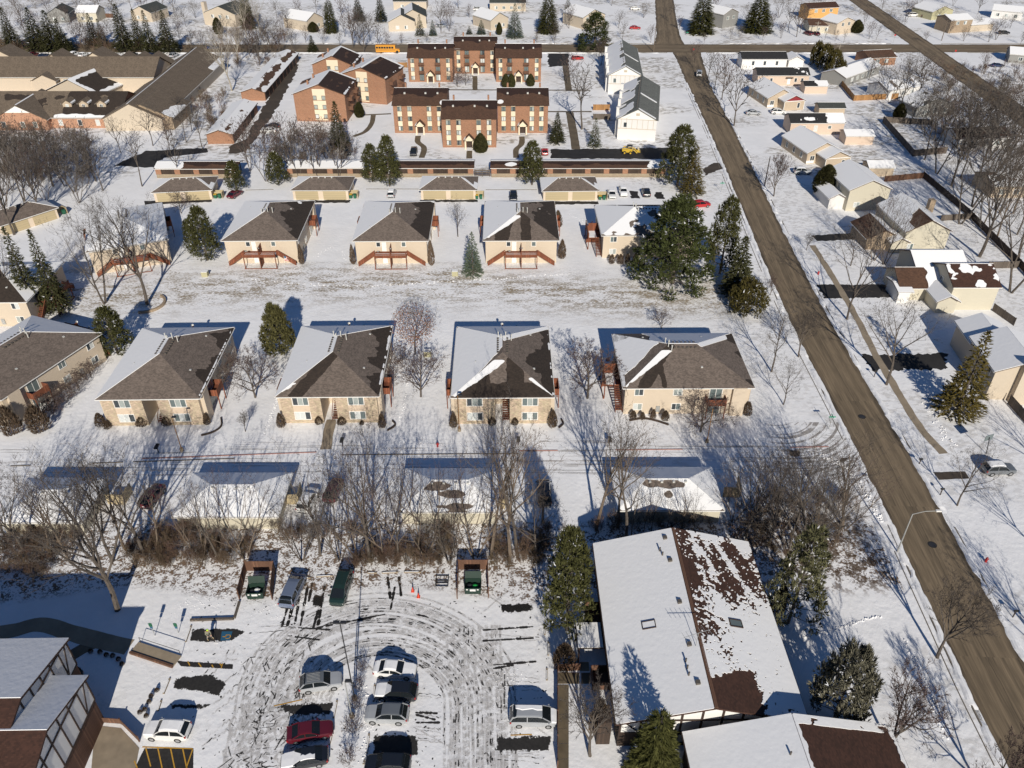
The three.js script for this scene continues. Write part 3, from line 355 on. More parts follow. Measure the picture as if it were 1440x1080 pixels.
// ---------------------------------------------------------------- the tan four-unit apartment houses
const FW = 14.7, FD = 19.3, FH = 5.35;
function fourplex() {
  const t = new THREE.Group(), b = new MB(), hw = FW / 2, hd = FD / 2;
  b.box(-hw, -0.3, -hd, hw, FH, hd - 5); b.box(-hw, -0.3, hd - 5, -1.2, FH, hd); b.box(1.05, -0.3, hd - 5, hw, FH, hd); b.box(-1.2, FH - 0.35, hd - 5, 1.05, FH, hd - 0.3);
  for (const s of [-1, 1]) { const x = s * hw; b.box(Math.min(x, x + s * 0.6), 0, 6.9, Math.max(x, x + s * 0.6), FH - 0.05, 9.0); }
  mesh('wall', b, M.peach, t);
  const v = { parent: t, x: 0, y: 0, z: 0, w: FW, d: FD, h: FH };
  for (const [a, c] of [[-hw, -1.2], [1.05, hw]]) { const mid = a < 0 ? -4.3 : 4.15; mesh('stone_facing', new MB().box(a, 0, hd, mid - 1.3, FH, hd + 0.1).box(mid + 1.3, 0, hd, c, FH, hd + 0.1).box(mid - 1.3, 0, hd, mid + 1.3, 0.6, hd + 0.1), M.stone, t); mesh('panel', new MB().box(mid - 1.3, 0.6, hd, mid + 1.3, FH, hd + 0.05), M.peachFlat, t); for (const y of [0.75, 3.5]) { win(v, 'f', mid, y, 2.35, 1.35, { n: 3, out: 0.05, pane: y > 2 ? M.glassCurtain : M.glassPale }); } }
  for (let i = 0; i < 13; i++) mesh('tread', cached('tread', () => new MB().box(0, 0, -0.27, 0.98, 0.06, 0).geo()), M.redwood, t).position.set(0.04, 0.2 * (i + 1), hd - 0.6 - i * 0.3);
  mesh('landing', new MB().box(-1.18, 2.68, hd - 4.98, 1.03, 2.82, hd - 4.5), M.redwood, t); mesh('handrail', new MB().beam(V(0, 1, hd - 0.6), V(0, 3.7, hd - 4.5), 0.08, 0.12).beam(V(0, 0, hd - 0.6), V(0, 1, hd - 0.6), 0.09).beam(V(0, 2.7, hd - 4.5), V(0, 3.7, hd - 4.5), 0.09), M.redwood, t);
  for (const f of ['l', 'r']) {
    const s = f === 'r' ? 1 : -1;
    const q = (z) => (f === 'r' ? -z : z);
    for (const [z, ys] of [[-7.5, [0.9, 3.7]], [-1.5, [0.9, 3.7]]]) for (const y of ys) win(v, f, q(z), y, 1.3, 1.1, { n: 2 });
    for (const y of [0.15, 2.85]) win(v, f, q(4.4), y, 1.9, 2.0, { n: 2, pane: M.glassMid });
    const x0 = s * hw, x1 = s * (hw + 1.5), lo = Math.min(x0, x1), hi = Math.max(x0, x1);
    const bal = mesh('balcony', new MB().box(lo, 2.6, 2.9, hi, 2.78, 5.9), M.redwood, t); const xo = s > 0 ? hi - 0.06 : lo + 0.06;
    mesh('railing', new MB().box(xo - 0.05, 2.78, 2.95, xo + 0.05, 3.75, 5.85).box(lo + 0.05, 2.78, 2.9, hi - 0.05, 3.75, 2.98).box(lo + 0.05, 2.78, 5.82, hi - 0.05, 3.75, 5.9), M.redwood, bal);
    for (const z of [3.0, 5.8]) mesh('post', new MB().box(xo - 0.07, 0, z - 0.07, xo + 0.07, 2.6, z + 0.07), M.redwood, bal);
    mesh('meter_box', new MB().box(s > 0 ? hw : -hw - 0.18, 0.5, -4.6, s > 0 ? hw + 0.18 : -hw, 1.6, -4.0), M.galv, t);
  }
  // rear deck with two flights
  const zb = -hd, zo = zb - 2.7, deck = mesh('deck', new MB().box(-3.3, 2.55, zo, 3.3, 2.75, zb), M.redwood, t);
  mesh('railing', new MB().box(-3.3, 2.78, zo, 3.3, 3.2, zo + 0.08).box(-3.3, 3.3, zo, 3.3, 3.5, zo + 0.1).box(-3.3, 3.65, zo - 0.02, 3.3, 3.77, zo + 0.12), M.redwood, deck);
  for (const x of [-3.22, 0, 3.22]) mesh('post', new MB().box(x - 0.08, 0, zo + 0.02, x + 0.08, x ? 3.75 : 3.9, zo + 0.18), M.redwood, deck);
  mesh('divider', new MB().box(-0.06, 0.1, zo + 0.2, 0.06, 4.6, zb), M.redwood, deck); mesh('snow_layer', new MB().box(-3.2, 2.75, zo + 0.15, -0.1, 2.83, zb - 0.9).box(0.1, 2.75, zo + 0.15, 3.2, 2.83, zb - 0.9), M.roofSnow, deck);
  mesh('patio_edge', new MB().box(-3.4, 0, zo - 0.1, 3.4, 0.16, zo), M.redwood, deck);
  for (const s of [-1, 1]) {
    const top = V(s * 3.3, 2.7, 0), bot = V(s * 6.9, 0.1, 0), st = mesh('stair', new MB().beam(V(top.x, 2.55, zb - 1.15), V(bot.x, 0.05, zb - 1.15), 0.06, 0.28).beam(V(top.x, 2.55, zb - 0.1), V(bot.x, 0.05, zb - 0.1), 0.06, 0.28), M.redwood, t);
    for (let i = 1; i < 12; i++) mesh('tread', cached('treadB', () => new MB().box(-0.16, 0, -0.5, 0.16, 0.05, 0.5).geo()), M.redwood, st).position.set(top.x + (bot.x - top.x) * i / 12, 2.7 + (bot.y - 2.7) * i / 12, zb - 0.62);
    mesh('handrail', new MB().beam(V(top.x, 3.5, zb - 1.2), V(bot.x, 0.9, zb - 1.2), 0.07, 0.2).beam(V(top.x, 3.05, zb - 1.2), V(bot.x, 0.45, zb - 1.2), 0.05, 0.42).beam(V(bot.x, 0, zb - 1.2), V(bot.x, 0.95, zb - 1.2), 0.12), M.redwood, st);
  }
  for (const y of [0.1, 2.8]) { for (const x of [-1.45, 1.45]) door(v, 'b', -x, y, 0.95, 2.05, x < 0 ? M.beige : M.trimWhite); for (const x of [-2.6, 2.6]) win(v, 'b', -x, y + 1.1, 0.8, 0.9, { n: 1 }); }
  for (const [x, y] of [[2.4, 3.9], [-0.1, 4.5]]) { const d = mesh('satellite_dish', new THREE.SphereGeometry(0.38, 12, 5, 0, 6.2832, 0, 0.75), M.galv, t); d.position.set(x, y, zo - 0.1); d.rotation.x = 1.1; mesh('arm', new MB().beam(V(0, 0.3, 0), V(0, 0.3, 0.55), 0.04), M.darkMetal, d); }
  return t;
}
const fplex0 = fourplex();
const hipL = (u, v, L, H) => { const k = Math.hypot(L / 2, H); return (H * u - v * L / 2) / k; };   // distance to the left hip of a triangle slope (eave length L, square hips)
const wedge = (wmax, top, side = 1) => (u, v, L, H, inn, ss) => { const hw = Math.min(L / 2, 8), uu = side > 0 ? u : L - u, k = Math.hypot(hw, H), d = (H * uu - v * hw) / k; return Math.min(d - 0.03, wmax * Math.min(1, 0.18 + v / H / top) - d + 0.22 * nz(ss, u, v, 1.5), top * H - v); };
const patchy = (bias, f = 0.35, amp = 1.6) => (u, v, L, H, inn, ss) => bias + amp * nz(ss, u, v, f) + 0.4 * nz(ss + 3, u, v, f * 4);
const fpl = [
  // name, x, z, turn, label, roof layers by local side
  ['apartment_house', -80.4, -108.9, -21.4, 'tan apartment house turned askew beside a dark pine, long wall with one red balcony', { l: 'full', b: 'full', f: wedge(0.3, 0.3) }, { f: (u, v, L, H) => 1.4 - Math.abs(u - L * 0.8) }],
  ['apartment_house', -55.1, -107.0, 1.2, 'tan stone-fronted apartment house with an all-brown front roof slope and a lamp post before it', { l: 'full', b: 'full', r: (u, v, L, H, inn, ss) => (u > 0.3 && v < 0.35 ? 0.2 * nz(ss, u, v, 2) : -1) }, { r: (u, v, L) => 1.9 - v * 0.55 + 1.6 * nz(5, u, 1, 0.45) - 1.2 }],
  ['apartment_house', -28.1, -107.6, 0.8, 'tan stone-fronted apartment house with a cleared path to its open stairwell', { l: 'full', b: 'full', f: wedge(0.42, 0.3), r: (u, v, L, H, inn, ss) => 0.28 - v + 0.4 * nz(ss, u, v, 0.9) }, { f: (u, v, L, H) => 1.2 - Math.abs(u - 3.0 - v * 0.6), r: (u, v, L) => 1.4 - v * 0.5 + 1.8 * nz(8, u, 1, 0.4) - 0.7 }],
  ['apartment_house', -1.5, -107.4, 0.6, 'tan stone-fronted apartment house with two snow wedges along its front roof hips', { l: (u, v, L, H, inn, ss) => { const d = inn(u, v); return (L - u) * 0.5 - v * 0.62 + 0.6 + 0.5 * nz(ss, u, v, 0.5); }, b: 'full', f: (u, v, L, H, inn, ss) => Math.max(wedge(1.5, 0.82)(u, v, L, H, inn, ss), wedge(0.5, 0.42, -1)(u, v, L, H, inn, ss)), r: (u, v, L, H, inn, ss) => Math.max(0.22 - v + 0.4 * nz(ss, u, v, 0.9), 0.9 - Math.abs(L - u - v) ) }, { f: (u, v, L, H) => Math.max(2.1 - v * 0.8 + (u < 6 ? 1.6 : 0) , 1.4 - Math.abs(u - 9.8)), r: (u, v, L) => 1.6 - v * 0.45 + 2.2 * nz(11, u, v, 0.3) - 0.4 }],
  ['apartment_house', 27.1, -107.5, 90.4, 'tan apartment house standing sideways with a dark open stair, beside the brown road', { r: (u, v, L, H, inn, ss) => L * 0.72 - u + 1.5 * nz(ss, u, v, 0.4), b: (u, v, L, H, inn, ss) => { const d = (H * (L - u) - v * L / 2) / Math.hypot(L / 2, H); return Math.max(d - 1.7 + 0.6 * nz(ss, u, v, 0.7), 0.5 - v + 0.3 * nz(ss, u, v, 1)); }, f: (u, v, L, H, inn, ss) => { const d = (H * (L - u) - v * L / 2) / Math.hypot(L / 2, H); return Math.min(0.9 - d, v - 1.6); } }, { l: (u, v, L) => Math.max(1.1 - Math.abs(u - 3.0 - v * 0.6), 0.4 - Math.abs(u - 6.3)), f: (u, v) => 1.3 - v * 0.5 + 2 * nz(15, u, 1, 0.4) - 0.6 }],
  ['apartment_house', -52.1, -161.2, 181.2, 'tan apartment house with a striped flag under its red rear deck', { r: 'full', f: 'full', l: (u, v, L, H, inn, ss) => Math.max(v > H - 0.5 && u > L * 0.7 ? 0.2 : -1, 0.5 - Math.hypot(u - L + 3.4, v - 2.8)) }, { l: (u, v, L) => 2.2 - v * 0.4 + 2 * nz(21, u, v, 0.35) - 0.6 }],
  ['apartment_house', -25.1, -161.0, 180.8, 'tan apartment house whose red rear deck has an all-brown roof slope above it', { r: 'full', f: 'full', l: (u, v, L, H, inn, ss) => Math.max(L - u < 1.0 ? 0.3 : -1, -1) }, { l: (u, v, L) => 1.9 - v * 0.45 + 2 * nz(24, u, v, 0.35) - 0.3 }],
  ['apartment_house', 1.8, -161.2, 180.5, 'tan apartment house with one long snow wedge on the roof above its red rear deck', { r: (u, v, L, H, inn, ss) => u * 0.5 - v * 0.62 + 1.6 + 0.4 * nz(ss, u, v, 0.5), f: 'full', b: wedge(1.1, 0.85) }, { b: (u, v, L, H) => Math.max(1.5 - Math.abs(u - 3.6 - v * 0.2), 1.0 - Math.abs(u - 8.8)), l: (u, v, L) => 1.9 - v * 0.3 + 2.2 * nz(27, u, v, 0.35) - 0.3 }],
  ['apartment_house', 28.6, -161.4, 91, 'tan apartment house half hidden behind a tall dark pine', { b: (u, v, L, H, inn, ss) => 0.4 + 0.6 * nz(ss, u, v, 0.6), f: 'full', l: (u, v, L, H, inn, ss) => Math.max(wedge(2.6, 0.9)(u, v, L, H, inn, ss), 0.2 + nz(ss, u, v, 0.4)) }, {}],
  ['apartment_house', -81.9, -158.0, 202.8, 'tan apartment house with a snowy roof behind two big bare trees', { l: 'full', r: 'full', f: 'full', b: (u, v, L, H, inn, ss) => 0.5 + 0.9 * nz(ss, u, v, 0.3) }, {}],
  ['apartment_house', -97.6, -133.6, -89, 'tan apartment house with a red stair tower behind two thin conifers', { f: 'full', l: 'full', b: 'full' }, { r: () => 1 }],
];
let fB = null;
fpl.forEach(([name, x, z, deg, label, snow, wet], i) => {
  const t = i ? dup(fplex0, x, z, R(deg), label, 'tan apartment houses') : fplex0;
  if (!i) { t.name = numbered(name); t.position.set(x, 0, z); t.rotation.y = R(deg); tag(t, label, 'apartment house', 'tan apartment houses'); scene.add(t); }
});
{ // the roofs differ from house to house, so each gets its own
  const all = scene.children.filter((o) => /^apartment_house/.test(o.name));
  const names = []; fpl.forEach(([, , , , , snow, wet], i) => {
    const t = all[i], v = vol(t, { w: FW, d: FD, h: FH, roof: 'hip', rise: 3.0, ov: 0.48, snow, wet, noWall: true, cell: i < 5 ? 0.3 : 0.42 });
    if (i === 4) { layer(v.S.b, (u, y, L, H, inn) => Math.min(1.0 - Math.abs(inn(u, y) - 0.6), u - L * 0.5) * -1 - 5, 0.07, 0.5, 'snow_layer', M.roofSnow, v.roofO); layer(v.S.l, wedgeL(1.35, 0.85), 0.07, 0.3, 'snow_layer', M.roofSnow, v.roofO); }
    const far = (z) => V(0, v.T, z); const flip = Math.cos(t.rotation.y) < 0 ? -1 : 1;
    for (const [px, pz, k] of [[-0.7, -2.2, 0.9], [-0.25, -1.7, 0.6], [0.5, -1.9, 1.0], [1.4, -1.5, 1.1]]) { const x = px * flip, z = pz * flip * (flip < 0 ? -1 : 1) - 0.4; mesh('vent_pipe', cached('vp' + k, () => new MB().tube(V(0, -0.5, 0), V(0, k, 0), 0.075, 0.075, 8).tube(V(0, k, 0), V(0, k + 0.12, 0), 0.13, 0.13, 8).geo()), M.pipe, v.roofO).position.set(x, v.T - Math.abs(x) * 0.38 - 0.05, z); }
    for (let k = 0; k < 7; k++) for (const s of [-1, 1]) mesh('roof_vent', cached('rv', () => new MB().box(-0.16, -0.05, -0.16, 0.16, 0.2, 0.16).geo()), M.pipeDark, v.roofO).position.set(s * 0.75, v.T - 0.3, -2 + k * 0.66);
    for (const [x, z] of [[4.6, -5.5], [-4.2, 2.5], [4.9, 4.2]]) mesh('roof_vent', cached('rv', () => 0), M.pipe, v.roofO).position.set(x, v.T - 0.1 - Math.max(Math.abs(x) * 0.385, 0), z);
  });
}
function wedgeL(w, top) { return (u, v, L, H) => { const hw = 7.83, k = Math.hypot(hw, H), d = (H * u - v * hw) / k; return Math.min(d - 0.03, w * Math.min(1, 0.15 + v / H) - d + 0.2 * nz(77, u, v, 1.5), top * H - v); }; }

// ---------------------------------------------------------------- low garages
function garage(label, fl, fr, d, group, snow, doors, rotFix, wet) {
  const b = bld('garage', label, 'garage', fl, fr, 2.6, d, 0.4, group), v = vol(b.t, { w: b.w, d, h: 2.6, roof: 'hip', rise: 1.7, ov: 0.4, wall: doors ? M.garageTrim : M.cream, snow, wet, cell: 0.3 });
  if (doors) for (const s of [-1, 1]) onFace(mesh('garage_door', cached('gd' + Math.round(b.w), () => new MB().box(-b.w * 0.205, 0, 0, b.w * 0.205, 2.25, 0.06).geo()), M.garageDoor, b.t), v, 'f', s * b.w * 0.25, 0, 0);
  else for (const s of [-1, 1]) onFace(mesh('garage_door', cached('gd' + Math.round(b.w), () => new MB().box(-b.w * 0.205, 0, 0, b.w * 0.205, 2.25, 0.06).geo()), M.garageDoor, b.t), v, 'b', s * b.w * 0.25, 0, 0);
  for (let k = 0; k < 4; k++) mesh('roof_vent', cached('rv', () => 0), M.pipe, v.roofO).position.set(-2.4 + k * 1.6, v.T - 0.12, 0.45);
  return b;
}
const gDoors = { l: 'full', b: 'full', r: (u, v, L, H, inn, ss) => Math.min(inn(u, v) < 0.9 && u < L / 2 ? 0.3 : -1, 1) };
const gB = [garage('low garage with tan doors and a small dark car parked just beyond its bins', [212, 271], [298, 267], 8, 'garages with tan doors', gDoors, 1), garage('low garage with tan doors straight behind the house with the striped flag', [408, 267.5], [491, 267.5], 8, 'garages with tan doors', { l: 'full', b: 'full' }, 1),
  garage('low garage with tan doors between a white parked car and a black parked car', [589, 267], [671, 267], 8, 'garages with tan doors', gDoors, 1), garage('low garage with tan doors beside a row of parked white cars', [762, 269], [843, 268], 8, 'garages with tan doors', gDoors, 1), garage('low garage set askew among bare trees, its tan doors dim', [0, 318], [82, 291.5], 8, 'garages with tan doors', { b: 'full', r: 'full' }, 1)];
const bare1 = (u, v, L, H, inn, ss) => 1.0 - 2.4 * sst(0.5, 0.68, fbm(u * 0.28 + ss * 7, v * 0.5 + 3, 3)) + 0.3 * nz(ss, u, v, 1.4);
const holes = (list) => (u, v, L, H, inn, ss) => { let m = 1; for (const [x, y, a, b] of list) m = Math.min(m, Math.hypot((u - x * L) / a, (v - y * H) / b) - 1 + 0.45 * nz(ss, u, v, 0.9)); return m; };
garage('snow-roofed garage backing on the hedgerow, half hidden by brush beside a dark red car', [-6, 735], [115, 735], 7.7, 'snow-roofed garages', { f: 'full', b: 'full', l: 'full', r: 'full' }, 0);
garage('snow-roofed garage backing on the hedgerow, its roof without any bare shingle patch', [241, 727], [391, 727], 7.7, 'snow-roofed garages', { f: 'full', b: 'full', l: 'full', r: 'full' }, 0);
garage('snow-roofed garage with three brown bare patches spread down its roof', [560, 720], [702, 720], 7.7, 'snow-roofed garages', { f: holes([[0.33, 0.8, 2.2, 0.7], [0.52, 0.55, 2.0, 0.6], [0.6, 0.16, 2.6, 0.5]]), b: 'full', l: 'full', r: 'full' }, 0);
garage('snow-roofed garage with bare brown patches along its ridge, behind the big gabled roof', [868, 718], [1019, 718], 7.7, 'snow-roofed garages', { f: holes([[0.36, 0.85, 1.6, 0.55], [0.52, 0.82, 2.0, 0.6], [0.5, 0.5, 0.6, 0.5]]), b: 'full', l: 'full', r: 'full' }, 0);
// bin screens with rolling bins
function bins(px, py, turn, label, yellow = true) {
  const p = G(px, py), s = thing('bin_screen', 'tan board screen holding bins by ' + label, 'screen', p.x, p.z, turn, 'bin screens at the garages'); mesh('panel', new MB().box(-0.2, 0, -1.6, 2.2, 1.5, -1.5), M.garageDoor, s); mesh('panel', new MB().box(2.1, 0, -1.5, 2.2, 1.5, 0.3), M.garageDoor, s);
  const bin = (dx, m, n, lab) => { const t = thing('wheeled_bin', lab, 'bin', p.x + dx * Math.cos(turn), p.z - dx * Math.sin(turn), turn, n); mesh('body', new MB().loft([[-0.26, 0.12, -0.3], [0.33, 1.0, -0.36]].map(([a, y, z]) => [V(-0.3 - y * 0.06, y, 0.3), V(0.3 + y * 0.06, y, 0.3), V(0.3 + y * 0.06, y, -0.35), V(-0.3 - y * 0.06, y, -0.35)]).map((r) => r), true), M.binGreen, t); mesh('lid', new MB().prism([V(-0.38, 1.08, 0.34), V(0.38, 1.08, 0.34), V(0.38, 1.14, -0.4), V(-0.38, 1.14, -0.4)], V(0, 1, 0), 0.07), m, t); for (const x of [-0.3, 0.3]) mesh('wheel', cached('bw', () => new MB().tube(V(-0.04, 0, 0), V(0.04, 0, 0), 0.12, 0.12, 10).geo()), M.tyre, t).position.set(x, 0.12, -0.36); };
  if (yellow) bin(0.45, M.binYellow, 'yellow-lidded bins', 'green bin with a yellow lid by ' + label); bin(1.45, M.binGreen, 'all-green bins', 'all-green rolling bin by ' + label);
}
bins(301, 279, 0.03, 'the garage beyond the flag house'); bins(491, 279, 0, 'the garage behind the flag house'); bins(668, 280, 0, 'the garage between white and black cars'); bins(841, 281, 0, 'the garage beside the row of cars'); bins(82, 304, 0.9, 'the askew garage', false);

// ---------------------------------------------------------------- brick carport rows
function carport(label, px0, px1, snow, yb = 249.5) {
  const A = G(px0, yb), B = G(px1, yb), w = Math.hypot(B.x - A.x, B.z - A.z), rot = Math.atan2(-(B.z - A.z), B.x - A.x), t = thing('carport', label, 'carport', (A.x + B.x) / 2 - Math.sin(rot) * 2.9, (A.z + B.z) / 2 - Math.cos(rot) * 2.9, rot, 'brick carports');
  vol(t, { w, d: 5.6, h: 2.55, roof: 'gx', rise: 0.75, ov: 0.25, noWall: true, roofM: M.roofBrown, snow, wet: { f: (u, v, L, H) => v - H * 0.45 + 1.3 * nz(3, u, v, 0.4) }, wetM: M.roofBrownWet, cell: 0.5 });
  mesh('wall', new MB().box(-w / 2, 0, 2.62, w / 2, 1.0, 2.85), M.concrete, t); mesh('screen', new MB().box(-w / 2, 1.0, 2.68, w / 2, 2.5, 2.76), M.fenceDark, t);
  const n = Math.max(2, Math.round(w / 5.2)); for (let i = 0; i <= n; i++) { mesh('pier', cached('pier', () => new MB().box(-0.7, 0.98, 2.6, 0.7, 2.55, 2.9).geo()), M.brick, t).position.x = -w / 2 + 0.7 + (w - 1.4) * i / n; mesh('post', cached('cpost', () => new MB().box(-0.1, 0, -2.6, 0.1, 2.55, -2.4).geo()), M.trimBrown, t).position.x = -w / 2 + 0.7 + (w - 1.4) * i / n; }
}
carport('short brick carport with a bare brown roof behind bare trees', 221, 335, { f: (u, v, L, H, inn, ss) => 7 - u + nz(ss, u, v) , b: 'full' }, 250.5);
carport('long brick carport ending at a wooden gate, its roof half snow and half brown', 405, 666, { f: (u, v, L, H, inn, ss) => 24 - u - v * 1.6 + 3 * nz(ss, u, v, 0.3), b: 'full' });
carport('long brick carport with a brown roof in front of a black strip of asphalt', 691, 935, { f: (u, v, L, H, inn, ss) => Math.max(u - L + 4.5 + nz(ss, u, v), 1.6 - Math.hypot(u - 5, (v - 1.6) * 2) + 0.6 * nz(ss, u, v)), b: 'full' });
{ const a = G(667, 249), b = G(690, 249), t = thing('gate', 'wooden gate between the two long brick carports', 'gate', (a.x + b.x) / 2, a.z - 0.2, 0); for (const y of [0.3, 0.9, 1.5]) mesh('rail', new MB().box(a.x - (a.x + b.x) / 2, y, -0.05, b.x - (a.x + b.x) / 2, y + 0.35, 0.05), M.fenceGrey, t); for (const x of [-1, 0, 1]) mesh('post', new MB().box(x * 1.9 - 0.08, 0, -0.1, x * 1.9 + 0.08, 2, -0.05), M.fenceGrey, t); }

// ---------------------------------------------------------------- brick apartment blocks
function brickBlock(label, fl, fr, snow, sty, wet) {
  const b = bld('brick_apartment_block', label, 'apartment block', fl, fr, 8.1, 15, 0.3, 'brick apartment blocks'), v = vol(b.t, { w: b.w, d: 15, h: 8.1, roof: 'gx', rise: 2.7, ov: 0.3, wall: M.brick, gutter: M.trimBrown, roofM: M.roofBrown, snow, wet, wetM: M.roofBrownWet, cell: 0.5 });
  const cols = sty ? [-0.40, 0.40] : [-0.38, -0.19, 0.18, 0.37];
  for (const c of cols) { mesh('panel', cached('bpan', () => new MB().box(-0.62, 0.6, 0, 0.62, 7.9, 0.05).geo()), M.panel, b.t).position.set(c * b.w, 0, 7.5); for (const y of [0.8, 3.6, 6.4]) win(v, 'f', c * b.w, y, 1.15, 1.15, { n: 2, out: 0.05, trim: M.trimBrown }); }
  if (sty) for (const c of [-0.2, 0.17]) for (const y of [0.5, 3.1, 5.8]) { win(v, 'f', c * b.w, y, 1.45, 1.9, { n: 2, trim: M.trimBrown }); if (y > 1) mesh('balcony', cached('bbal', () => new MB().box(-1, -0.15, 0, 1, 0, 0.9).box(-1, 0, 0.82, 1, 0.8, 0.9).geo()), M.fenceBrown, b.t).position.set(c * b.w, y, 7.5); }
  const p = mesh('porch', new MB().prism([V(-1.5, 2.5, 9.2), V(0, 4.1, 9.2), V(0, 4.1, 7.5), V(-1.5, 2.5, 7.5)].reverse(), V(-0.7, 0.7, 0), 0.14).prism([V(0, 4.1, 9.2), V(1.5, 2.5, 9.2), V(1.5, 2.5, 7.5), V(0, 4.1, 7.5)].reverse(), V(0.7, 0.7, 0), 0.14), M.roofBrown, b.t);
  mesh('gable', new MB().poly([V(-1.25, 2.5, 9.05), V(1.25, 2.5, 9.05), V(0, 3.85, 9.05)]).box(-1.25, 0, 8.85, -0.85, 2.5, 9.05).box(0.85, 0, 8.85, 1.25, 2.5, 9.05).box(-1.25, 2.3, 8.85, 1.25, 2.5, 9.05), M.panel, p); mesh('door', new MB().box(-0.8, 0, 7.5, 0.8, 2.3, 7.56), M.trimBrown, p); mesh('snow_layer', new MB().prism([V(-1.5, 2.66, 9.2), V(-1.0, 3.2, 9.2), V(-1.0, 3.2, 7.5), V(-1.5, 2.66, 7.5)].reverse(), V(-0.7, 0.7, 0), 0.06), M.roofSnow, p);
  for (const x of [-0.3, 0.1, 0.33]) mesh('roof_vent', cached('rv2', () => new MB().box(-0.25, -0.1, -0.25, 0.25, 0.45, 0.25).geo()), M.pipe, v.roofO).position.set(x * b.w, v.T - 1.0, 2.6); for (const x of [-0.3, 0.35]) mesh('chimney', cached('chim', () => new MB().box(-0.25, -0.4, -0.25, 0.25, 1.1, 0.25).geo()), M.brick, v.roofO).position.set(x * b.w, v.T, -1.2);
  return b;
}
const wetTop = (k) => ({ f: (u, v, L, H) => v - H * 0.62 + 2.3 * nz(k, u, v * 0.35, 0.33) });
brickBlock('brick apartment block of the front row with a snow patch at its roof end', [550.5, 148], [628, 148], { f: (u, v, L, H, inn, ss) => 1.2 - Math.hypot(u - L + 0.8, v - 1.2) + 0.3 * nz(ss, u, v), b: 'full' }, 0, wetTop(2)); brickBlock('brick apartment block standing forward with a big round shrub by its porch', [619, 167], [699, 167], { b: 'full' }, 0, wetTop(3)); brickBlock('brick apartment block with a bare patch of grass beside its porch', [698, 148], [772.5, 148], { f: (u, v, L, H, inn, ss) => 0.9 - Math.hypot(u - 1.1, v - 1.6) + 0.3 * nz(ss, u, v), b: 'full' }, 0, wetTop(4));
brickBlock('brick apartment block of the rear row beside a wooden fence panel', [571.5, 81], [637, 81], { b: 'full' }, 1, wetTop(5)); brickBlock('brick apartment block with a straight path to its porch, set back in the rear row', [637, 70], [699, 70], { f: (u, v, L, H, inn, ss) => Math.min(0.5 - v, 2.6 - u), b: 'full' }, 1, wetTop(6)); brickBlock('brick apartment block of the rear row with dark clipped shrubs at its porch', [696, 81], [762.5, 81], { b: 'full' }, 1, wetTop(7));
function gableBlock(label, fl, fr, d, seed) {
  const b = bld('brick_apartment_block', label, 'apartment block', fl, fr, 8.1, d, 0.35, 'brick apartment blocks seen gable on'), v = vol(b.t, { w: b.w, d, h: 8.1, roof: 'gz', rise: 2.9, ov: 0.35, wall: M.brick, gutter: M.trimBrown, roofM: M.roofBrown, snow: { l: 'full', r: (u, v, L, H, inn, ss) => Math.max(0.55 - v + 0.5 * nz(ss, u, v), v - H + 0.5, u - L + 0.8) }, wet: { r: (u, v) => 0.4 + nz(seed, u * 0.3, v, 0.8) }, wetM: M.roofBrownWet, cell: 0.5 });
  mesh('panel', new MB().box(-1.9, 0.4, d / 2, 1.9, 9.6, d / 2 + 0.05), M.panel, b.t); for (const y of [1.0, 3.8, 6.5]) { mesh('band', new MB().box(-1.92, y - 0.25, d / 2 + 0.05, 1.92, y - 0.13, d / 2 + 0.08), M.brick, b.t); for (const x of [-1.3, 1.3]) win(v, 'f', x, y, 0.95, 1.1, { n: 1, out: 0.05, trim: M.trimBrown }); }
  for (const z of [3, -4]) mesh('chimney', cached('chim', () => 0), M.brick, v.roofO).position.set(-b.w * 0.28, v.T - 1.3, z);
  const xr = b.w / 2; for (const y of [2.7, 5.4]) for (const z of [-d * 0.3, d * 0.2]) { const k = mesh('balcony', new MB().box(xr, y - 0.15, z - 1.4, xr + 1.4, y, z + 1.4).box(xr + 1.3, y, z - 1.4, xr + 1.4, y + 0.9, z + 1.4).box(xr, y, z - 1.4, xr + 1.4, y + 0.9, z - 1.32).box(xr, y, z + 1.32, xr + 1.4, y + 0.9, z + 1.4), M.fenceBrown, b.t); }
  mesh('stair_roof', new MB().prism([V(-xr - 0.2, 8.6, -1), V(-xr + 2.6, 9.6, -1), V(-xr + 2.6, 9.6, -4), V(-xr - 0.2, 8.6, -4)], V(0, 1, 0), 0.2), M.roofBrown, b.t);
}
gableBlock('brick block seen gable on beside the dark drive, with a juniper at its wall', [410, 132.5], [485.5, 133.5], 16, 3); gableBlock('brick block seen gable on with wooden balconies next to the front row block', [474, 105.5], [542, 111], 15, 4); gableBlock('brick block seen gable on nearest to the cross road and the yellow bus', [437, 91], [497, 92], 13, 5);

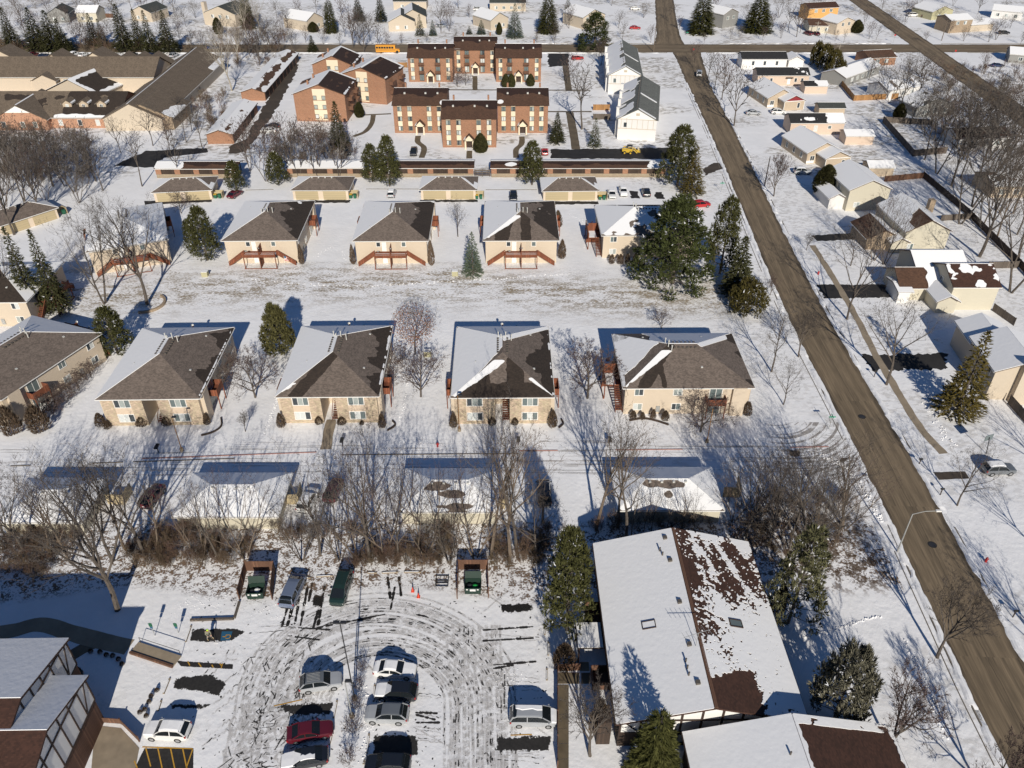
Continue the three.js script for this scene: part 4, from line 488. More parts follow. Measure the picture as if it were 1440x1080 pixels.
// ---------------------------------------------------------------- long shed garages by the dark drive
for (const [fl, fr, d, lab] of [[[288.5, 189], [327, 190], 29, 'long brick-ended garage with a patchy snow roof by the dark drive'], [[338, 129], [371.5, 131], 50, 'long brick-ended garage with a striped brown and snow roof by the drive']]) {
  const b = bld('long_garage', lab, 'garage', fl, fr, 2.7, d, 0.3, 'long garages by the drive'); const A = G(...(d < 40 ? [288.5, 189] : [338, 129]), 2.7), B = G(...(d < 40 ? [341, 128] : [390, 74]), 2.7), rr = Math.atan2(-(B.x - A.x), -(B.z - A.z)); b.t.rotation.y = rr; const M0 = G((fl[0] + fr[0]) / 2, (fl[1] + fr[1]) / 2, 2.7); b.t.position.set(M0.x - Math.sin(rr) * (d / 2 + 0.3), 0, M0.z - Math.cos(rr) * (d / 2 + 0.3));
  const v = vol(b.t, { w: b.w, d, h: 2.7, roof: 'gz', rise: 1.3, ov: 0.3, wall: M.brick, gutter: M.trimBrown, roofM: M.roofBrown, snow: { l: 'full', r: (u, v, L, H, inn, ss) => (d < 40 ? 0.5 : -0.1) + Math.abs(v - H * 0.55) * 0.7 - 0.5 + 1.1 * nz(ss, u, v, 0.35) }, cell: 0.5 });
  for (let i = 0; i < Math.floor(d / 5); i++) onFace(mesh('garage_door', cached('lgd', () => new MB().box(-1.9, 0, 0, 1.9, 2.2, 0.05).geo()), M.trimBrown, b.t), v, 'r', -d / 2 + 2.8 + i * 5, 0);
}
// ---------------------------------------------------------------- white half-timbered row houses
for (const [fl, fr, d, lab] of [[[867.5, 167], [926, 170], 34, 'white row house with grey roof and timbered gable, near one of two'], [[854.5, 106], [904.5, 107], 36, 'white row house with grey roof and tall white chimneys, beside the cross road']]) {
  const b = bld('row_house', lab, 'row house', fl, fr, 5.9, d, 0.4, 'white row houses'), v = vol(b.t, { w: b.w, d, h: 5.9, roof: 'gz', rise: 3.0, ov: 0.4, wall: M.white, gableM: M.trimWhite, roofM: M.roofGrey, snow: { l: (u, v, L, H, inn, ss) => 1.0 - v * 0.1 + (d > 35 ? 1.5 : 0) + 2.2 * nz(ss, u, v * 0.7, 0.25) - (v > H * 0.72 ? 1.3 : 0), r: (u, v, L, H, inn, ss) => 0.5 - Math.min(Math.abs(u - 0.6), Math.abs(u - L * 0.45)) - (v < 1 ? 1 : 0) }, cell: 0.5 });
  const bt = new MB(), hw = b.w / 2, z = d / 2 + 0.02; bt.box(-hw, 3.1, z, hw, 3.25, z + 0.05).box(-hw, 5.75, z, hw, 5.9, z + 0.05); for (let i = -3; i <= 3; i++) bt.box(i * hw / 3.6 - 0.05, 3.25, z, i * hw / 3.6 + 0.05, 5.75, z + 0.045); bt.beam(V(-hw * 0.6, 5.9, z), V(-hw * 0.35, 6.9, z), 0.1, 0.05); mesh('timber', bt, M.beige, b.t); win(v, 'f', -hw * 0.62, 3.6, 0.9, 1.3, { n: 1, out: 0.05 }); mesh('vent', new MB().box(-0.5, 6.9, z, 0.5, 7.6, z + 0.06), M.beige, b.t);
  for (let i = 0; i < 4; i++) mesh('chimney', cached('wchim', () => new MB().box(-0.45, 0, -0.55, 0.35, 8.0, 0.55).box(-0.5, 8.0, -0.6, 0.4, 8.25, 0.6).geo()), M.white, b.t).position.set(-hw - 0.35, 0, d / 2 - 3 - i * d / 4.3);
  for (let i = 0; i < 16; i++) mesh('roof_vent', cached('rv', () => 0), M.pipeDark, v.roofO).position.set(-0.5, v.T - 0.2, d / 2 - 1.5 - i * d / 17);
  for (let i = 0; i < 5; i++) { win(v, 'r', -d / 2 + 4 + i * 6.5, 3.4, 1.3, 1.2); win(v, 'l', -d / 2 + 4 + i * 6.5, 3.4, 1.3, 1.2); }
}
// ---------------------------------------------------------------- large low residence with dormers
{
  const A = G(-60, 165, 3.2), t = thing('care_home', 'sprawling brown-roofed residence with three dormers and pink brick gable', 'building', 0, 0, 0); const o = (px, py, h) => G(px, py, h);
  const zf = G(100, 180).z, X = (px) => G(px, 180).x, base = { wall: M.brickPink, roofM: M.roofSenior, cell: 0.7, ov: 0.5 };
  const fw = vol(t, { ...base, x: (X(-95) + X(170)) / 2, z: zf - 10, w: X(170) - X(-95), d: 20, h: 3.2, roof: 'gx', rise: 4.7, wet: { f: (u, v, L, H) => nz(9, u * 0.6, v, 0.25) * 2 + (u > L * 0.7 ? 0.5 : -0.6) }, snow: { f: (u, v, L, H, inn, ss) => 0.8 - v + (u > L * 0.66 ? 0.5 : -2) + nz(ss, u, v, 0.5) } });
  for (const px of [88, 115, 140, 12]) win(fw, 'f', X(px) - fw.x, 0.8, 1.1, 1.6, { n: 1 });
  for (const px of [95, 118, 143]) { const x = X(px), z = zf - 4.2, d = vol(t, { x, z: z - 1.2, y: 4.2, w: 2.6, d: 3.4, h: 1.9, roof: 'gz', rise: 1.1, ov: 0.3, wall: M.tan, roofM: M.roofSenior, snow: { r: (u, v, L, H) => 0.5 - v } }); win(d, 'f', 0, 0.6, 0.8, 1.0, { n: 2 }); }
  const pg = vol(t, { ...base, x: X(38), z: zf - 6, w: 15.4, d: 16, h: 3.2, roof: 'gz', rise: 4.2, snow: { r: (u, v, L, H) => Math.min(0.7, L - 4 - u > 0 ? 0.6 - Math.abs(v - H) : -1) }, gableM: M.brickPink }); pg.d += 0; for (const x of [-5.2, 0.4, 4]) win(pg, 'f', x, 0.8, 1.1, 1.6, { n: 1, out: 0.02 }); mesh('gable_trim', new MB().poly([V(pg.x - 4.2, 5.1, zf + 2.06), V(pg.x + 4.2, 5.1, zf + 2.06), V(pg.x, 7.2, zf + 2.06)]), M.trimWhite, t);
  const tw = vol(t, { ...base, wall: M.brickTan, x: X(208), z: zf - 6, w: 17, d: 15, h: 3.6, roof: 'gz', rise: 4.0, snow: { r: (u, v, L, H, inn, ss) => 3.4 - v + nz(ss, u, v, 0.5) - Math.max(0, u - 7) * 0.6 } }); for (const x of [-5, 0, 5]) win(tw, 'f', x, 0.8, 1.2, 1.7, { n: 1 });
  const e0 = G(180, 145, 8), e1 = G(277, 66, 8); const rr = Math.atan2(-(e1.x - e0.x), -(e1.z - e0.z)), L = Math.hypot(e1.x - e0.x, e1.z - e0.z), wing = thing('care_home_wing', 'long brown-roofed wing of the residence with a snow-edged ridge', 'building', (e0.x + e1.x) / 2, (e0.z + e1.z) / 2, rr);
  vol(wing, { ...base, wall: M.beige, w: 17, d: L, h: 3.6, roof: 'gz', rise: 4.4, x: 0, z: 0, snow: { l: (u, v, L2, H) => v - H + 0.9, r: (u, v, L2, H, inn, ss) => Math.max(1.7 - Math.hypot((u - 12) * 0.5, v - 3.2) + nz(ss, u, v), u > L2 - 15 ? 1.6 - v * 0.8 : -1) } });
  const rw0 = G(-60, 108, 6), rw1 = G(215, 108, 6), rear = thing('care_home_wing', 'rear two-storey wing of the residence with pale walls and a brown roof', 'building', (rw0.x + rw1.x) / 2, rw0.z - 8, 0); const rv = vol(rear, { ...base, wall: M.peach, w: rw1.x - rw0.x, d: 16, h: 6, roof: 'gx', rise: 4.4 }); for (const px of [46, 67, 90, 100]) win(rv, 'f', G(px, 108, 6).x - rear.position.x, 3.9, 1.0, 1.3, { n: 1 });
  vol(rear, { ...base, x: G(65, 108, 6).x - rear.position.x, z: 8.6, wall: M.peach, w: 7.5, d: 3.2, h: 5.4, roof: 'gz', rise: 2.0 });
  for (const [px, w] of [[10, 20], [82, 13], [140, 16], [176, 9], [198, 9], [218, 9]]) vol(rear, { ...base, x: G(px, 80, 8).x - rear.position.x, z: -9, w, d: 8, h: 5.6, roof: 'gz', rise: 4.2 * w / 20 + 1.6, wall: M.peach });
  const mc = G(128, 112, 5), mid = thing('care_home_wing', 'dark hipped wing of the residence with snow along its roof edges', 'building', mc.x, mc.z, R(-14)); vol(mid, { ...base, wall: M.beige, w: 19, d: 20, h: 3.6, roof: 'gz', rise: 4.2, roofM: M.roofWet, snow: { l: (u, v, L2, H, inn, ss) => Math.max(0.9 - inn(u, v) + 0.3 * nz(ss, u, v), -1), r: (u, v, L2, H, inn, ss) => 1.4 - inn(u, v) + 0.8 * nz(ss, u, v) } });
}

// ---------------------------------------------------------------- big gabled building and its neighbour
{
  const t = thing('gabled_building', 'large low building with a snowy roof and a brown half-melted slope, half-timbered gable', 'building', 19.6, -56.6, R(0.8));
  const speck = (u, v, L, H, inn, ss) => { const a = u / L, t = v / H, dg = fbm((u + v * 1.1) * 0.16 + 3, (v - u * 0.35) * 0.62, 3), B = 0.50 * sst(0.44, 0.66, a) * (0.36 + 1.2 * sst(0.34, 0.58, dg)) + 0.42 * sst(0.70, 0.86, t) * sst(0.2, 0.34, a) * sst(0.4, 0.56, fbm(u * 0.5, 7, 2)) + 0.34 * sst(0.36, 0.3, Math.abs(a - 0.33) * 2.2) * sst(0.3, 0.6, t) * sst(0.36, 0.6, dg) + 1.5 * sst(3.8, 2.6, u - 0.35 * (H - v)) * sst(0.40, 0.56, t) - 0.35 * sst(1.4, 0.4, L - u) - 0.3 * sst(0.9, 0.2, v); const N = fbm(u * 3.4, v * 3.4, 2) * 0.6 + vn(u * 8.5, v * 8.5) * 0.4; return 0.43 + (N - 0.5) * 1.9 - B; };
  const v = vol(t, { w: 18.2, d: 23, h: 4.6, roof: 'gz', rise: 2.6, ov: 0.45, wall: M.fenceDark, gableM: M.trimWhite, roofM: M.roofMaroon, gutter: M.trimBrown, cell: 0.1, th: 0.22, snow: { l: (u, v, L, H) => H - 0.22 - v, r: speck } });
  const zf = 11.5, b = new MB(); mesh('plaster', new MB().box(-8.9, 2.5, zf, 9.0, 4.55, zf + 0.04), M.trimWhite, t);
  for (let i = 0; i <= 9; i++) { const x = -9 + i * 2; b.box(x - 0.11, 2.5, zf + 0.04, x + 0.11, 4.7 + (1 - Math.abs(x) / 9.5) * 2.1, zf + 0.1); } b.box(-9.1, 2.4, zf + 0.04, 9.1, 2.6, zf + 0.11).box(-9.1, 4.5, zf + 0.04, 9.1, 4.7, zf + 0.105).beam(V(-8.7, 4.5, zf + 0.08), V(-7.1, 2.6, zf + 0.08), 0.2, 0.05); mesh('timber', b, M.trimBrown, t);
  for (const [x, z] of [[-1.2, 9], [-1.2, 4.5], [-1.2, -1], [-1.2, -7], [-1.2, -10.5]]) { const k = mesh('roof_vent', new MB().box(-0.22, -0.1, -0.22, 0.22, 0.3, 0.22), M.pipeDark, v.roofO); k.position.set(x, v.T - 0.3, z); }
  for (const [x, z] of [[-1.9, 8], [-1.9, 7.2], [-1.9, 6.4], [-1.9, -8], [-2.1, -8.7]]) mesh('vent_pipe', cached('vp2', () => new MB().tube(V(0, -0.2, 0), V(0, 0.55, 0), 0.09, 0.09, 8).geo()), M.pipeDark, v.roofO).position.set(x, v.T - 0.45, z);
  for (const x of [-4.8, 4.6]) { const sk = mesh('skylight', new MB().box(-0.75, 0, -0.5, 0.75, 0.16, -0.42).box(-0.75, 0, 0.42, 0.75, 0.16, 0.5).box(-0.75, 0, -0.42, -0.67, 0.15, 0.42).box(0.67, 0, -0.42, 0.75, 0.15, 0.42), M.trimBrown, v.roofO); sk.position.set(x, v.T - Math.abs(x) * 0.274 + 0.04, 1.2); sk.rotation.z = x > 0 ? -0.267 : 0.267; mesh('pane', new MB().box(-0.66, 0.02, -0.41, 0.66, 0.1, 0.41), x > 0 ? M.glassMid : M.roofSnow, sk); }
  mesh('ridge_cap', new MB().box(-0.16, v.T - 0.03, -11.9, 0.16, v.T + 0.06, 11.9), M.fenceBrown, v.roofO);
  const an = mesh('antenna', new MB().tube(V(0, 0, 0), V(0, 2.2, 0), 0.03, 0.03, 6).beam(V(-1.6, 2.1, 0.5), V(1.4, 2.1, -0.5), 0.04), M.galv, v.roofO); an.position.set(-0.6, v.T - 0.1, 4.8); for (let i = 0; i < 7; i++) mesh('rod', new MB().beam(V(-1.5 + i * 0.45 - 0.2, 2.1, 0.48 - i * 0.15 - 0.6), V(-1.5 + i * 0.45 + 0.2, 2.1, 0.48 - i * 0.15 + 0.6), 0.025), M.galv, an);
  for (const [z0, z1] of [[-5.6, -2.5], [3.0, 5.2]]) { const k = mesh('balcony', new MB().box(-11.0, 0.2, z0, -9.1, 0.4, z1), M.fenceBrown, t); mesh('railing', new MB().box(-11.0, 0.4, z0, -10.9, 1.5, z1).box(-11.0, 0.4, z1 - 0.1, -9.1, 1.5, z1).box(-11, 0.4, z0, -9.1, 1.5, z0 + 0.1), M.fenceBrown, k); }
  mesh('entry_roof', new MB().box(-12.4, 2.7, -1.6, -9.1, 2.85, 1.8), M.fenceDark, t); mesh('snow_layer', new MB().box(-12.35, 2.85, -1.55, -9.6, 2.93, 1.75), M.roofSnow, t); for (const z of [-1.4, 1.6]) mesh('post', new MB().box(-12.3, 0, z - 0.08, -12.14, 2.7, z + 0.08), M.trimBrown, t);
  mesh('chimney_wall', new MB().box(-11.2, 0, 9.3, -9.8, 3.9, 11.3), M.fenceDark, t);
  door(v, 'f', -5.2, 0, 1.0, 2.1, M.glassMid); win(v, 'f', -3.2, 0.6, 1.6, 1.4, { n: 2, trim: M.trimBrown }); for (let i = 0; i < 4; i++) { win(v, 'r', -8 + i * 5, 1.0, 1.6, 1.3, { n: 2, trim: M.trimBrown }); win(v, 'l', -8 + i * 5, 1.0, 1.6, 1.3, { n: 2, trim: M.trimBrown }); }
}
{
  const e0 = G(1085, 992, 6.9), t = thing('gabled_building', 'neighbouring building with one snowy slope and one bare dark maroon slope', 'building', 27.2, -33.2, R(2));
  const v = vol(t, { w: 19.6, d: 21, h: 4.6, roof: 'gz', rise: 2.6, ov: 0.45, wall: M.fenceDark, gableM: M.trimWhite, roofM: M.roofMaroon, gutter: M.trimBrown, cell: 0.16, th: 0.22, snow: { l: 'full', r: (u, v, L, H, inn, ss) => Math.max(0.35 - inn(u, v) + 0.35 * nz(ss, u, v, 1.5), -0.75 + 0.6 * nz(ss, u, v, 2.6), L - u < 1 ? 0.3 + nz(ss, u, v, 1) : -1) } });
  for (const [x, z] of [[-1.3, -7], [-1.3, -4]]) mesh('vent_pipe', cached('vp2', () => 0), M.pipeDark, v.roofO).position.set(x, v.T - 0.35, z); mesh('roof_vent', new MB().box(-0.25, -0.1, -0.25, 0.25, 0.3, 0.25), M.pipeDark, v.roofO).position.set(-0.9, v.T - 0.25, -2.6);
  for (let i = 0; i < 3; i++) win(v, 'r', -6 + i * 5, 1.0, 1.6, 1.3, { n: 2, trim: M.trimBrown });
}
// ---------------------------------------------------------------- half-timbered building at the left
{
  const t = thing('timbered_building', 'brown half-timbered building with two stepped gables and snow on its shaded slopes', 'building', -54.5, -43.4, R(1));
  const blk = (x, z, w, d, h, rise, sn) => {
    const v = vol(t, { x, z, w, d, h, roof: 'gx', rise, ov: 0.35, wall: M.fenceBrown, gableM: M.trimWhite, roofM: M.roofMaroon, gutter: M.trimBrown, cell: 0.2, th: 0.22, snow: { b: 'full', f: sn } }), X = x + w / 2, b = new MB(); mesh('plaster', new MB().box(X, h * 0.52, z - d / 2 + 0.02, X + 0.03, h + 0.02, z + d / 2 - 0.02), M.trimWhite, t);
    const n = Math.round(d / 1.7); for (let i = 0; i <= n; i++) { const zz = z - d / 2 + d * i / n; b.box(X + 0.03, h * 0.52, zz - 0.09, X + 0.09, h + rise * (1 - Math.abs(zz - z) / (d / 2)) * 0.95, zz + 0.09); } b.box(X + 0.03, h * 0.5, z - d / 2, X + 0.1, h * 0.5 + 0.2, z + d / 2).box(X + 0.03, h, z - d / 2, X + 0.095, h + 0.2, z + d / 2); b.beam(V(X + 0.06, h * 0.55, z - d / 2 + 1.6), V(X + 0.06, h, z - d / 2 + 0.4), 0.06, 0.16); mesh('timber', b, M.trimBrown, t);
    for (let i = 0; i < 4; i++) win(v, 'b', -w / 2 + 2.4 + i * 3.6, h * 0.6, 1.3, 1.2, { n: 2, trim: M.trimBrown }); return v;
  };
  blk(0, 0, 17, 16.4, 8, 2.6, null);
  const a = G(115, 951, 7.4); blk(a.x + 54.5 - 3.2, a.z + 43.4 + 7.4, 7, 14, 7.3, 2.5, (u, v, L, H, inn, ss) => Math.max(0.9 - u + 0.5 * nz(ss, u, v), 0.9 - Math.hypot((u - 4) * 0.6, v - 3.2) + 0.9 * nz(ss, u, v, 1.5)));
  const w = vol(t, { x: -9.5, z: -1.0, w: 14, d: 16.6, h: 8.3, roof: 'gx', rise: 2.6, ov: 0.35, wall: M.fenceBrown, roofM: M.roofMaroon, snow: { b: 'full' } });
  for (const [x, z] of [[-1.5, -1.2], [-1.9, -0.4], [-4, -0.4]]) mesh('vent_pipe', cached('vp2', () => 0), M.pipeDark, t).position.set(x, 10.35, z);
}
// ---------------------------------------------------------------- small homes on the right
function home(name, label, fl, fr, h, d, o, extra) { const b = bld(name, label, name === 'shed' ? 'shed' : 'house', fl, fr, h, d, 0.25, o.group), v = vol(b.t, { w: b.w, d, h, ov: 0.25, cell: 0.4, ...o }); if (extra) extra(v, b); return b; }
const S2 = { f: 'full', b: 'full', l: 'full', r: 'full' };
const sparse = (k) => (u, v, L, H, inn, ss) => -0.9 + 1.9 * sst(0.45, 0.85, u / L) * k + 0.8 * nz(ss, u, v, 1.1);
home('house', 'white narrow house with a plain black roof', [1043.5, 83], [1108.5, 83], 3.4, 7, { wall: M.white, roofM: M.roofBlack, rise: 1.7, snow: { b: 'full' } }, (v) => { for (const x of [-4, 0.2, 4.6]) win(v, 'f', x, 1.2, 0.9, 1.4, { n: 1, pane: M.glass }); });
home('shed', 'white gabled shed beside the narrow white house', [1109, 91 - 6], [1132, 91 - 6], 2.6, 7, { wall: M.white, roof: 'gz', rise: 1.4, snow: S2 });
home('house', 'peach narrow house with a black roof and a small awning over its door', [1065.5, 106], [1140, 106], 3.4, 7, { wall: M.pink, roofM: M.roofBlack, rise: 1.7, snow: { b: 'full', f: sparse(0.35) } }, (v) => { for (const x of [-6.4, -4, 4.3, 6.5]) win(v, 'f', x, 1.2, 0.8, 1.2, { n: 1, pane: M.glass }); door(v, 'f', 2.0, 0.4, 1, 2.1); mesh('awning', new MB().box(0.8, 2.6, 3.5, 3.2, 2.7, 4.4), M.trimBrown, v.parent); });
home('shed', 'peach shed whose black roof is half under snow', [1132, 121], [1166, 121], 2.5, 5, { wall: M.pink, roofM: M.roofBlack, rise: 1.0, snow: { f: (u, v, L, H, inn, ss) => u - L * 0.5 + nz(ss, u, v), b: 'full' } });
function gabled(label, fl, fr, fl2, fr2, wall, acc) {
  const b = bld('house', label, 'house', fl, fr, 3.0, 14, 0.3, 'small gabled houses'), v = vol(b.t, { w: b.w, d: 14, h: 3.0, ov: 0.3, roof: 'gz', rise: 2.5, wall, snow: S2, gableM: wall }); const A = G(...fl2, 2.9), B = G(...fr2, 2.9), c = b.t.worldToLocal(V((A.x + B.x) / 2, 0, (A.z + B.z) / 2)), w2 = A.distanceTo(B) - 0.6; b.t.updateMatrixWorld(); const c2 = b.t.worldToLocal(V((A.x + B.x) / 2, 0, (A.z + B.z) / 2));
  const k = vol(b.t, { x: c2.x, z: c2.z - 3.2, w: w2, d: 5.8, h: 2.9, ov: 0.3, roof: 'gz', rise: 1.7, wall, snow: S2, gableM: acc || wall }); win(k, 'f', w2 * 0.22, 0.7, 0.8, 1.5, { n: 1, pane: M.glass }); mesh('trim', new MB().box(c2.x - w2 / 2 - 0.05, 2.75, c2.z - 0.28, c2.x + w2 / 2 + 0.05, 2.95, c2.z - 0.2).box(c2.x - w2 / 2 - 0.02, 0, c2.z - 0.28, c2.x - w2 / 2 + 0.12, 2.75, c2.z - 0.2).box(c2.x + w2 / 2 - 0.12, 0, c2.z - 0.28, c2.x + w2 / 2 + 0.02, 2.75, c2.z - 0.2), M.trimWhite, b.t);
  win(v, 'f', -b.w * 0.34, 0.9, 1.2, 1.2, { n: 2, pane: M.glass }); mesh('porch_rail', new MB().box(-b.w / 2, 0.2, 7, -b.w / 2 + 2.2, 0.9, 7.08), M.trimWhite, b.t); for (const z of [-4, 0, 4]) win(v, 'l', z, 0.9, 1.0, 1.3, { n: 1 });
}
gabled('tan gabled house with a dark red gable peak and a snowy roof', [1080, 138.5], [1121, 136], [1102, 142.5], [1135, 142], M.tan, mat(0.22, 0.02, 0.025, 0.8)); gabled('tan gabled house with a white-trimmed porch beside a rounded evergreen', [1135.5, 216], [1186, 212], [1159.5, 222.5], [1201, 222.5], M.tan);
home('shed', 'tan shed with a plain dark roof', [1152, 152], [1190.5, 152], 2.4, 4.5, { wall: M.tan, roofM: M.roofSlate, rise: 1.0, snow: { b: 'full' } });
home('house', 'peach narrow house with snow clinging to one end of its black roof', [1112, 173], [1190, 173], 3.4, 7, { wall: M.pink, roofM: M.roofBlack, rise: 1.7, snow: { b: 'full', f: (u, v, L, H, inn, ss) => Math.max(-0.7 + 1.6 * sst(0.6, 0.75, u / L) + 0.9 * nz(ss, u, v, 1.3), 0.7 - Math.hypot((u - L * 0.36) * 0.35, v - 1.5) + 0.6 * nz(ss, u, v, 1.6), 0.25 - v) } }, (v) => { win(v, 'f', -3.8, 1.0, 0.9, 1.5, { n: 1 }); win(v, 'f', -0.4, 1.0, 0.9, 1.5, { n: 1 }); win(v, 'f', 3.6, 1.7, 0.9, 0.8, { n: 1 }); });
home('shed', 'peach shed with a snowy roof next to the narrow peach house', [1189.5, 191.5], [1231.5, 191.5], 2.5, 5, { wall: M.pink, rise: 1.0, snow: S2 }); home('shed', 'brown-grey shed with a snowy roof beside a low red-brown fence', [1222, 236], [1260, 236], 2.4, 4.6, { wall: M.tan, rise: 1.0, snow: S2 });
home('house', 'cream two-storey house with a low garage on its side, its gable crossed by bare branches', [1195, 268], [1255, 266], 5.2, 13, { wall: M.cream, roof: 'gz', rise: 2.3, ov: 0.35, snow: S2, gableM: M.cream }, (v, b) => { vol(b.t, { x: -b.w / 2 - 1.8, z: 0.5, w: 3.7, d: 9, h: 2.7, roof: 'gz', rise: 1.2, wall: M.white, snow: S2 }); win(v, 'f', -2.5, 1.0, 1.4, 1.1); win(v, 'l', -4, 3.4, 1.2, 1.2); win(v, 'l', 1, 3.4, 1.2, 1.2); });
home('house', 'cream two-storey house with a dark garage gable and a stone chimney', [1274, 326.5], [1339, 325], 5.0, 14, { wall: M.cream, roof: 'gz', rise: 2.6, ov: 0.35, roofM: M.roofBrown, gableM: M.cream, snow: { r: 'full', l: (u, v, L, H, inn, ss) => Math.max(L * 0.9 - u - v * 0.9 + 1.2 * nz(ss, u, v, 0.5), 2 - v) } }, (v, b) => { vol(b.t, { x: -b.w / 2 - 3.4, z: 1, w: 7, d: 8, h: 2.7, roof: 'gz', rise: 2.0, wall: M.brickTan, roofM: M.roofBrown, snow: { r: 'full' } }); vol(b.t, { x: -b.w / 2 - 0.6, z: 5.2, w: 3.4, d: 3.4, h: 2.6, roof: 'gz', rise: 1, wall: M.cream, snow: S2 }); mesh('chimney', new MB().box(b.w / 2 - 0.2, 0, -4, b.w / 2 + 1.0, 7.6, -2.8), M.brickTan, b.t); win(v, 'f', -3, 0.9, 1.2, 1.2); });
home('house', 'large cream house with tree shadows on its wall and a brown-roofed garage wing', [1341, 404], [1409, 404], 5.0, 9.5, { wall: M.cream, roof: 'gx', rise: 2.3, ov: 0.3, roofM: M.roofMaroon, snow: { b: 'full', f: patchy(0.0, 0.5, 1.3) } }, (v, b) => { vol(b.t, { x: -b.w / 2 + 1.5, z: -7.5, w: 9.5, d: 9, h: 4.2, roof: 'gx', rise: 2.2, wall: M.cream, roofM: M.roofBrown, snow: S2 }); vol(b.t, { x: -b.w / 2 - 4.0, z: -2.8, w: 7.6, d: 7.6, h: 2.8, roof: 'gx', rise: 2.3, wall: M.cream, roofM: M.roofBrown, snow: { b: 'full', f: (u, v, L, H, inn, ss) => u - L * 0.66 + 0.8 * nz(ss, u, v, 0.8) } }); vol(b.t, { x: -b.w / 2 - 0.9, z: 3.2, w: 3.6, d: 5.4, h: 2.6, roof: 'gz', rise: 1.2, wall: M.cream, snow: S2 }); vol(b.t, { x: -b.w / 2 - 7.4, z: -0.5, w: 2.2, d: 5.4, h: 2.6, roof: 'gx', rise: 0.6, wall: M.white, snow: S2 }); win(v, 'l', 0, 3.3, 1.1, 1.3); });
{ const A = G(1399, 523, 5.6), B = G(1372.6, 486, 5.6), rr = Math.atan2(-(B.x - A.x), -(B.z - A.z)), t = thing('house', 'beige two-storey house with a broad boxed chimney behind a spruce', 'house', A.x + 5.2 * Math.cos(rr) - 5.2 * Math.sin(rr), A.z - 5.2 * Math.sin(rr) - 5.2 * Math.cos(rr), rr), v = vol(t, { w: 9.6, d: 9.6, h: 5.6, roof: 'gz', rise: 2.2, wall: M.beige, snow: S2, gableM: M.beige }); for (const y of [0.9, 3.4]) for (const z of [1.0, 3.0]) win(v, 'l', z, y, 1.0, 1.6, { n: 1, pane: M.glass }); mesh('chimney', new MB().box(-1.3, 0, 4.8, 1.6, 8.4, 5.9), M.beige, t); win(v, 'f', 3.4, 1.0, 1.2, 1.6); vol(t, { x: -1, z: -8.2, w: 7, d: 6.6, h: 4.6, roof: 'gz', rise: 1.8, wall: M.beige, snow: S2 }); }
// houses behind the fences and along the cross road
const far = (label, fl, fr, h, d, o, f) => home('house', label, fl, fr, h, d, o, (v, b) => { const n = Math.max(1, Math.floor(b.w / 4)); for (let i = 0; i < n; i++) win(v, 'f', (i - (n - 1) / 2) * 3.6, h > 4 ? 3.2 : 0.9, 1.3, 1.2, { n: 2 }); if (f) f(v, b); });
far('low house with a snowy roof and a red-brown wall behind the tan fence', [1190, 110], [1240, 92], 2.9, 9, { wall: M.greySide, roof: 'gx', rise: 1.8, snow: S2 }); far('low white house with a snowy roof and brown eaves behind bare trees inside the fence', [1250, 128], [1296, 121], 2.9, 9, { wall: M.white, roof: 'gx', rise: 1.7, snow: { f: patchy(0.6), b: 'full' } }); far('grey house with a pointed dark roof among bare trees', [1290, 152], [1345, 148], 3.0, 9, { wall: M.greySide, roof: 'gz', rise: 2.6, roofM: M.roofSlate, snow: { l: patchy(0.3) } }); far('pale low house with a dark brown roof behind the tall bare trees', [1350, 196], [1425, 193], 3.0, 9, { wall: M.white, roof: 'gx', rise: 1.6, roofM: M.roofMaroon, snow: { b: 'full', f: (u, v, L, H, inn, ss) => 0.4 - v } }); far('brown-roofed house low among bare trees behind the long fence', [1395, 262], [1450, 262], 3.0, 9, { wall: M.tan, roof: 'gx', rise: 1.8, roofM: M.roofBrown, snow: { f: patchy(0.2), b: 'full' } });
far('red brick house with a brown roof at the street crossing', [1222, 82], [1262, 80], 2.8, 9, { wall: M.brick, roof: 'gx', rise: 1.6, roofM: M.roofBrown, snow: { b: 'full' } });
far('olive gabled house beside a white van', [1312, 17], [1342, 14], 3.4, 12, { wall: M.olive, roof: 'gz', rise: 2, snow: S2 }); far('brown split-level house with a leaning pole before it', [1338, 29], [1370, 27], 5.0, 9, { wall: M.brickTan, roof: 'gx', rise: 1.4, snow: S2 }, (v, b) => vol(b.t, { x: b.w / 2 + 5.5, z: 0.5, w: 11, d: 8, h: 2.8, roof: 'gx', rise: 1.2, wall: M.beige, snow: S2 })); far('white house at the end of the far street', [1395, 14], [1440, 18], 3.2, 9, { wall: M.white, roof: 'gx', rise: 1.7, snow: S2 }); far('dark-sided house beside a blue tarpaulin', [1420, 76], [1470, 80], 3.0, 9, { wall: M.greySide, roof: 'gx', rise: 1.7, snow: S2 });
far('cream ranch house with a brown roof and a snow patch', [1138, 36], [1178, 36.5], 2.9, 10, { wall: M.cream, roof: 'gx', rise: 1.8, roofM: M.roofBrown, snow: { b: 'full', f: (u, v, L, H, inn, ss) => u - L * 0.65 + nz(ss, u, v) } }); far('tan two-storey house with a wide gable beside a clipped round bush', [1178, 33], [1204, 29], 4.6, 9, { wall: M.peach, roof: 'gz', rise: 1.8, snow: S2 }); far('orange house with a maroon roof', [1138, 12], [1181, 10], 5.0, 8, { wall: M.orange, roof: 'gx', rise: 1.6, roofM: M.roofMaroon, snow: { b: 'full' } });
far('pale grey two-storey house between two dark pines', [1018, 21], [1040, 17], 5.4, 12, { wall: M.greySide, roof: 'gz', rise: 2.0, snow: S2 });
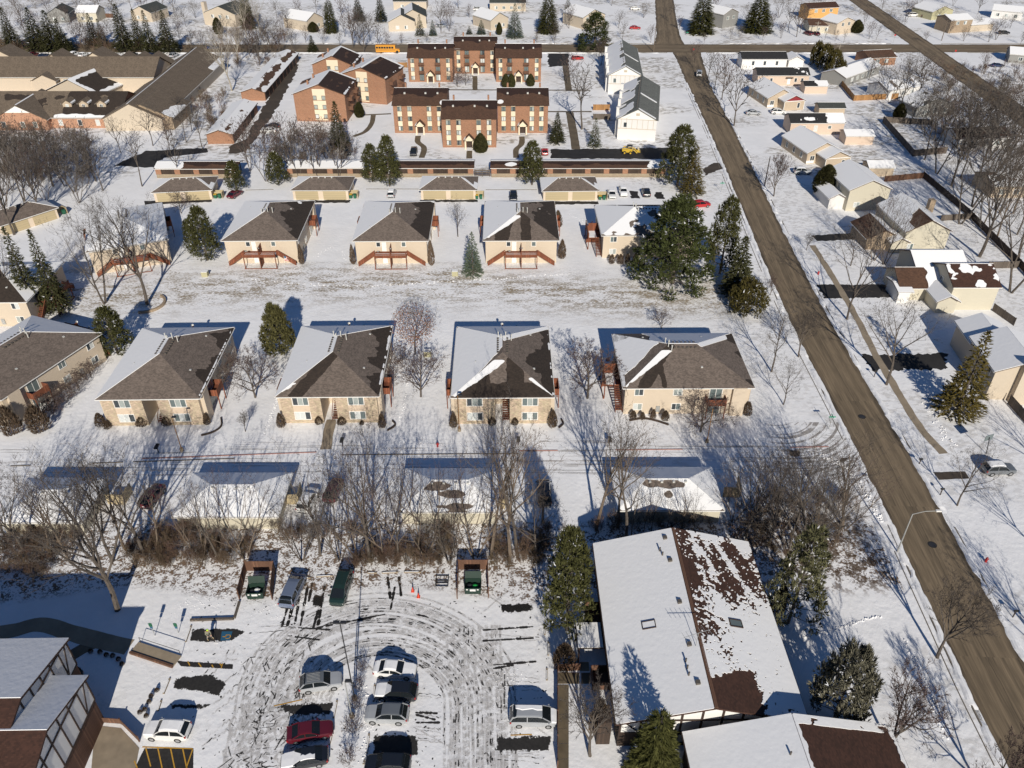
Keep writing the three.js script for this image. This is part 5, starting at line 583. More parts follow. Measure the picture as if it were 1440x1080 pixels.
far('beige gabled house with a grey-green roof and an arched window', [545, 31], [584, 30], 3.8, 14, { wall: M.beige, roof: 'gz', rise: 2.8, roofM: M.roofSlate, snow: { l: 'full' } }, (v, b) => vol(b.t, { x: 5, z: -5, w: 11, d: 14, h: 4.6, roof: 'gz', rise: 3, wall: M.beige, roofM: M.roofSlate, snow: { l: 'full' } })); far('beige gabled house with a snowy roof side behind a blue spruce', [690, 29], [716, 25], 4.0, 14, { wall: M.beige, roof: 'gz', rise: 2.6, roofM: M.roofSlate, snow: { l: 'full' } }); far('beige house with a tall chimney and a red deck', [286, 17], [330, 20], 5.2, 13, { wall: M.beige, roof: 'gz', rise: 2.8, roofM: M.roofSlate, snow: { l: 'full' } }, (v, b) => mesh('chimney', new MB().box(-b.w / 2 - 1.2, 0, 4, -b.w / 2 + 0.3, 9, 6), M.beige, b.t)); far('beige house with a stepped garage roof beside a dark spruce', [431, 30], [455, 24], 4.0, 14, { wall: M.beige, roof: 'gz', rise: 2.6, roofM: M.roofSlate, snow: { l: 'full' } }); far('beige house half hidden by the big pine at the road crossing', [820, 25], [852, 20], 4.6, 14, { wall: M.beige, roof: 'gz', rise: 2.6, roofM: M.roofSlate, snow: { l: 'full' } }); far('grey gabled house with white rake boards behind a row of pines', [64, 20], [96, 19], 3.6, 10, { wall: M.greySide, roof: 'gz', rise: 2.6, roofM: M.roofSlate, snow: {} }); far('cream house behind the pines beside a red-brown fence', [105, 18], [135, 18], 3.8, 9, { wall: M.cream, roof: 'gx', rise: 2.2, snow: S2 }); far('beige house behind the tallest pine of the row', [182, 16], [212, 18], 3.8, 12, { wall: M.beige, roof: 'gz', rise: 2.4, roofM: M.roofSlate, snow: { l: 'full' } });
far('grey-green roofed house farther up the snowy yards', [552, 2], [600, 2], 3.6, 10, { wall: M.beige, roof: 'gx', rise: 2.2, roofM: M.roofSlate, snow: {} }); far('grey-green roofed house behind the white van yard', [688, 4], [740, 4], 3.6, 10, { wall: M.beige, roof: 'gx', rise: 2.2, roofM: M.roofSlate, snow: {} });
// ---------------------------------------------------------------- fences
function fence(label, px, m, hgt = 1.7, group) {
  px.map((p, i) => { if (!i) return; const A = G(...px[i - 1]), B = G(...p), L = Math.hypot(B.x - A.x, B.z - A.z), n = Math.max(1, Math.round(L / 2.6)), t = thing('fence', label, 'fence', A.x, A.z, Math.atan2(-(B.z - A.z), B.x - A.x), group); for (let k = 0; k < n; k++) { mesh('panel', cached('fp' + (L / n).toFixed(2) + hgt, () => new MB().box(0.06, 0.05, -0.025, L / n - 0.06, hgt, 0.025).geo()), m, t).position.x = k * L / n; } for (let k = 0; k <= n; k++) mesh('post', cached('fpost' + hgt, () => new MB().box(-0.055, 0, -0.06, 0.055, hgt + 0.12, 0.06).geo()), m, t).position.x = k * L / n; });
}
fence('tan board fence round a snowy yard behind the narrow houses', [[1168, 103], [1200, 142], [1262, 139]], M.fenceTan, 1.8, 'tan board fence runs'); fence('tan board fence closing the yard on its far side', [[1172, 107], [1222, 100]], M.fenceTan, 1.7); fence('grey board fence bending round the yard with the small shed', [[1241, 172], [1283, 220], [1330, 216]], M.fenceGrey, 1.9, 'grey board fence runs'); fence('grey board fence along the back of the yard with the small shed', [[1241, 172], [1310, 176]], M.fenceGrey, 1.7); fence('red-brown fence behind the grey-brown shed', [[1243, 256], [1297, 251]], M.fenceBrown, 1.6); fence('long dark fence running down behind the cream houses', [[1297, 250], [1360, 303], [1425, 368], [1455, 400]], M.fenceDark, 1.7, 'long dark fence runs'); fence('short grey fence beside the stone chimney', [[1322, 311], [1368, 308]], M.fenceGrey, 1.5); fence('short grey fence behind the large cream house', [[1388, 378], [1430, 377]], M.fenceGrey, 1.6); fence('dark sloping fence beside the beige house chimney', [[1417, 568], [1445, 600]], M.fenceGrey, 1.8); fence('grey fence between the large cream house and the beige house', [[1395, 437], [1425, 458]], M.fenceGrey, 1.6); fence('brown fence in front of the brick block of the rear row', [[560, 95], [573, 95]], M.fenceTan, 1.8); fence('red-brown fence behind the row of pines', [[110, 25], [160, 25]], M.fenceBrown, 1.8); fence('grey board fence and gate beside the near white row house', [[834, 168], [858, 168]], M.fenceGrey, 1.7); fence('tan board fence beside the near white row house', [[834, 155], [857, 155]], M.fenceTan, 1.8);
fence('brown screen fence beside the walk slabs of the gabled building', [[784, 944], [784, 1080]], M.fenceBrown, 1.3); fence('brown screen fence behind the walk slabs', [[785, 944], [815, 943]], M.fenceBrown, 1.3);
// dumpster pens
for (const [pts, lab] of [[[[337, 843], [347, 803], [387, 803], [383, 843]], 'the left dumpster'], [[[643, 842], [645, 801], [686, 801], [687, 840]], 'the right dumpster']]) for (let i = 0; i < 3; i++) fence('brown board side of the pen around ' + lab, [pts[i], pts[i + 1]], M.fenceBrown, 1.8, 'pen of ' + lab);

// ---------------------------------------------------------------- vehicles
const paint = (r, g, b) => new THREE.MeshPhysicalMaterial({ color: new THREE.Color().setRGB(r, g, b), roughness: 0.35, clearcoat: 0.7, clearcoatRoughness: 0.12 });
const P = { white: paint(0.72, 0.71, 0.68), silver: paint(0.36, 0.37, 0.38), grey: paint(0.13, 0.14, 0.15), black: paint(0.012, 0.013, 0.015), wine: paint(0.10, 0.008, 0.014), red: paint(0.38, 0.012, 0.012), blue: paint(0.13, 0.16, 0.23), green: paint(0.012, 0.03, 0.024), navy: paint(0.02, 0.035, 0.09), yellow: paint(0.62, 0.27, 0.02), gold: paint(0.55, 0.36, 0.03) };
const SH = {
  sedan: { lo: [[2.36, 0.42, 0.62, 0.62], [2.28, 0.3, 0.72, 0.78], [1.95, 0.24, 0.84, 0.88], [0.9, 0.22, 0.95, 0.91], [-0.2, 0.22, 0.98, 0.91], [-1.5, 0.22, 1.0, 0.91], [-2.05, 0.26, 1.0, 0.87], [-2.26, 0.34, 0.92, 0.8], [-2.34, 0.45, 0.75, 0.68]], top: [[1.05, 0.95], [0.25, 1.38], [-0.25, 1.45], [-0.95, 1.42], [-1.75, 1.0]], belt: 0.93, roof: [0.3, -1.1], wb: [1.42, -1.38], r: 0.33 },
  suv: { lo: [[2.28, 0.45, 0.75, 0.68], [2.2, 0.32, 0.9, 0.82], [1.9, 0.26, 1.0, 0.9], [1.0, 0.24, 1.08, 0.93], [0, 0.24, 1.1, 0.93], [-1.4, 0.24, 1.1, 0.93], [-2.0, 0.27, 1.1, 0.9], [-2.2, 0.35, 1.04, 0.84], [-2.28, 0.48, 0.85, 0.76]], top: [[1.1, 1.08], [0.42, 1.6], [-0.2, 1.7], [-1.6, 1.66], [-2.14, 1.1]], belt: 1.05, roof: [0.45, -1.75], wb: [1.4, -1.32], r: 0.37 },
  van: { lo: [[2.5, 0.42, 0.7, 0.7], [2.42, 0.3, 0.88, 0.86], [2.1, 0.24, 1.02, 0.94], [1.4, 0.22, 1.1, 0.97], [0, 0.22, 1.12, 0.97], [-1.8, 0.22, 1.12, 0.97], [-2.4, 0.26, 1.1, 0.93], [-2.52, 0.4, 0.9, 0.84]], top: [[1.85, 1.08], [0.95, 1.66], [0.3, 1.78], [-2.1, 1.74], [-2.42, 1.1]], belt: 1.07, roof: [0.9, -2.2], wb: [1.55, -1.5], r: 0.35 },
};
const ringL = ([x, a, b, w]) => [V(x, a, -w * 0.82), V(x, a + 0.12, -w), V(x, (a + b) / 2 + 0.05, -w), V(x, b - 0.07, -w * 0.97), V(x, b, -w * 0.84), V(x, b + 0.015, 0), V(x, b, w * 0.84), V(x, b - 0.07, w * 0.97), V(x, (a + b) / 2 + 0.05, w), V(x, a + 0.12, w), V(x, a, w * 0.82)];
function carParts(t, kind, m, snow = {}) {
  const s = SH[kind], hw = s.lo[4][3];
  mesh('body', cached('cb' + kind, () => new MB().loft(s.lo.map(ringL)).geo()), m, t);
  const wAt = (y) => hw * 0.95 - (y - s.belt) * 0.34, gr = ([x, y]) => [V(x, s.belt - 0.04, -hw * 0.93), V(x, Math.max(y - 0.06, s.belt), -wAt(y)), V(x, y, -wAt(y) + 0.12), V(x, y + 0.01, 0), V(x, y, wAt(y) - 0.12), V(x, Math.max(y - 0.06, s.belt), wAt(y)), V(x, s.belt - 0.04, hw * 0.93)];
  const gl = mesh('glasshouse', cached('cg' + kind, () => new MB().loft(s.top.map(gr)).geo()), M.carGlass, t);
  const yT = (x) => { for (let i = 0; i < s.top.length - 1; i++) { const [a, ya] = s.top[i], [b, yb] = s.top[i + 1]; if (x <= a && x >= b) return ya + (yb - ya) * (a - x) / (a - b); } return s.belt; };
  const N = 6, xs = Array.from({ length: N + 1 }, (_, i) => s.roof[0] + (s.roof[1] - s.roof[0]) * i / N), roofG = (k, h, inset) => cached('cr' + kind + k, () => { const b = new MB(); const rs = xs.map((x) => { const y = yT(x), w = wAt(y) - inset; return [V(x, y - 0.1, -w - 0.02), V(x, y + h * 0.4, -w), V(x, y + h, -w + 0.16), V(x, y + h + 0.01, w - 0.16), V(x, y + h * 0.4, w), V(x, y - 0.1, w + 0.02)]; }); b.loft(rs); return b.geo(); });
  mesh('roof', roofG('r', 0.025, 0), m, t);
  mesh('pillar', cached('cp' + kind, () => { const b = new MB(), q = s.top; for (const z of [-1, 1]) { const W = (y) => z * (wAt(y) + 0.012); b.beam(V(q[0][0], q[0][1], z * hw * 0.9), V(q[1][0], q[1][1] - 0.03, W(q[1][1])), 0.07); b.beam(V(q[4][0], q[4][1], z * hw * 0.9), V(q[3][0], q[3][1] - 0.03, W(q[3][1])), 0.1); const xb = (s.roof[0] + s.roof[1]) / 2; b.beam(V(xb, s.belt, z * hw * 0.94), V(xb, yT(xb) - 0.05, W(yT(xb) - 0.05)), 0.08); } return b.geo(); }), m, t);
  for (const x of s.wb) for (const z of [-1, 1]) { const w = mesh('wheel', cached('cw' + kind, () => new MB().tube(V(0, 0, -0.11), V(0, 0, 0.11), s.r, s.r, 18).geo()), M.tyre, t); w.position.set(x, s.r, z * (hw - 0.1)); mesh('rim', cached('cri' + kind, () => new MB().tube(V(0, 0, -0.115), V(0, 0, 0.115), s.r * 0.62, s.r * 0.6, 12).geo()), M.rim, w); }
  const f = s.lo[1], r = s.lo[s.lo.length - 2]; for (const z of [-1, 1]) { mesh('headlight', cached('chl' + kind, () => new MB().box(-0.12, -0.07, -0.15, 0.06, 0.07, 0.15).geo()), M.headlamp, t).position.set(f[0] - 0.03, f[2] - 0.16, z * f[3] * 0.8); mesh('tail_light', cached('ctl' + kind, () => new MB().box(-0.06, -0.12, -0.1, 0.1, 0.12, 0.1).geo()), M.tail, t).position.set(r[0] + 0.01, r[2] - 0.16, z * (r[3] - 0.06)); mesh('mirror', cached('cm', () => new MB().box(-0.07, -0.06, -0.1, 0.07, 0.08, 0.1).geo()), m, t).position.set(s.top[0][0] - 0.25, s.belt + 0.07, z * (hw + 0.07)); }
  mesh('number_plate', cached('cnp', () => new MB().box(-0.02, -0.07, -0.16, 0.02, 0.07, 0.16).geo()), M.headlamp, t).position.set(r[0] - 0.07, r[2] - 0.3, 0); mesh('bumper', cached('cbm' + kind, () => new MB().box(s.lo[0][0] - 0.1, 0.34, -0.6, s.lo[0][0] + 0.02, 0.5, 0.6).box(s.lo[s.lo.length - 1][0] - 0.02, 0.36, -0.62, s.lo[s.lo.length - 1][0] + 0.1, 0.52, 0.62).geo()), M.darkMetal, t);
  if (snow.roof) mesh('snow_layer', roofG('s', 0.09, 0.04), M.roofSnow, t);
  if (snow.half) mesh('snow_layer', cached('csh' + kind, () => { const b = new MB(), rs = xs.map((x, i) => { const y = yT(x), w = wAt(y), e = -0.08 + 0.09 * Math.sin(i * 2.1); return [V(x, y, -w + 0.02), V(x, y + 0.07, -w + 0.08), V(x, y + 0.08, e - 0.08), V(x, y + 0.02, e)]; }); b.loft(rs); return b.geo(); }), M.roofSnow, t);
  if (snow.hood) mesh('snow_layer', cached('cs2' + kind, () => { const q = s.lo.slice(1, 4), b = new MB(), rs = q.map(([x, , y, w]) => [V(x, y - 0.06, -w * 0.95), V(x, y + 0.05, -w * 0.82), V(x, y + 0.065, 0), V(x, y + 0.05, w * 0.82), V(x, y - 0.06, w * 0.95)]); b.loft(rs); return b.geo(); }), M.roofSnow, t);
  if (snow.wind) mesh('snow_layer', cached('cs3' + kind, () => { const [a, c] = s.top, b = new MB(); b.prism([V(a[0] + 0.02, a[1] + 0.02, 0.7), V(a[0] + 0.02, a[1] + 0.02, -0.7), V(c[0], c[1] + 0.02, -0.55), V(c[0], c[1] + 0.02, 0.1)], V(0.5, 0.8, 0), 0.02); return b.geo(); }), M.roofSnow, t);
  if (snow.rear) mesh('snow_layer', cached('cs4' + kind, () => { const q = s.lo.slice(5, 8), b = new MB(), rs = q.map(([x, , y, w]) => [V(x, y - 0.02, -w * 0.9), V(x, y + 0.05, -w * 0.8), V(x, y + 0.05, w * 0.8), V(x, y - 0.02, w * 0.9)]); b.loft(rs); return b.geo(); }), M.roofSnow, t);
  if (snow.rails) for (const z of [-0.45, -0.27, -0.09, 0.09, 0.27, 0.45]) mesh('roof_rib', cached('crb' + kind, () => new MB().box(-1.4, 0, -0.02, 0, 0.03, 0.02).geo()), M.galv, t).position.set(0.1, 1.715, z);
}
function car(kind, px, py, deg, m, label, snow, group) { const p = G(px, py), t = thing('parked_car', label, 'car', p.x, p.z, R(deg), group); carParts(t, kind, m, snow); return t; }
car('suv', 238, 1032, 177, P.white, 'white crossover with snow on its roof beside yellow hatched stall lines', { roof: 1, hood: 1 }); car('suv', 452, 964, 10, P.silver, 'silver crossover with ribbed dark roof by the slender lamp post', { rails: 1 }).traverse((o) => { if (o.name === 'roof') o.material = P.grey; });
car('sedan', 437, 1033, 11, P.wine, 'dark red sedan between two bare parking stalls', {}); car('sedan', 430, 1071, 190, P.black, 'dark sedan with snow on its roof and hood behind the red sedan', { hood: 1, half: 1, wind: 1 }); car('sedan', 556, 946, -4, P.white, 'white sedan dusted all over with snow at the end of the row', { roof: 1, hood: 1, rear: 1 }); car('suv', 558, 978, 177, P.black, 'black wagon with snow on its hood and windscreen', { hood: 1, wind: 1 }); car('suv', 545, 1009, 178, P.silver, 'silver-grey crossover between the black wagon and an empty stall', {}).traverse((o) => { if (o.name === 'roof') o.material = P.grey; }); car('suv', 546, 1080, 178, P.black, 'black car without snow beyond the empty dark stall', {}); car('van', 750, 1013, -1, P.silver, 'silver square wagon with snow bars on its roof next to the walk', { half: 1, hood: 1 });
car('van', 413, 835, 83, P.blue, 'blue-grey minivan parked with its tail to the lot', {}); car('van', 481, 832, 265, P.green, 'long dark green wagon parked nose to the lot', {}); car('suv', 434, 708, 80, P.white, 'car buried in snow beside the bin screen below the apartments', { roof: 1, hood: 1, rear: 1, wind: 1 }); car('suv', 470, 694, 82, P.wine, 'dark red-brown wagon behind bare branches next to the snowed-in car', {}); car('suv', 216, 702, 80, P.wine, 'dark red car between two snow-roofed garages', {}); car('van', 765, 697, 91, P.black, 'black van in shade between two snow-roofed garages', {}); car('suv', 1402, 664, 3, P.grey, 'grey crossover with snowy roof bars on the driveway by the road', { roof: 1 });
car('sedan', 331, 276, 70, P.wine, 'small dark red car beside the garage with bins', {}); car('suv', 551, 275, 90, P.silver, 'pale car between two tan-doored garages', { roof: 1 }); car('suv', 722, 280, 270, P.black, 'black car on the snow beside the tan-doored garage', {}); car('sedan', 860, 276, 270, P.white, 'white car next to the green bin', { roof: 1 }); car('suv', 876, 273, 270, P.white, 'white crossover second from the green bin', { roof: 1, hood: 1 }); car('suv', 908, 274, 90, P.black, 'black car between two bare asphalt stalls', {}); car('suv', 985, 291, 15, P.red, 'red car half hidden by the tall pines near the road', {}); car('sedan', 766, 216, 90, P.red, 'small red car beside the brick carport', {}); car('suv', 582, 217, 270, P.black, 'black car between the curved path and the carport', {}); car('suv', 490, 216, 270, P.black, 'black car in the row behind the carport near the bare trees', {});
car('sedan', 378, 186, 178, P.white, 'white car beside the dark drive', {}); car('sedan', 383, 180, 178, P.black, 'black car next to the white one beside the dark drive', {}); car('suv', 812, 84, 10, P.red, 'red and snowy car by the far asphalt patch', { roof: 1 }); car('suv', 1094, 160, -2, P.white, 'white car close to the tan gabled house', {}); car('sedan', 1059, 161, -2, P.silver, 'silver sedan on the drive before the tan gabled house', {}); car('suv', 1128, 244, -3, P.silver, 'white-roofed car beside the rounded evergreen', { roof: 1 });
car('suv', 893, 14, 0, P.white, 'white car in the far yard by the upper road', {}); car('sedan', 893, 41, -4, P.red, 'red car in the far yard by the upper road', {}); car('van', 1283, 23, 5, P.white, 'white van beside the olive house', {}); car('suv', 1299, 24, 60, P.black, 'black car beside the white van', {}); car('suv', 1411, 48, 0, P.black, 'dark pickup-like car before the split-level house', { roof: 1 }); car('suv', 1136, 49, 110, P.wine, 'dark red car on the drive of the ranch house', {}); car('sedan', 1147, 49, 100, P.wine, 'second dark red car next to the ranch house', {}); car('van', 673, 15, 0, P.white, 'white van in the far snowy yard', {}); car('sedan', 620, 38, 0, P.silver, 'pale car under the bare tree in the far yard', { roof: 1 }); car('van', 983, 106, 78, P.white, 'white van parked at the roadside near the crossing', {}); car('sedan', 300, 69, 0, P.navy, 'blue car on the cross road', {}); car('sedan', 1402, 94, 5, P.navy, 'dark blue car under a tarpaulin near the upper right street', { half: 1 });
{ const cols = [P.black, P.wine, P.navy, P.white, P.white, P.black, P.navy, P.silver]; [[36, 79], [48, 79.5], [62, 80.5], [105, 78.5], [118, 79], [188, 80], [213, 79.5], [245, 80]].forEach(([x, y], i) => car(i % 2 ? 'suv' : 'sedan', x, y, 80, cols[i], 'car parked behind the brown-roofed residence', { roof: i === 3 || i === 4 }, 'cars parked behind the residence')); }
{ // bus
  const p = G(546, 74), t = thing('bus', 'yellow bus driving on the cross road', 'bus', p.x, p.z, 0); mesh('body', new MB().loft([[-4.6, 1.1], [-4.5, 1.18], [2.9, 1.18], [3.0, 1.12]].map(([x, w]) => [V(x, 0.45, -w), V(x, 2.6, -w), V(x, 2.95, -w * 0.75), V(x, 2.95, w * 0.75), V(x, 2.6, w), V(x, 0.45, w)])), P.yellow, t); mesh('hood', new MB().loft([[2.95, 1.6, 1.05], [4.3, 1.45, 1.0], [4.6, 1.1, 0.9]].map(([x, y, w]) => [V(x, 0.5, -w), V(x, y - 0.1, -w), V(x, y, -w * 0.8), V(x, y, w * 0.8), V(x, y - 0.1, w), V(x, 0.5, w)])), P.yellow, t);
  for (let i = 0; i < 7; i++) for (const z of [-1, 1]) mesh('window', cached('busw', () => new MB().box(-0.4, 1.75, -0.02, 0.4, 2.45, 0.02).geo()), M.carGlass, t).position.set(-4 + i * 0.98, 0, z * 1.19); mesh('windscreen', new MB().box(2.96, 1.7, -1, 3.04, 2.6, 1), M.carGlass, t); for (const y of [1.0, 1.4]) mesh('stripe', new MB().box(-4.5, y, 1.18, 2.9, y + 0.07, 1.2), M.black, t); for (const x of [-2.6, 3.6]) for (const z of [-1, 1]) { const w = mesh('wheel', cached('busk', () => new MB().tube(V(0, 0, -0.15), V(0, 0, 0.15), 0.5, 0.5, 16).geo()), M.tyre, t); w.position.set(x, 0.5, z * 1.0); }
}
{ // skid loader
  const p = G(886, 216), t = thing('skid_loader', 'yellow skid loader on the black asphalt strip', 'loader', p.x, p.z, R(-8)); mesh('body', new MB().box(-1.9, 0.5, -0.7, 0.5, 1.3, 0.7).box(-2.2, 0.7, -0.6, -1.9, 1.5, 0.6), P.gold, t); mesh('cab', new MB().box(-0.9, 1.3, -0.55, 0.4, 1.38, 0.55).box(-1.0, 2.2, -0.6, 0.5, 2.32, 0.6).box(-0.9, 1.38, -0.55, -0.8, 2.2, 0.55).box(0.3, 1.38, -0.55, 0.4, 2.2, -0.45).box(0.3, 1.38, 0.45, 0.4, 2.2, 0.55), M.black, t); for (const z of [-1, 1]) { mesh('arm', new MB().beam(V(-1.9, 1.7, z * 0.8), V(1.0, 1.3, z * 0.8), 0.16, 0.24).beam(V(1.0, 1.3, z * 0.8), V(1.9, 0.5, z * 0.8), 0.16, 0.22), P.gold, t); for (const x of [-1.5, 0.1]) { const w = mesh('wheel', cached('skw', () => new MB().tube(V(0, 0, -0.16), V(0, 0, 0.16), 0.45, 0.45, 14).geo()), M.tyre, t); w.position.set(x, 0.45, z * 0.85); mesh('rim', cached('skr', () => new MB().tube(V(0, 0, -0.165), V(0, 0, 0.165), 0.24, 0.24, 10).geo()), P.gold, w); } } mesh('bucket', new MB().prism([V(1.8, 0.1, -1), V(2.8, 0.05, -1), V(2.0, 1.0, -1)].reverse(), V(0, 0, -1), -2), P.gold, t);
}
// ---------------------------------------------------------------- dumpsters, rack, cones, wheel stops
for (const [px, py, deg, lab] of [[359, 845, 3, 'open green dumpster with white bags, in the left pen'], [665, 838, 0, 'open green dumpster with a bright green bag, in the right pen']]) {
  const p = G(px, py), t = thing('dumpster', lab, 'dumpster', p.x, p.z - 0.9, R(deg)); const b = new MB(), w = 0.95, d = 0.75; const side = (a, c) => b.prism([V(a[0], 0.15, a[1]), V(c[0], 0.15, c[1]), V(c[0] * 1.08, 1.25, c[1] * 1.05), V(a[0] * 1.08, 1.25, a[1] * 1.05)], V(a[1] === c[1] ? 0 : Math.sign(a[0]), 0, a[1] === c[1] ? Math.sign(a[1]) : 0), 0.05); side([-w, d], [w, d]); side([w, d], [w, -d]); side([w, -d], [-w, -d]); side([-w, -d], [-w, d]); b.box(-w, 0.15, -d, w, 0.5, d); mesh('body', b, M.green, t);
  mesh('lid', new MB().prism([V(-1, 1.25, -0.8), V(1, 1.25, -0.8), V(1, 2.1, -1.15), V(-1, 2.1, -1.15)], V(0, 0.4, 0.9), 0.05), M.green, t); mesh('sign', new MB().box(-0.35, 0.75, 0.8, 0.35, 1.1, 0.83), M.headlamp, t); for (const x of [-0.7, 0.6]) mesh('sticker', new MB().box(x - 0.1, 0.95, 0.8, x + 0.12, 1.1, 0.83), M.trimWhite, t);
  const bag = (x, z, m, nm) => { const g = new THREE.IcosahedronGeometry(0.3, 2), q = g.attributes.position; for (let i = 0; i < q.count; i++) { const k = 1 + 0.3 * (hash(Math.round(q.getX(i) * 20), Math.round(q.getY(i) * 20) + 3) - 0.5); q.setXYZ(i, q.getX(i) * k * 1.2, q.getY(i) * k * 0.8, q.getZ(i) * k); } g.computeVertexNormals(); const k = single('rubbish_bag', g, m, nm, 'bag', 'bags in the dumpsters'); k.position.set(p.x + x, 0.76, p.z - 0.9 + z); }; if (px < 500) { bag(0.1, -0.1, M.trimWhite, 'white rubbish bag in the left dumpster'); bag(-0.45, 0.1, M.darkMetal, 'dark rubbish bag in the left dumpster'); } else { bag(0.25, 0.05, mat(0.02, 0.35, 0.06, 0.5), 'bright green bag in the right dumpster'); bag(-0.4, 0.0, M.darkMetal, 'dark rubbish bag in the right dumpster'); }
}
{ const A = G(612.5, 825), B = G(630, 824), C = G(612.5, 810.5), t = thing('metal_rack', 'flat metal rack lying on the snow near two cones', 'rack', A.x, A.z), w = B.x - A.x, d = C.z - A.z; for (const k of [0, 0.3, 0.52, 1]) mesh('bar', new MB().box(0, 0.1, d * k - 0.04, w, 0.16, d * k + 0.04), M.darkMetal, t); for (const x of [0, w]) mesh('leg', new MB().box(x - 0.04, 0, d, x + 0.04, 0.22, 0), M.darkMetal, t); }
for (const [x, y, d] of [[580.5, 831.5, 'farther from'], [588.5, 839.5, 'nearer to']]) { const p = G(x, y), t = thing('traffic_cone', 'small orange cone on the snow beside the metal rack', 'cone', p.x, p.z, 0, 'orange cones'); mesh('base', new MB().box(-0.2, 0, -0.2, 0.2, 0.05, 0.2), M.orangeCone, t); mesh('cone', new MB().tube(V(0, 0.05, 0), V(0, 0.75, 0), 0.15, 0.035, 12), M.orangeCone, t); }
const stop0 = (a, b, lab) => { const A = G(...a), B = G(...b), L = A.distanceTo(B), t = thing('wheel_stop', lab, 'wheel stop', (A.x + B.x) / 2, (A.z + B.z) / 2, Math.atan2(-(B.z - A.z), B.x - A.x), 'concrete wheel stops'); mesh('block', new MB().loft([-L / 2, L / 2].map((x) => [V(x, 0, -0.11), V(x, 0.13, -0.07), V(x, 0.13, 0.07), V(x, 0, 0.11)])), M.concrete, t); mesh('snow_layer', new MB().box(-L / 2 + 0.1, 0.13, -0.05, L / 2 - 0.3, 0.16, 0.05), M.roofSnow, t); };
for (const [a, b] of [[[445, 811], [468, 810]], [[429, 813], [437, 813]], [[517, 806], [530, 806]], [[537, 806], [560, 805]], [[568, 805], [592, 805]]]) stop0(a, b, 'concrete wheel stop at the brush along the hedgerow'); for (const [a, b] of [[[469, 1010], [474, 985]], [[463, 1048], [467, 1032]], [[516, 1060], [519, 1032]], [[525, 987], [527, 963]], [[511, 1075], [513, 1069]]]) stop0(a, b, 'concrete wheel stop beside the planted island of the lot'); for (const [a, b] of [[[766, 893], [766, 878]], [[771, 922], [771, 903]], [[769, 957], [769, 940]]]) stop0(a, b, 'concrete wheel stop before the walk of the gabled building'); for (const [a, b] of [[[230, 976], [239, 954]], [[222, 1000], [227, 985]], [[261, 903], [269, 880]]]) stop0(a, b, 'concrete wheel stop at the stalls by the timbered building');
for (const [a, b] of [[[268, 873], [329, 871]], [[330, 870], [337, 847]]]) { const A = G(...a), B = G(...b), o = single('landscape_timber', new MB().beam(V(A.x, 0.14, A.z), V(B.x, 0.14, B.z), 0.24, 0.28), M.fenceGrey, 'landscape timber edging the snowy corner by the left dumpster', 'timber', 'landscape timbers'); }
for (const [pts, lab] of [[[[183, 919], [243, 939]], 'dark red-brown retaining wall below the railed walk']]) { const A = G(...pts[0]), B = G(...pts[1]), t = thing('retaining_wall', lab, 'wall', A.x, A.z, Math.atan2(-(B.z - A.z), B.x - A.x)); const L = A.distanceTo(B); mesh('wall', new MB().box(0, 0, -0.15, L, 0.34, 0.1), M.fenceBrown, t); mesh('ramp', new MB().box(0, 0.02, -1.5, L, 0.2, -0.15), M.concrete, t); mesh('railing', new MB().beam(V(0.3, 1.1, -1.5), V(L, 1.1, -1.5), 0.045).beam(V(0.3, 0.2, -1.5), V(0.3, 1.1, -1.5), 0.045).beam(V(L, 0.2, -1.5), V(L, 1.1, -1.5), 0.045), M.darkMetal, t); }
fence('low dark railing beside the concrete patio', [[142, 1016], [171, 1018], [196, 1043]], M.fenceBrown, 0.9, 'patio railings');
// ---------------------------------------------------------------- lamps, poles, signs, boxes
{ const p = G(1261.9, 775.7), t = thing('street_lamp', 'tall pale street lamp with a long arm over the brown road', 'street lamp', p.x, p.z); mesh('pole', new MB().tube(V(0, 0, 0), V(0, 6.7, 0), 0.11, 0.075, 10), M.galv, t); const q = G(1318, 718, 7.9).sub(p); mesh('arm', new MB().tube(V(0, 6.7, 0), V(q.x * 0.5, 7.5, q.z * 0.5), 0.05, 0.045, 8).tube(V(q.x * 0.5, 7.5, q.z * 0.5), V(q.x, 7.85, q.z), 0.045, 0.04, 8), M.galv, t); mesh('lamp_head', new MB().box(q.x - 0.15, 7.78, q.z - 0.14, q.x + 0.5, 7.95, q.z + 0.14), M.trimWhite, t); }
function lotLamp(px, py, h, label, n = 1, m = M.fenceTan) { const p = G(px, py), t = thing('lamp_post', label, 'lamp post', p.x, p.z); mesh('pole', new MB().tube(V(0, 0, 0), V(0, h, 0), 0.075, 0.06, 8), m, t); mesh('base', new MB().tube(V(0, 0, 0), V(0, 0.5, 0), 0.26, 0.26, 12), M.concrete, t); for (let i = 0; i < n; i++) mesh('lamp_head', new MB().box(i ? -0.65 : 0.05, h, -0.16, i ? -0.05 : 0.65, h + 0.18, 0.16), M.darkMetal, t); }
lotLamp(495, 1008, tall(495, 1008, 958), 'tan lamp post on the planted island of the lot', 1, M.galv); lotLamp(499, 983, tall(499, 983, 876), 'tall slender twin-headed lamp post by the silver crossover', 2, M.darkMetal); lotLamp(256, 634, tall(256, 634, 587), 'lamp post leaning dark against the stone-fronted house'); lotLamp(646, 606, tall(646, 606, 556), 'lamp post at the corner of the house with snow wedges'); lotLamp(994, 622, tall(994, 622, 575), 'tan lamp post among shrubs before the sideways house');
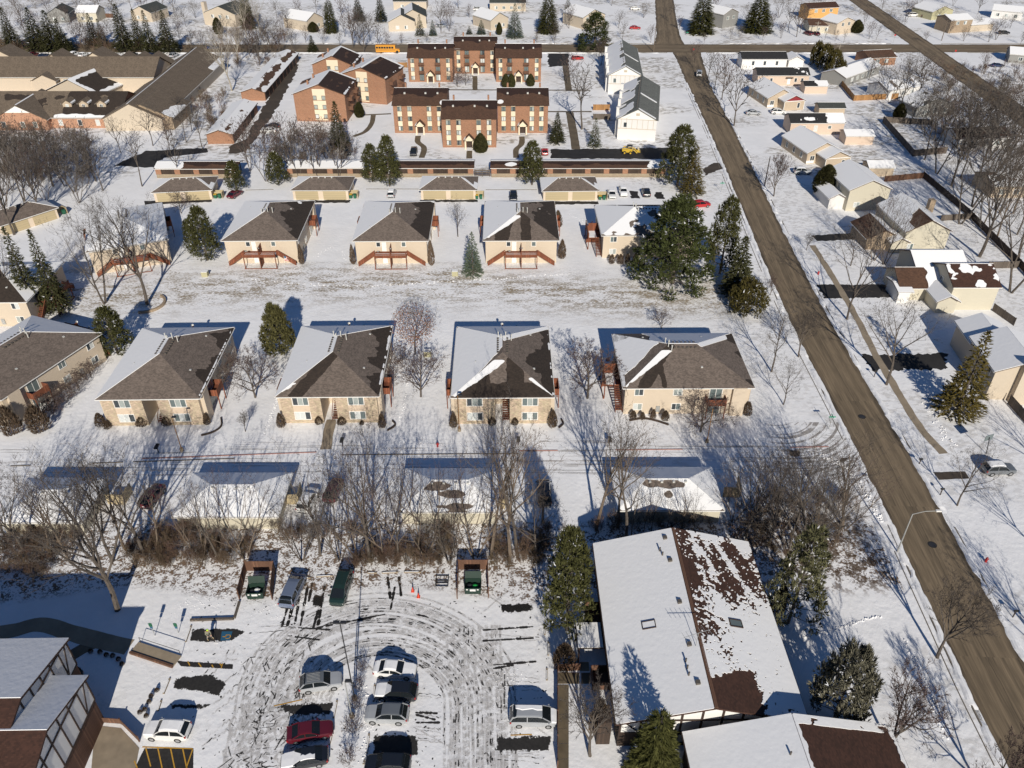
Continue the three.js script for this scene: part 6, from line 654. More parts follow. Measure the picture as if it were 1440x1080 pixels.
function pole(px, py, topY, label, arm = 0, m = M.bark) { const p = G(px, py), h = tall(px, py, topY), t = thing('utility_pole', label, 'pole', p.x, p.z); mesh('pole', new MB().tube(V(0, 0, 0), V(0, h, 0), 0.16, 0.11, 8), m, t); if (arm) mesh('crossarm', new MB().box(-1.2, h - 0.7, -0.06, 1.2, h - 0.58, 0.06), m, t); }
pole(1075, 262, 220, 'bare wooden pole beside a small bare tree at the road'); pole(1173, 102, 62, 'pale utility pole with a crossarm by the dark junipers', 1, M.barkPale); pole(1147, 50, 30, 'pale utility pole with a crossarm in front of the ranch house', 1, M.barkPale); pole(1324, 57, 28, 'tan wooden pole before the split-level house', 0, M.barkTan); pole(919, 73, 36, 'wooden pole at the corner of the upper crossing', 0, M.barkTan); pole(763, 735, 700, 'thin post behind the bin screen between garages', 0, M.bark);
function sign(px, py, topY, label, kind) { const p = G(px, py), h = tall(px, py, topY), t = thing('street_sign', label, 'sign', p.x, p.z); mesh('post', new MB().tube(V(0, 0, 0), V(0, h, 0), 0.04, 0.04, 6), M.galv, t); if (kind === 'street') { mesh('plate', new MB().box(-0.5, h, -0.02, 0.5, h + 0.2, 0.02), M.signGreen, t); mesh('plate', new MB().box(-0.02, h + 0.22, -0.5, 0.02, h + 0.42, 0.5), M.signGreen, t); } else if (kind === 'stop') { mesh('plate', new MB().tube(V(0, h - 0.35, 0.03), V(0, h - 0.35, 0.06), 0.38, 0.38, 8), M.hydrant, t); } else { mesh('plate', new MB().box(-0.2, h - 0.6, 0.03, 0.2, h, 0.06), M.binGreen, t); mesh('plate', new MB().box(-0.15, h - 0.95, 0.03, 0.15, h - 0.65, 0.06), M.blueMark, t); } }
sign(1165.5, 603, 587, 'green street name sign at the snowy drive entrance', 'street'); sign(1014, 270, 258, 'green street name sign near the tall pines', 'street'); sign(218, 894, 876, 'green stall sign on a thin post in the snow', 'stall'); sign(251, 890, 876, 'blank thin stall sign near the wheel stops', 'stall'); sign(975, 73, 68, 'red stop sign at the upper crossing', 'stop'); sign(1256, 60, 48, 'red sign at the far street corner', 'stop'); sign(1343, 75, 70, 'red stop sign at the upper right corner', 'stop'); sign(966, 50, 46, 'green street sign by the big dark pine', 'street');
function hydrant(px, py, label) { const p = G(px, py), t = thing('fire_hydrant', label, 'hydrant', p.x, p.z); mesh('barrel', new MB().tube(V(0, 0, 0), V(0, 0.6, 0), 0.15, 0.14, 10), M.hydrant, t); mesh('bonnet', new MB().tube(V(0, 0.6, 0), V(0, 0.82, 0), 0.17, 0.05, 10), M.hydrant, t); for (const z of [-1, 1]) mesh('nozzle', new MB().tube(V(0.1 * z, 0.45, 0), V(0.26 * z, 0.45, 0), 0.07, 0.07, 8), M.hydrant, t); }
hydrant(615.5, 628, 'red fire hydrant at the service drive kerb'); hydrant(1386, 790, 'red fire hydrant in the snow across the road'); hydrant(1150.5, 386, 'red fire hydrant on the strip between road and walk');
function mailbox(px, py, label, n = 1, group = 'mailboxes') { const p = G(px, py), t = thing('mailbox', label, 'mailbox', p.x, p.z, R(-90), group); mesh('post', new MB().box(-0.05, 0, -0.05, 0.05, 1.05, 0.05), M.fenceDark, t); for (let i = 0; i < n; i++) { const x = (i - (n - 1) / 2) * 0.3, r = []; for (let k = 0; k <= 6; k++) { const a = k / 6 * Math.PI; r.push([x + 0.11 * Math.cos(a), 1.2 + 0.11 * Math.sin(a)]); } r.push([x - 0.11, 1.05], [x + 0.11, 1.05]); mesh('box', new MB().loft([-0.25, 0.25].map((z) => r.map(([a, b]) => V(a, b, z)))), M.black, t); } }
for (const [x, y] of [[1322, 696], [1229, 530], [1292, 654], [1055, 234], [1424, 868]]) mailbox(x, y, 'single black mailbox on a post by the road kerb'); for (const [x, y] of [[223, 636], [482, 627], [729, 626], [857, 626]]) { mailbox(x, y, 'cluster of black mailboxes at the service drive', 4, 'mailbox clusters'); }
{ const p = G(1387, 638), h = tall(1387, 638, 616), t = thing('basketball_hoop', 'basketball hoop with a dark backboard beside the driveway', 'hoop', p.x, p.z, R(200)); mesh('pole', new MB().tube(V(0, 0, 0), V(0.4, h, 0.3), 0.06, 0.05, 8), M.darkMetal, t); mesh('backboard', new MB().box(-0.35, h - 0.6, 0.35, 1.15, h + 0.4, 0.4), M.glassMid, t); const r = mesh('rim', new THREE.TorusGeometry(0.23, 0.02, 6, 18), M.orangeCone, t); r.rotation.x = Math.PI / 2; r.position.set(0.4, h - 0.45, 0.66); }
for (const [x, y, l] of [[289, 388, 'near the dark pines'], [640, 387, 'beside the neat blue spruce'], [601.5, 500, 'beside the russet-leaved tree'], [1246, 772, 'at the road']]) { if (x > 1200) continue; const p = G(x, y), t = thing('utility_box', 'green utility box on the snow ' + l, 'utility box', p.x, p.z); mesh('cabinet', new MB().box(-0.6, 0, -0.5, 0.6, 0.95, 0.5), M.olive, t); mesh('lid', new MB().box(-0.66, 0.95, -0.56, 0.66, 1.03, 0.56), M.olive, t); mesh('snow_layer', new MB().box(-0.6, 1.03, -0.5, 0.6, 1.09, 0.5), M.roofSnow, t); }
{ const p = G(698, 706), t = thing('bin_screen', 'tan board screen beside the black van between garages', 'screen', p.x, p.z, 0, 'board screens between the snow-roofed garages'); mesh('panel', new MB().box(-1.2, 0, 1.2, 1.2, 1.8, 1.3), M.garageDoor, t); mesh('panel', new MB().box(1.1, 0, -1.2, 1.2, 1.8, 1.2), M.garageDoor, t); const p2 = G(411, 700), t2 = dup(t, p2.x, p2.z, 0.03, 'tan board screen beside the snowed-in car', 'board screens between the snow-roofed garages'); const p3 = G(1026, 690); dup(t, p3.x, p3.z, -0.05, 'tan board screen at the end of the last snow-roofed garage', 'board screens between the snow-roofed garages'); const p4 = G(170, 700); dup(t, p4.x, p4.z, -0.05, 'tan board screen hidden by brush beside the dark red car', 'board screens between the snow-roofed garages'); }
// flag and odds on the decks
{ const p = G(405, 373), t = thing('flag', 'striped red and white flag hanging by the lower deck', 'flag', p.x, p.z, 0.3); mesh('staff', new MB().tube(V(-0.6, 0, 0), V(-0.5, 2.3, 0), 0.02, 0.02, 6), M.trimWhite, t); for (let i = 0; i < 7; i++) mesh('stripe', new MB().prism([V(-0.5, 2.2 - i * 0.15, 0), V(-0.5, 2.05 - i * 0.15, 0), V(0.55, 1.75 - i * 0.15, 0.1), V(0.55, 1.9 - i * 0.15, 0.1)], V(0, 0, 1), 0.02), i % 2 ? M.trimWhite : M.hydrant, t); mesh('canton', new MB().prism([V(-0.5, 2.2, 0.02), V(-0.5, 1.75, 0.02), V(-0.1, 1.64, 0.06), V(-0.1, 2.09, 0.06)], V(0, 0, 1), 0.03), M.blueMark, t); }
for (const [x, y, l] of [[1005, 0, 0]]) { /* nothing */ }
{ // curved brick planter round the big tree
  const c = G(206, 428), t = thing('planter_ring', 'curved stone edging holding snow round a big tree', 'planter', c.x, c.z); for (let i = 0; i < 11; i++) { const a = -0.9 + i * 0.24, s = mesh('stone', cached('pst', () => new MB().box(-0.42, 0, -0.2, 0.42, 0.5, 0.2).geo()), M.brickTan, t); s.position.set(Math.cos(a) * 3.4, 0, Math.sin(a) * 3.4); s.rotation.y = -a + Math.PI / 2; } }
// edging beds beside the apartment fronts
for (const [pts, l] of [[[[283, 613], [300, 608], [311, 600], [311, 588]], 'with the lamp post before it'], [[[545, 606], [556, 598], [552, 592]], 'with the cleared path'], [[[786, 602], [792, 596], [789, 590]], 'with two snow wedges'], [[[885, 592], [905, 589], [925, 593], [940, 598]], 'standing sideways']]) { const c = new THREE.CatmullRomCurve3(pts.map((p) => G(...p))), b = new MB(); for (let i = 0; i < 12; i++) { const p = c.getPoint(i / 12), q = c.getPoint((i + 1) / 12); p.y = q.y = 0.11; b.beam(p, q, 0.22, 0.24); } single('bed_edging', b, M.fenceDark, 'dark timber edging of a bed at the tan house ' + l, 'edging', 'bed edgings'); }
for (const [x, y, l] of [[1311, 766, 'beside the tall street lamp'], [1212, 586, 'across from the green street name sign']]) { const p = G(x, y), t = thing('manhole_cover', 'dark round manhole cover in the brown road ' + l, 'manhole cover', p.x, p.z); mesh('cover', new MB().tube(V(0, 0.01, 0), V(0, 0.032, 0), 0.42, 0.42, 18), M.darkMetal, t); mesh('frame', new MB().tube(V(0, 0.005, 0), V(0, 0.026, 0), 0.58, 0.58, 20), M.asphalt, t); }
// ---------------------------------------------------------------- person
{
  const p = G(294.5, 898.5), res = 44, mc = new MarchingCubes(res, M.bark, false, false, 40000), size = 2.0; mc.isolation = 0;
  const J = { hip: [0, 0.92, 0], chest: [0.06, 1.28, 0.05], neck: [0.1, 1.5, 0.07], head: [0.12, 1.64, 0.09], kl: [-0.12, 0.5, 0.16], al: [-0.2, 0.09, 0.0], tl: [-0.12, 0.05, 0.2], kr: [0.22, 0.52, 0.05], ar: [0.36, 0.1, -0.05], tr: [0.46, 0.05, 0.12], sl: [-0.14, 1.43, 0.05], sr: [0.26, 1.43, 0.05], el: [-0.2, 1.16, 0.18], er: [0.34, 1.15, 0.15], hl: [0.0, 0.98, 0.38], hr: [0.36, 0.92, 0.34] };
  const B = [['hip', 'chest', 0.16, 0.18], ['chest', 'neck', 0.17, 0.07], ['neck', 'head', 0.06, 0.1], ['head', 'head', 0.11, 0.11], ['hip', 'kl', 0.12, 0.085], ['kl', 'al', 0.08, 0.06], ['al', 'tl', 0.06, 0.045], ['hip', 'kr', 0.12, 0.085], ['kr', 'ar', 0.08, 0.06], ['ar', 'tr', 0.06, 0.045], ['chest', 'sl', 0.12, 0.08], ['chest', 'sr', 0.12, 0.08], ['sl', 'el', 0.075, 0.06], ['sr', 'er', 0.075, 0.06], ['el', 'hl', 0.055, 0.045], ['er', 'hr', 0.055, 0.045]];
  for (const [h, ox] of [['hl', 1], ['hr', -1]]) for (let f = 0; f < 5; f++) { const q = J[h], k = h + f; J[k] = [q[0] + (f === 4 ? ox * 0.05 : (f - 1.5) * 0.022), q[1] - 0.03 - (f === 4 ? 0 : 0.045 + 0.01 * (f === 1)), q[2] + 0.05]; B.push([h, k, 0.03, 0.016]); }
  const cap = (q, a, b, ra, rb) => { const d = [b[0] - a[0], b[1] - a[1], b[2] - a[2]], l = d[0] ** 2 + d[1] ** 2 + d[2] ** 2, t = l ? Math.min(1, Math.max(0, ((q[0] - a[0]) * d[0] + (q[1] - a[1]) * d[1] + (q[2] - a[2]) * d[2]) / l)) : 0; return Math.hypot(q[0] - a[0] - d[0] * t, q[1] - a[1] - d[1] * t, q[2] - a[2] - d[2] * t) - ra - (rb - ra) * t; };
  for (let z = 0; z < res; z++) for (let y = 0; y < res; y++) for (let x = 0; x < res; x++) { const q = [(x / res - 0.5) * size + 0.1, y / res * size - 0.08, (z / res - 0.5) * size + 0.1]; let s = 0; for (const [a, b, ra, rb] of B) s += Math.exp(-Math.max(-0.2, cap(q, J[a], J[b], ra, rb)) * 45); mc.field[x + y * res + z * res * res] = Math.log(s) / 45; }
  mc.update(); const n = mc.count, pos = new Float32Array(n * 3), nor = new Float32Array(n * 3); for (let i = 0; i < n; i++) { pos[i * 3] = mc.positionArray[i * 3] * size / 2 + 0.1; pos[i * 3 + 1] = (mc.positionArray[i * 3 + 1] + 1) / 2 * size - 0.08; pos[i * 3 + 2] = mc.positionArray[i * 3 + 2] * size / 2 + 0.1; } nor.set(mc.normalArray.slice(0, n * 3));
  const col = new Float32Array(n * 3); for (let i = 0; i < n; i++) { const y = pos[i * 3 + 1], skin = (y > 1.5) || (y < 1.0 && y > 0.8 && pos[i * 3 + 2] > 0.28); col.set(skin ? [0.45, 0.27, 0.19] : y < 0.13 ? [0.45, 0.34, 0.2] : y < 0.95 ? [0.19, 0.18, 0.155] : [0.20, 0.19, 0.14], i * 3); }
  const g = new THREE.BufferGeometry(); g.setAttribute('position', new THREE.BufferAttribute(pos, 3)); g.setAttribute('normal', new THREE.BufferAttribute(nor, 3)); g.setAttribute('color', new THREE.BufferAttribute(col, 3)); g.computeVertexNormals();
  const t = thing('person', 'person in drab olive clothes and a lime cap shovelling a cleared stall', 'person', p.x, p.z, R(20)); mesh('body', g, mat(1, 1, 1, 0.9, { vertexColors: true }), t); const cp = mesh('cap', new THREE.SphereGeometry(0.135, 14, 8, 0, 6.2832, 0, 1.5), mat(0.45, 0.75, 0.06, 0.7), t); cp.position.set(0.12, 1.66, 0.09); mesh('brim', new MB().box(-0.1, 0, 0.08, 0.1, 0.02, 0.22), mat(0.62, 0.30, 0.03, 0.7), cp); mesh('nose', new MB().box(0.105, 1.6, 0.19, 0.135, 1.64, 0.225), mat(0.45, 0.27, 0.19), t);
  const s = thing('snow_shovel', 'snow shovel held by the person in the lime cap', 'shovel', p.x, p.z, R(20)); mesh('shaft', new MB().tube(V(-0.02, 1.06, 0.36), V(0.75, 0.12, 0.72), 0.017, 0.017, 6), M.barkTan, s); mesh('blade', new MB().prism([V(0.6, 0.14, 0.9), V(0.95, 0.02, 0.95), V(0.95, 0.02, 0.55), V(0.6, 0.14, 0.5)], V(0.2, 1, 0), 0.02), M.trimWhite, s);
}

// ---------------------------------------------------------------- bare trees
class TB { constructor() { this.p = []; }
  seg(a, b, r0, r1, n) { const dx = b[0] - a[0], dy = b[1] - a[1], dz = b[2] - a[2], l = Math.hypot(dx, dy, dz) || 1e-6, d = [dx / l, dy / l, dz / l], ref = Math.abs(d[1]) > 0.9 ? [1, 0, 0] : [0, 1, 0]; let s = [d[1] * ref[2] - d[2] * ref[1], d[2] * ref[0] - d[0] * ref[2], d[0] * ref[1] - d[1] * ref[0]]; const sl = Math.hypot(...s); s = s.map((v) => v / sl); const u = [d[1] * s[2] - d[2] * s[1], d[2] * s[0] - d[0] * s[2], d[0] * s[1] - d[1] * s[0]]; const R_ = (p, r, t) => [p[0] + (s[0] * Math.cos(t) + u[0] * Math.sin(t)) * r, p[1] + (s[1] * Math.cos(t) + u[1] * Math.sin(t)) * r, p[2] + (s[2] * Math.cos(t) + u[2] * Math.sin(t)) * r]; for (let i = 0; i < n; i++) { const t0 = i / n * 6.2832, t1 = (i + 1) / n * 6.2832, A = R_(a, r0, t0), B = R_(a, r0, t1); if (r1 <= 0) this.p.push(...A, ...B, ...b); else { const C = R_(b, r1, t1), D = R_(b, r1, t0); this.p.push(...A, ...B, ...C, ...A, ...C, ...D); } } }
  geo() { const g = new THREE.BufferGeometry(); g.setAttribute('position', new THREE.Float32BufferAttribute(this.p, 3)); const uv = new Float32Array(this.p.length / 3 * 2); for (let i = 0; i < uv.length / 2; i++) { uv[i * 2] = this.p[i * 3] + this.p[i * 3 + 2]; uv[i * 2 + 1] = this.p[i * 3 + 1]; } g.setAttribute('uv', new THREE.BufferAttribute(uv, 2)); g.computeVertexNormals(); return g; } }
// unit tree: height 1 scaled by h; crown radius R (in heights), limbs from `start`
function bareTree(seed, { h = 10, R: CR = 0.38, start = 0.22, limbs = 9, up = 0.5, stems = 1, trunk = 0.017, tw = 1, lean = 0, bark = M.bark, twig = M.twig, thick = 1, seg2 = 3, per = 7 }) {
  const r = RNG(seed), wood = new TB(), fine = new TB(), g = (k = 1) => (r() + r() + r() - 1.5) * k;
  const norm = (d) => { const l = Math.hypot(...d); return d.map((v) => v / l); }, cy = h * (start + 1) / 2, ry = h * (1 - start) / 2, rx = h * CR;
  const reach = (p, d) => { let t = 0.3; while (t < h) { const q = [p[0] + d[0] * t, p[1] + d[1] * t, p[2] + d[2] * t]; if ((q[0] / rx) ** 2 + ((q[1] - cy) / ry) ** 2 + (q[2] / rx) ** 2 > 1) break; t += 0.2; } return t; };
  const br = (p, d, len, rad, lvl) => {
    const n = lvl === 0 ? 7 : lvl === 1 ? (seg2 < 3 ? 4 : 6) : seg2, kids = []; let q = p, dd = d, rr = rad;
    for (let i = 0; i < n; i++) { const w = lvl === 0 ? 0.10 : 0.22; dd = norm([dd[0] + g(w), dd[1] + g(w) * 0.7 + (lvl ? up * 0.12 : 0.03), dd[2] + g(w)]); const e = [q[0] + dd[0] * len / n, q[1] + dd[1] * len / n, q[2] + dd[2] * len / n], r2 = rad * (1 - (i + 1) / n * (lvl === 0 ? 0.72 : 0.8)); (lvl < 2 ? wood : fine).seg(q, e, rr, lvl >= 2 && i === n - 1 ? 0 : r2, lvl === 0 ? 6 : lvl === 1 ? 4 : 3); kids.push([e, dd, r2, (i + 1) / n]); q = e; rr = r2; }
    return kids;
  };
  const side = (d, ang, rot) => { const ref = Math.abs(d[1]) > 0.9 ? [1, 0, 0] : [0, 1, 0]; let s = norm([d[1] * ref[2] - d[2] * ref[1], d[2] * ref[0] - d[0] * ref[2], d[0] * ref[1] - d[1] * ref[0]]); const u = [d[1] * s[2] - d[2] * s[1], d[2] * s[0] - d[0] * s[2], d[0] * s[1] - d[1] * s[0]], c = Math.cos(ang), sn = Math.sin(ang); return norm([0, 1, 2].map((i) => d[i] * c + (s[i] * Math.cos(rot) + u[i] * Math.sin(rot)) * sn)); };
  const pick = (k, t) => { const i = Math.min(k.length - 1, Math.floor(t * k.length)); return k[i]; };
  const twigs = (kids, len, lvl, rad) => { const n = Math.round((lvl === 2 ? 6.5 : 6) * tw); for (let i = 0; i < n; i++) { const k = pick(kids, 0.15 + 0.85 * r()), d = side(k[1], 0.45 + 0.5 * r(), r() * 6.2832); d[1] += up * 0.25; const L = len * (0.55 + 0.6 * r()); if (lvl === 2) { const kk = br(k[0], norm(d), L, rad * 0.6, 2); twigs(kk, L * 0.62, 3, rad * 0.45); } else { const e = norm([d[0] + g(0.2), d[1] + 0.1 + g(0.15), d[2] + g(0.2)]); fine.seg(k[0], [k[0][0] + e[0] * L, k[0][1] + e[1] * L, k[0][2] + e[2] * L], Math.max(0.011, rad * 0.7) * thick, 0, 3); } } };
  for (let s = 0; s < stems; s++) {
    const a = s / stems * 6.28 + r(), sp = stems > 1 ? 0.28 + 0.1 * r() : lean, d0 = norm([Math.cos(a) * sp, 1, Math.sin(a) * sp]), T = br([Math.cos(a) * 0.12 * (stems > 1 ? 1 : 0), -0.15, Math.sin(a) * 0.12 * (stems > 1 ? 1 : 0)], d0, h * (stems > 1 ? 0.72 : 0.66), h * trunk * (stems > 1 ? 0.62 : 1), 0);
    const n = Math.round(limbs / Math.sqrt(stems));
    for (let i = 0; i < n; i++) { const t = start + (1 - start) * (i + 0.5) / n, k = pick(T, t * 0.999), rot = i * 2.4 + g(0.6), d = side(k[1], (i === n - 1 ? 0.2 : 0.85 - 0.4 * t) * (1.15 - up * 0.5), rot), L = Math.min(reach(k[0], d) * (0.82 + 0.2 * r()), h * 0.62), K = br(k[0], d, L, k[2] * 0.72 + 0.008, 1); const m = Math.round(per * (0.6 + 0.5 * L / (h * 0.4))); for (let j = 0; j < m; j++) { const q = pick(K, 0.12 + 0.88 * (j + r()) / m), dd = side(q[1], 0.55 + 0.4 * r(), j * 2.4 + g(0.5)), l2 = L * (0.30 + 0.18 * r()) * (1.1 - 0.5 * q[3]), K2 = br(q[0], dd, l2, Math.max(0.014, q[2] * 0.6) * thick, 2); twigs(K2, l2 * 0.5, 2, Math.max(0.016, q[2] * 0.4)); } }
  }
  const o = new THREE.Group(); mesh('trunk', wood.geo(), bark, o); mesh('crown', fine.geo(), twig, o); o.userData.h = h; return o;
}
const BT = {
  round: [bareTree(11, { h: 9, R: 0.42, start: 0.2, limbs: 10, seg2: 2, tw: 0.8, thick: 0.8, trunk: 0.014 }), bareTree(12, { h: 9, R: 0.4, start: 0.24, limbs: 10, seg2: 2, tw: 0.75, thick: 0.8, trunk: 0.014, twig: M.twigGrey })],
  tall: [bareTree(21, { h: 13, R: 0.27, start: 0.26, limbs: 9, up: 0.8, tw: 0.68, thick: 0.9, trunk: 0.012, bark: M.barkTan, twig: M.twigTan }), bareTree(22, { h: 13, R: 0.3, start: 0.3, limbs: 9, up: 0.7, tw: 0.66, thick: 0.9, trunk: 0.012, lean: 0.1, twig: M.twigGrey }), bareTree(23, { h: 13, R: 0.25, start: 0.22, limbs: 9, up: 0.9, tw: 0.6, thick: 0.9, trunk: 0.011, lean: 0.16, bark: M.barkTan, twig: M.twig })],
  multi: [bareTree(31, { h: 9, R: 0.42, start: 0.12, limbs: 11, stems: 4, seg2: 2, per: 6, up: 0.7, tw: 0.55, thick: 0.75, trunk: 0.012, twig: M.twigGrey }), bareTree(32, { h: 9, R: 0.36, start: 0.15, limbs: 11, stems: 3, seg2: 2, per: 6, up: 0.8, tw: 0.55, thick: 0.75, trunk: 0.012, bark: M.barkTan, twig: M.twigRed })],
  wide: [bareTree(41, { h: 13, R: 0.46, start: 0.24, limbs: 13, up: 0.5, tw: 0.9, thick: 0.8, trunk: 0.017 }), bareTree(42, { h: 13, R: 0.5, start: 0.2, limbs: 12, up: 0.55, tw: 0.85, thick: 0.8, trunk: 0.018, stems: 2, twig: M.twigGrey })],
  pale: [bareTree(51, { h: 14, R: 0.34, start: 0.2, limbs: 12, up: 0.7, bark: M.barkPale, twig: mat(0.30, 0.26, 0.21, 0.9), tw: 0.8 })],
  fan: [bareTree(61, { h: 5, R: 0.45, start: 0.16, limbs: 9, up: 0.9, twig: M.twigRed, trunk: 0.02 }), bareTree(62, { h: 7, R: 0.42, start: 0.2, limbs: 11, up: 0.75, trunk: 0.02, twig: M.twig })],
  crab: [bareTree(71, { seg2: 2, h: 4.5, R: 0.55, start: 0.15, limbs: 11, up: 0.2, twig: M.twigRed, trunk: 0.022, tw: 1.1 })],
  shrub: [bareTree(81, { h: 1.6, R: 0.6, start: 0.05, limbs: 10, stems: 4, up: 0.5, tw: 0.6, thick: 1, seg2: 2, per: 5, twig: M.twigRed })],
};
const farBase = { seg2: 2, per: 5, tw: 0.5, thick: 3.2 };
Object.assign(BT, {
  far_round: [bareTree(211, { h: 9, R: 0.42, start: 0.2, limbs: 10, trunk: 0.014, ...farBase }), bareTree(212, { h: 9, R: 0.4, start: 0.24, limbs: 10, trunk: 0.014, twig: M.twigGrey, ...farBase }), bareTree(213, { h: 9, R: 0.38, start: 0.15, limbs: 11, trunk: 0.013, up: 0.7, twig: M.twigRed, ...farBase })],
  far_tall: [bareTree(221, { h: 13, R: 0.3, start: 0.26, limbs: 10, up: 0.8, trunk: 0.012, ...farBase }), bareTree(222, { h: 13, R: 0.32, start: 0.3, limbs: 10, up: 0.7, trunk: 0.013, twig: M.twigGrey, ...farBase })],
  far_multi: [bareTree(231, { h: 9, R: 0.42, start: 0.12, limbs: 10, stems: 4, up: 0.7, trunk: 0.012, twig: M.twigGrey, ...farBase, per: 4 }), bareTree(232, { h: 9, R: 0.38, start: 0.15, limbs: 10, stems: 3, up: 0.8, trunk: 0.012, twig: M.twigRed, ...farBase, per: 4 })],
  far_wide: [bareTree(241, { h: 13, R: 0.46, start: 0.22, limbs: 13, up: 0.5, trunk: 0.016, ...farBase, per: 6 }), bareTree(242, { h: 13, R: 0.5, start: 0.18, limbs: 12, up: 0.6, trunk: 0.017, stems: 2, twig: M.twigGrey, ...farBase, per: 6 })],
});
let treeN = 0;
function tree(kind, px, py, top, label, group, name = 'bare_tree', wide = 1, cat = 'tree') {
  const list = (py < 300 && BT['far_' + kind]) || BT[kind], src = list[treeN % list.length], h = Math.min(22, top < 0 ? -top : tall(px, py, top)), p = G(px, py), s = h / src.userData.h, o = src.clone(); treeN++;
  o.name = numbered(name); o.position.set(p.x, 0, p.z); o.rotation.y = hash(treeN, 3) * 6.28; o.scale.set(s * wide, s, s * wide); tag(o, label, cat, group); scene.add(o); return o;
}
const many = (kind, list, label, group, name, wide) => list.forEach(([x, y, t, w]) => { const z = typeof label === 'function' ? label(x) : [label, group]; tree(Array.isArray(kind) ? kind[Math.floor(hash(x, y) * kind.length)] : kind, x, y, t, z[0], z[1], name, w || wide || 1); });
// hedgerow
const HL = (x) => { const k = x < 240 ? 'beside the big spreading tree' : x < 440 ? 'behind the left dumpster pen' : x < 600 ? 'between the two dumpster pens' : 'behind the right dumpster pen'; return ['bare tree standing in the brushy hedgerow ' + k, 'hedgerow trees ' + k]; }, HG = null;
many(['tall', 'multi', 'tall', 'round'], [[8, 770, 668], [38, 785, 672], [70, 778, 665], [100, 792, 668], [132, 776, 655], [158, 790, 660], [176, 772, 625], [205, 786, 650], [222, 778, 660], [286, 784, 690], [310, 790, 680], [345, 785, 672], [425, 788, 700], [450, 780, 640], [478, 788, 690], [502, 782, 655], [520, 790, 645], [540, 782, 655], [562, 790, 690], [598, 784, 660], [632, 790, 700], [668, 784, 660], [752, 788, 690]], HL, HG);
many('tall', [[690, 786, 588], [716, 792, 586], [728, 780, 600], [838, 745, 580, 1.1], [868, 742, 600], [880, 765, 598, 1.1]], 'tall bare tree rising from the hedgerow in front of the tan houses', 'tall bare hedgerow trees');
many('tall', [[888, 752, 690, 0.9], [905, 748, 692, 0.8], [916, 752, 690, 0.8], [936, 748, 690, 0.8], [957, 750, 688, 0.8], [975, 755, 690, 0.8]], 'small pale-stemmed tree in the shade behind the big gabled roof', 'small trees behind the gabled roof', 'small_tree');
many(['multi', 'multi', 'round'], [[1030, 735, 655], [1048, 765, 650], [1062, 735, 640], [1080, 768, 650], [1092, 740, 640], [1108, 780, 670], [1118, 745, 640], [1140, 770, 655], [1150, 745, 645], [1172, 768, 668], [1186, 745, 650]], 'twiggy reddish tree in the thicket between the last garage and the road', 'thicket trees by the road');
many('tall', [[1128, 781, 640, 1.4], [1186, 742, 622, 1.4]], 'tall leaning bare tree at the edge of the thicket by the road', 'tall trees at the thicket');
tree('wide', 165, 858, 690, 'big spreading bare tree on the shaded snow by the timbered building', undefined, 'bare_tree', 1.15);
// left and middle
tree('wide', 147.5, 427, 296, 'big many-limbed bare tree in front of the snowy-roofed tan house'); tree('wide', 207, 428, 285, 'big bare tree standing in a ring of stone edging'); tree('wide', 12, 445, 330, 'bare tree at the wall of the tan house with the red stair tower', undefined, 'bare_tree', 0.7);
many('wide', [[5, 275, 165], [35, 285, 178], [75, 262, 170], [105, 270, 180], [20, 330, 225], [135, 255, 175], [60, 305, 215]], 'wide dark bare tree in the snowy grove before the brown-roofed residence', 'wide grove trees before the residence');
many('multi', [[18, 268, 190], [42, 262, 186], [66, 286, 206], [92, 262, 194], [8, 300, 215], [112, 285, 205], [60, 250, 185], [30, 240, 182], [85, 238, 180], [10, 236, 186], [125, 240, 186]], 'bare tree in the snowy grove before the brown-roofed residence', 'grove trees before the residence');
many(['round', 'tall'], [[145, 268, 190], [200, 262, 182], [170, 215, 165], [215, 205, 150], [240, 215, 160], [262, 200, 150], [252, 250, 188], [285, 210, 150], [270, 185, 140], [300, 175, 135], [255, 168, 130]], 'bare tree between the residence and the long garages', 'bare trees at the residence');
many('multi', [[375, 255, 172], [421, 249, 178], [448, 249, 170], [477, 249, 172], [352, 240, 165], [437, 243, 175], [405, 246, 165]], 'many-stemmed bare tree beside the brick carport', 'many-stemmed trees by the carport');
many('pale', [[326, 128, 42], [347, 50, -15], [366, 47, -14], [335, 90, 30]], 'pale-barked bare tree beside the long garages', 'pale-barked trees'); many('round', [[352, 80, 35], [378, 75, 30], [365, 92, 45], [395, 78, 40], [310, 92, 50]], 'grey twiggy tree at the far end of the long garages', 'grey trees by the cross road');
tree('tall', 818, 182, 92, 'tall vase-shaped bare tree beside the near white row house', undefined, 'bare_tree', 1.25); tree('round', 798, 118, 75, 'bare tree by the path in front of the white row houses'); tree('multi', 845, 92, 55, 'brown bare tree against the white chimneys');
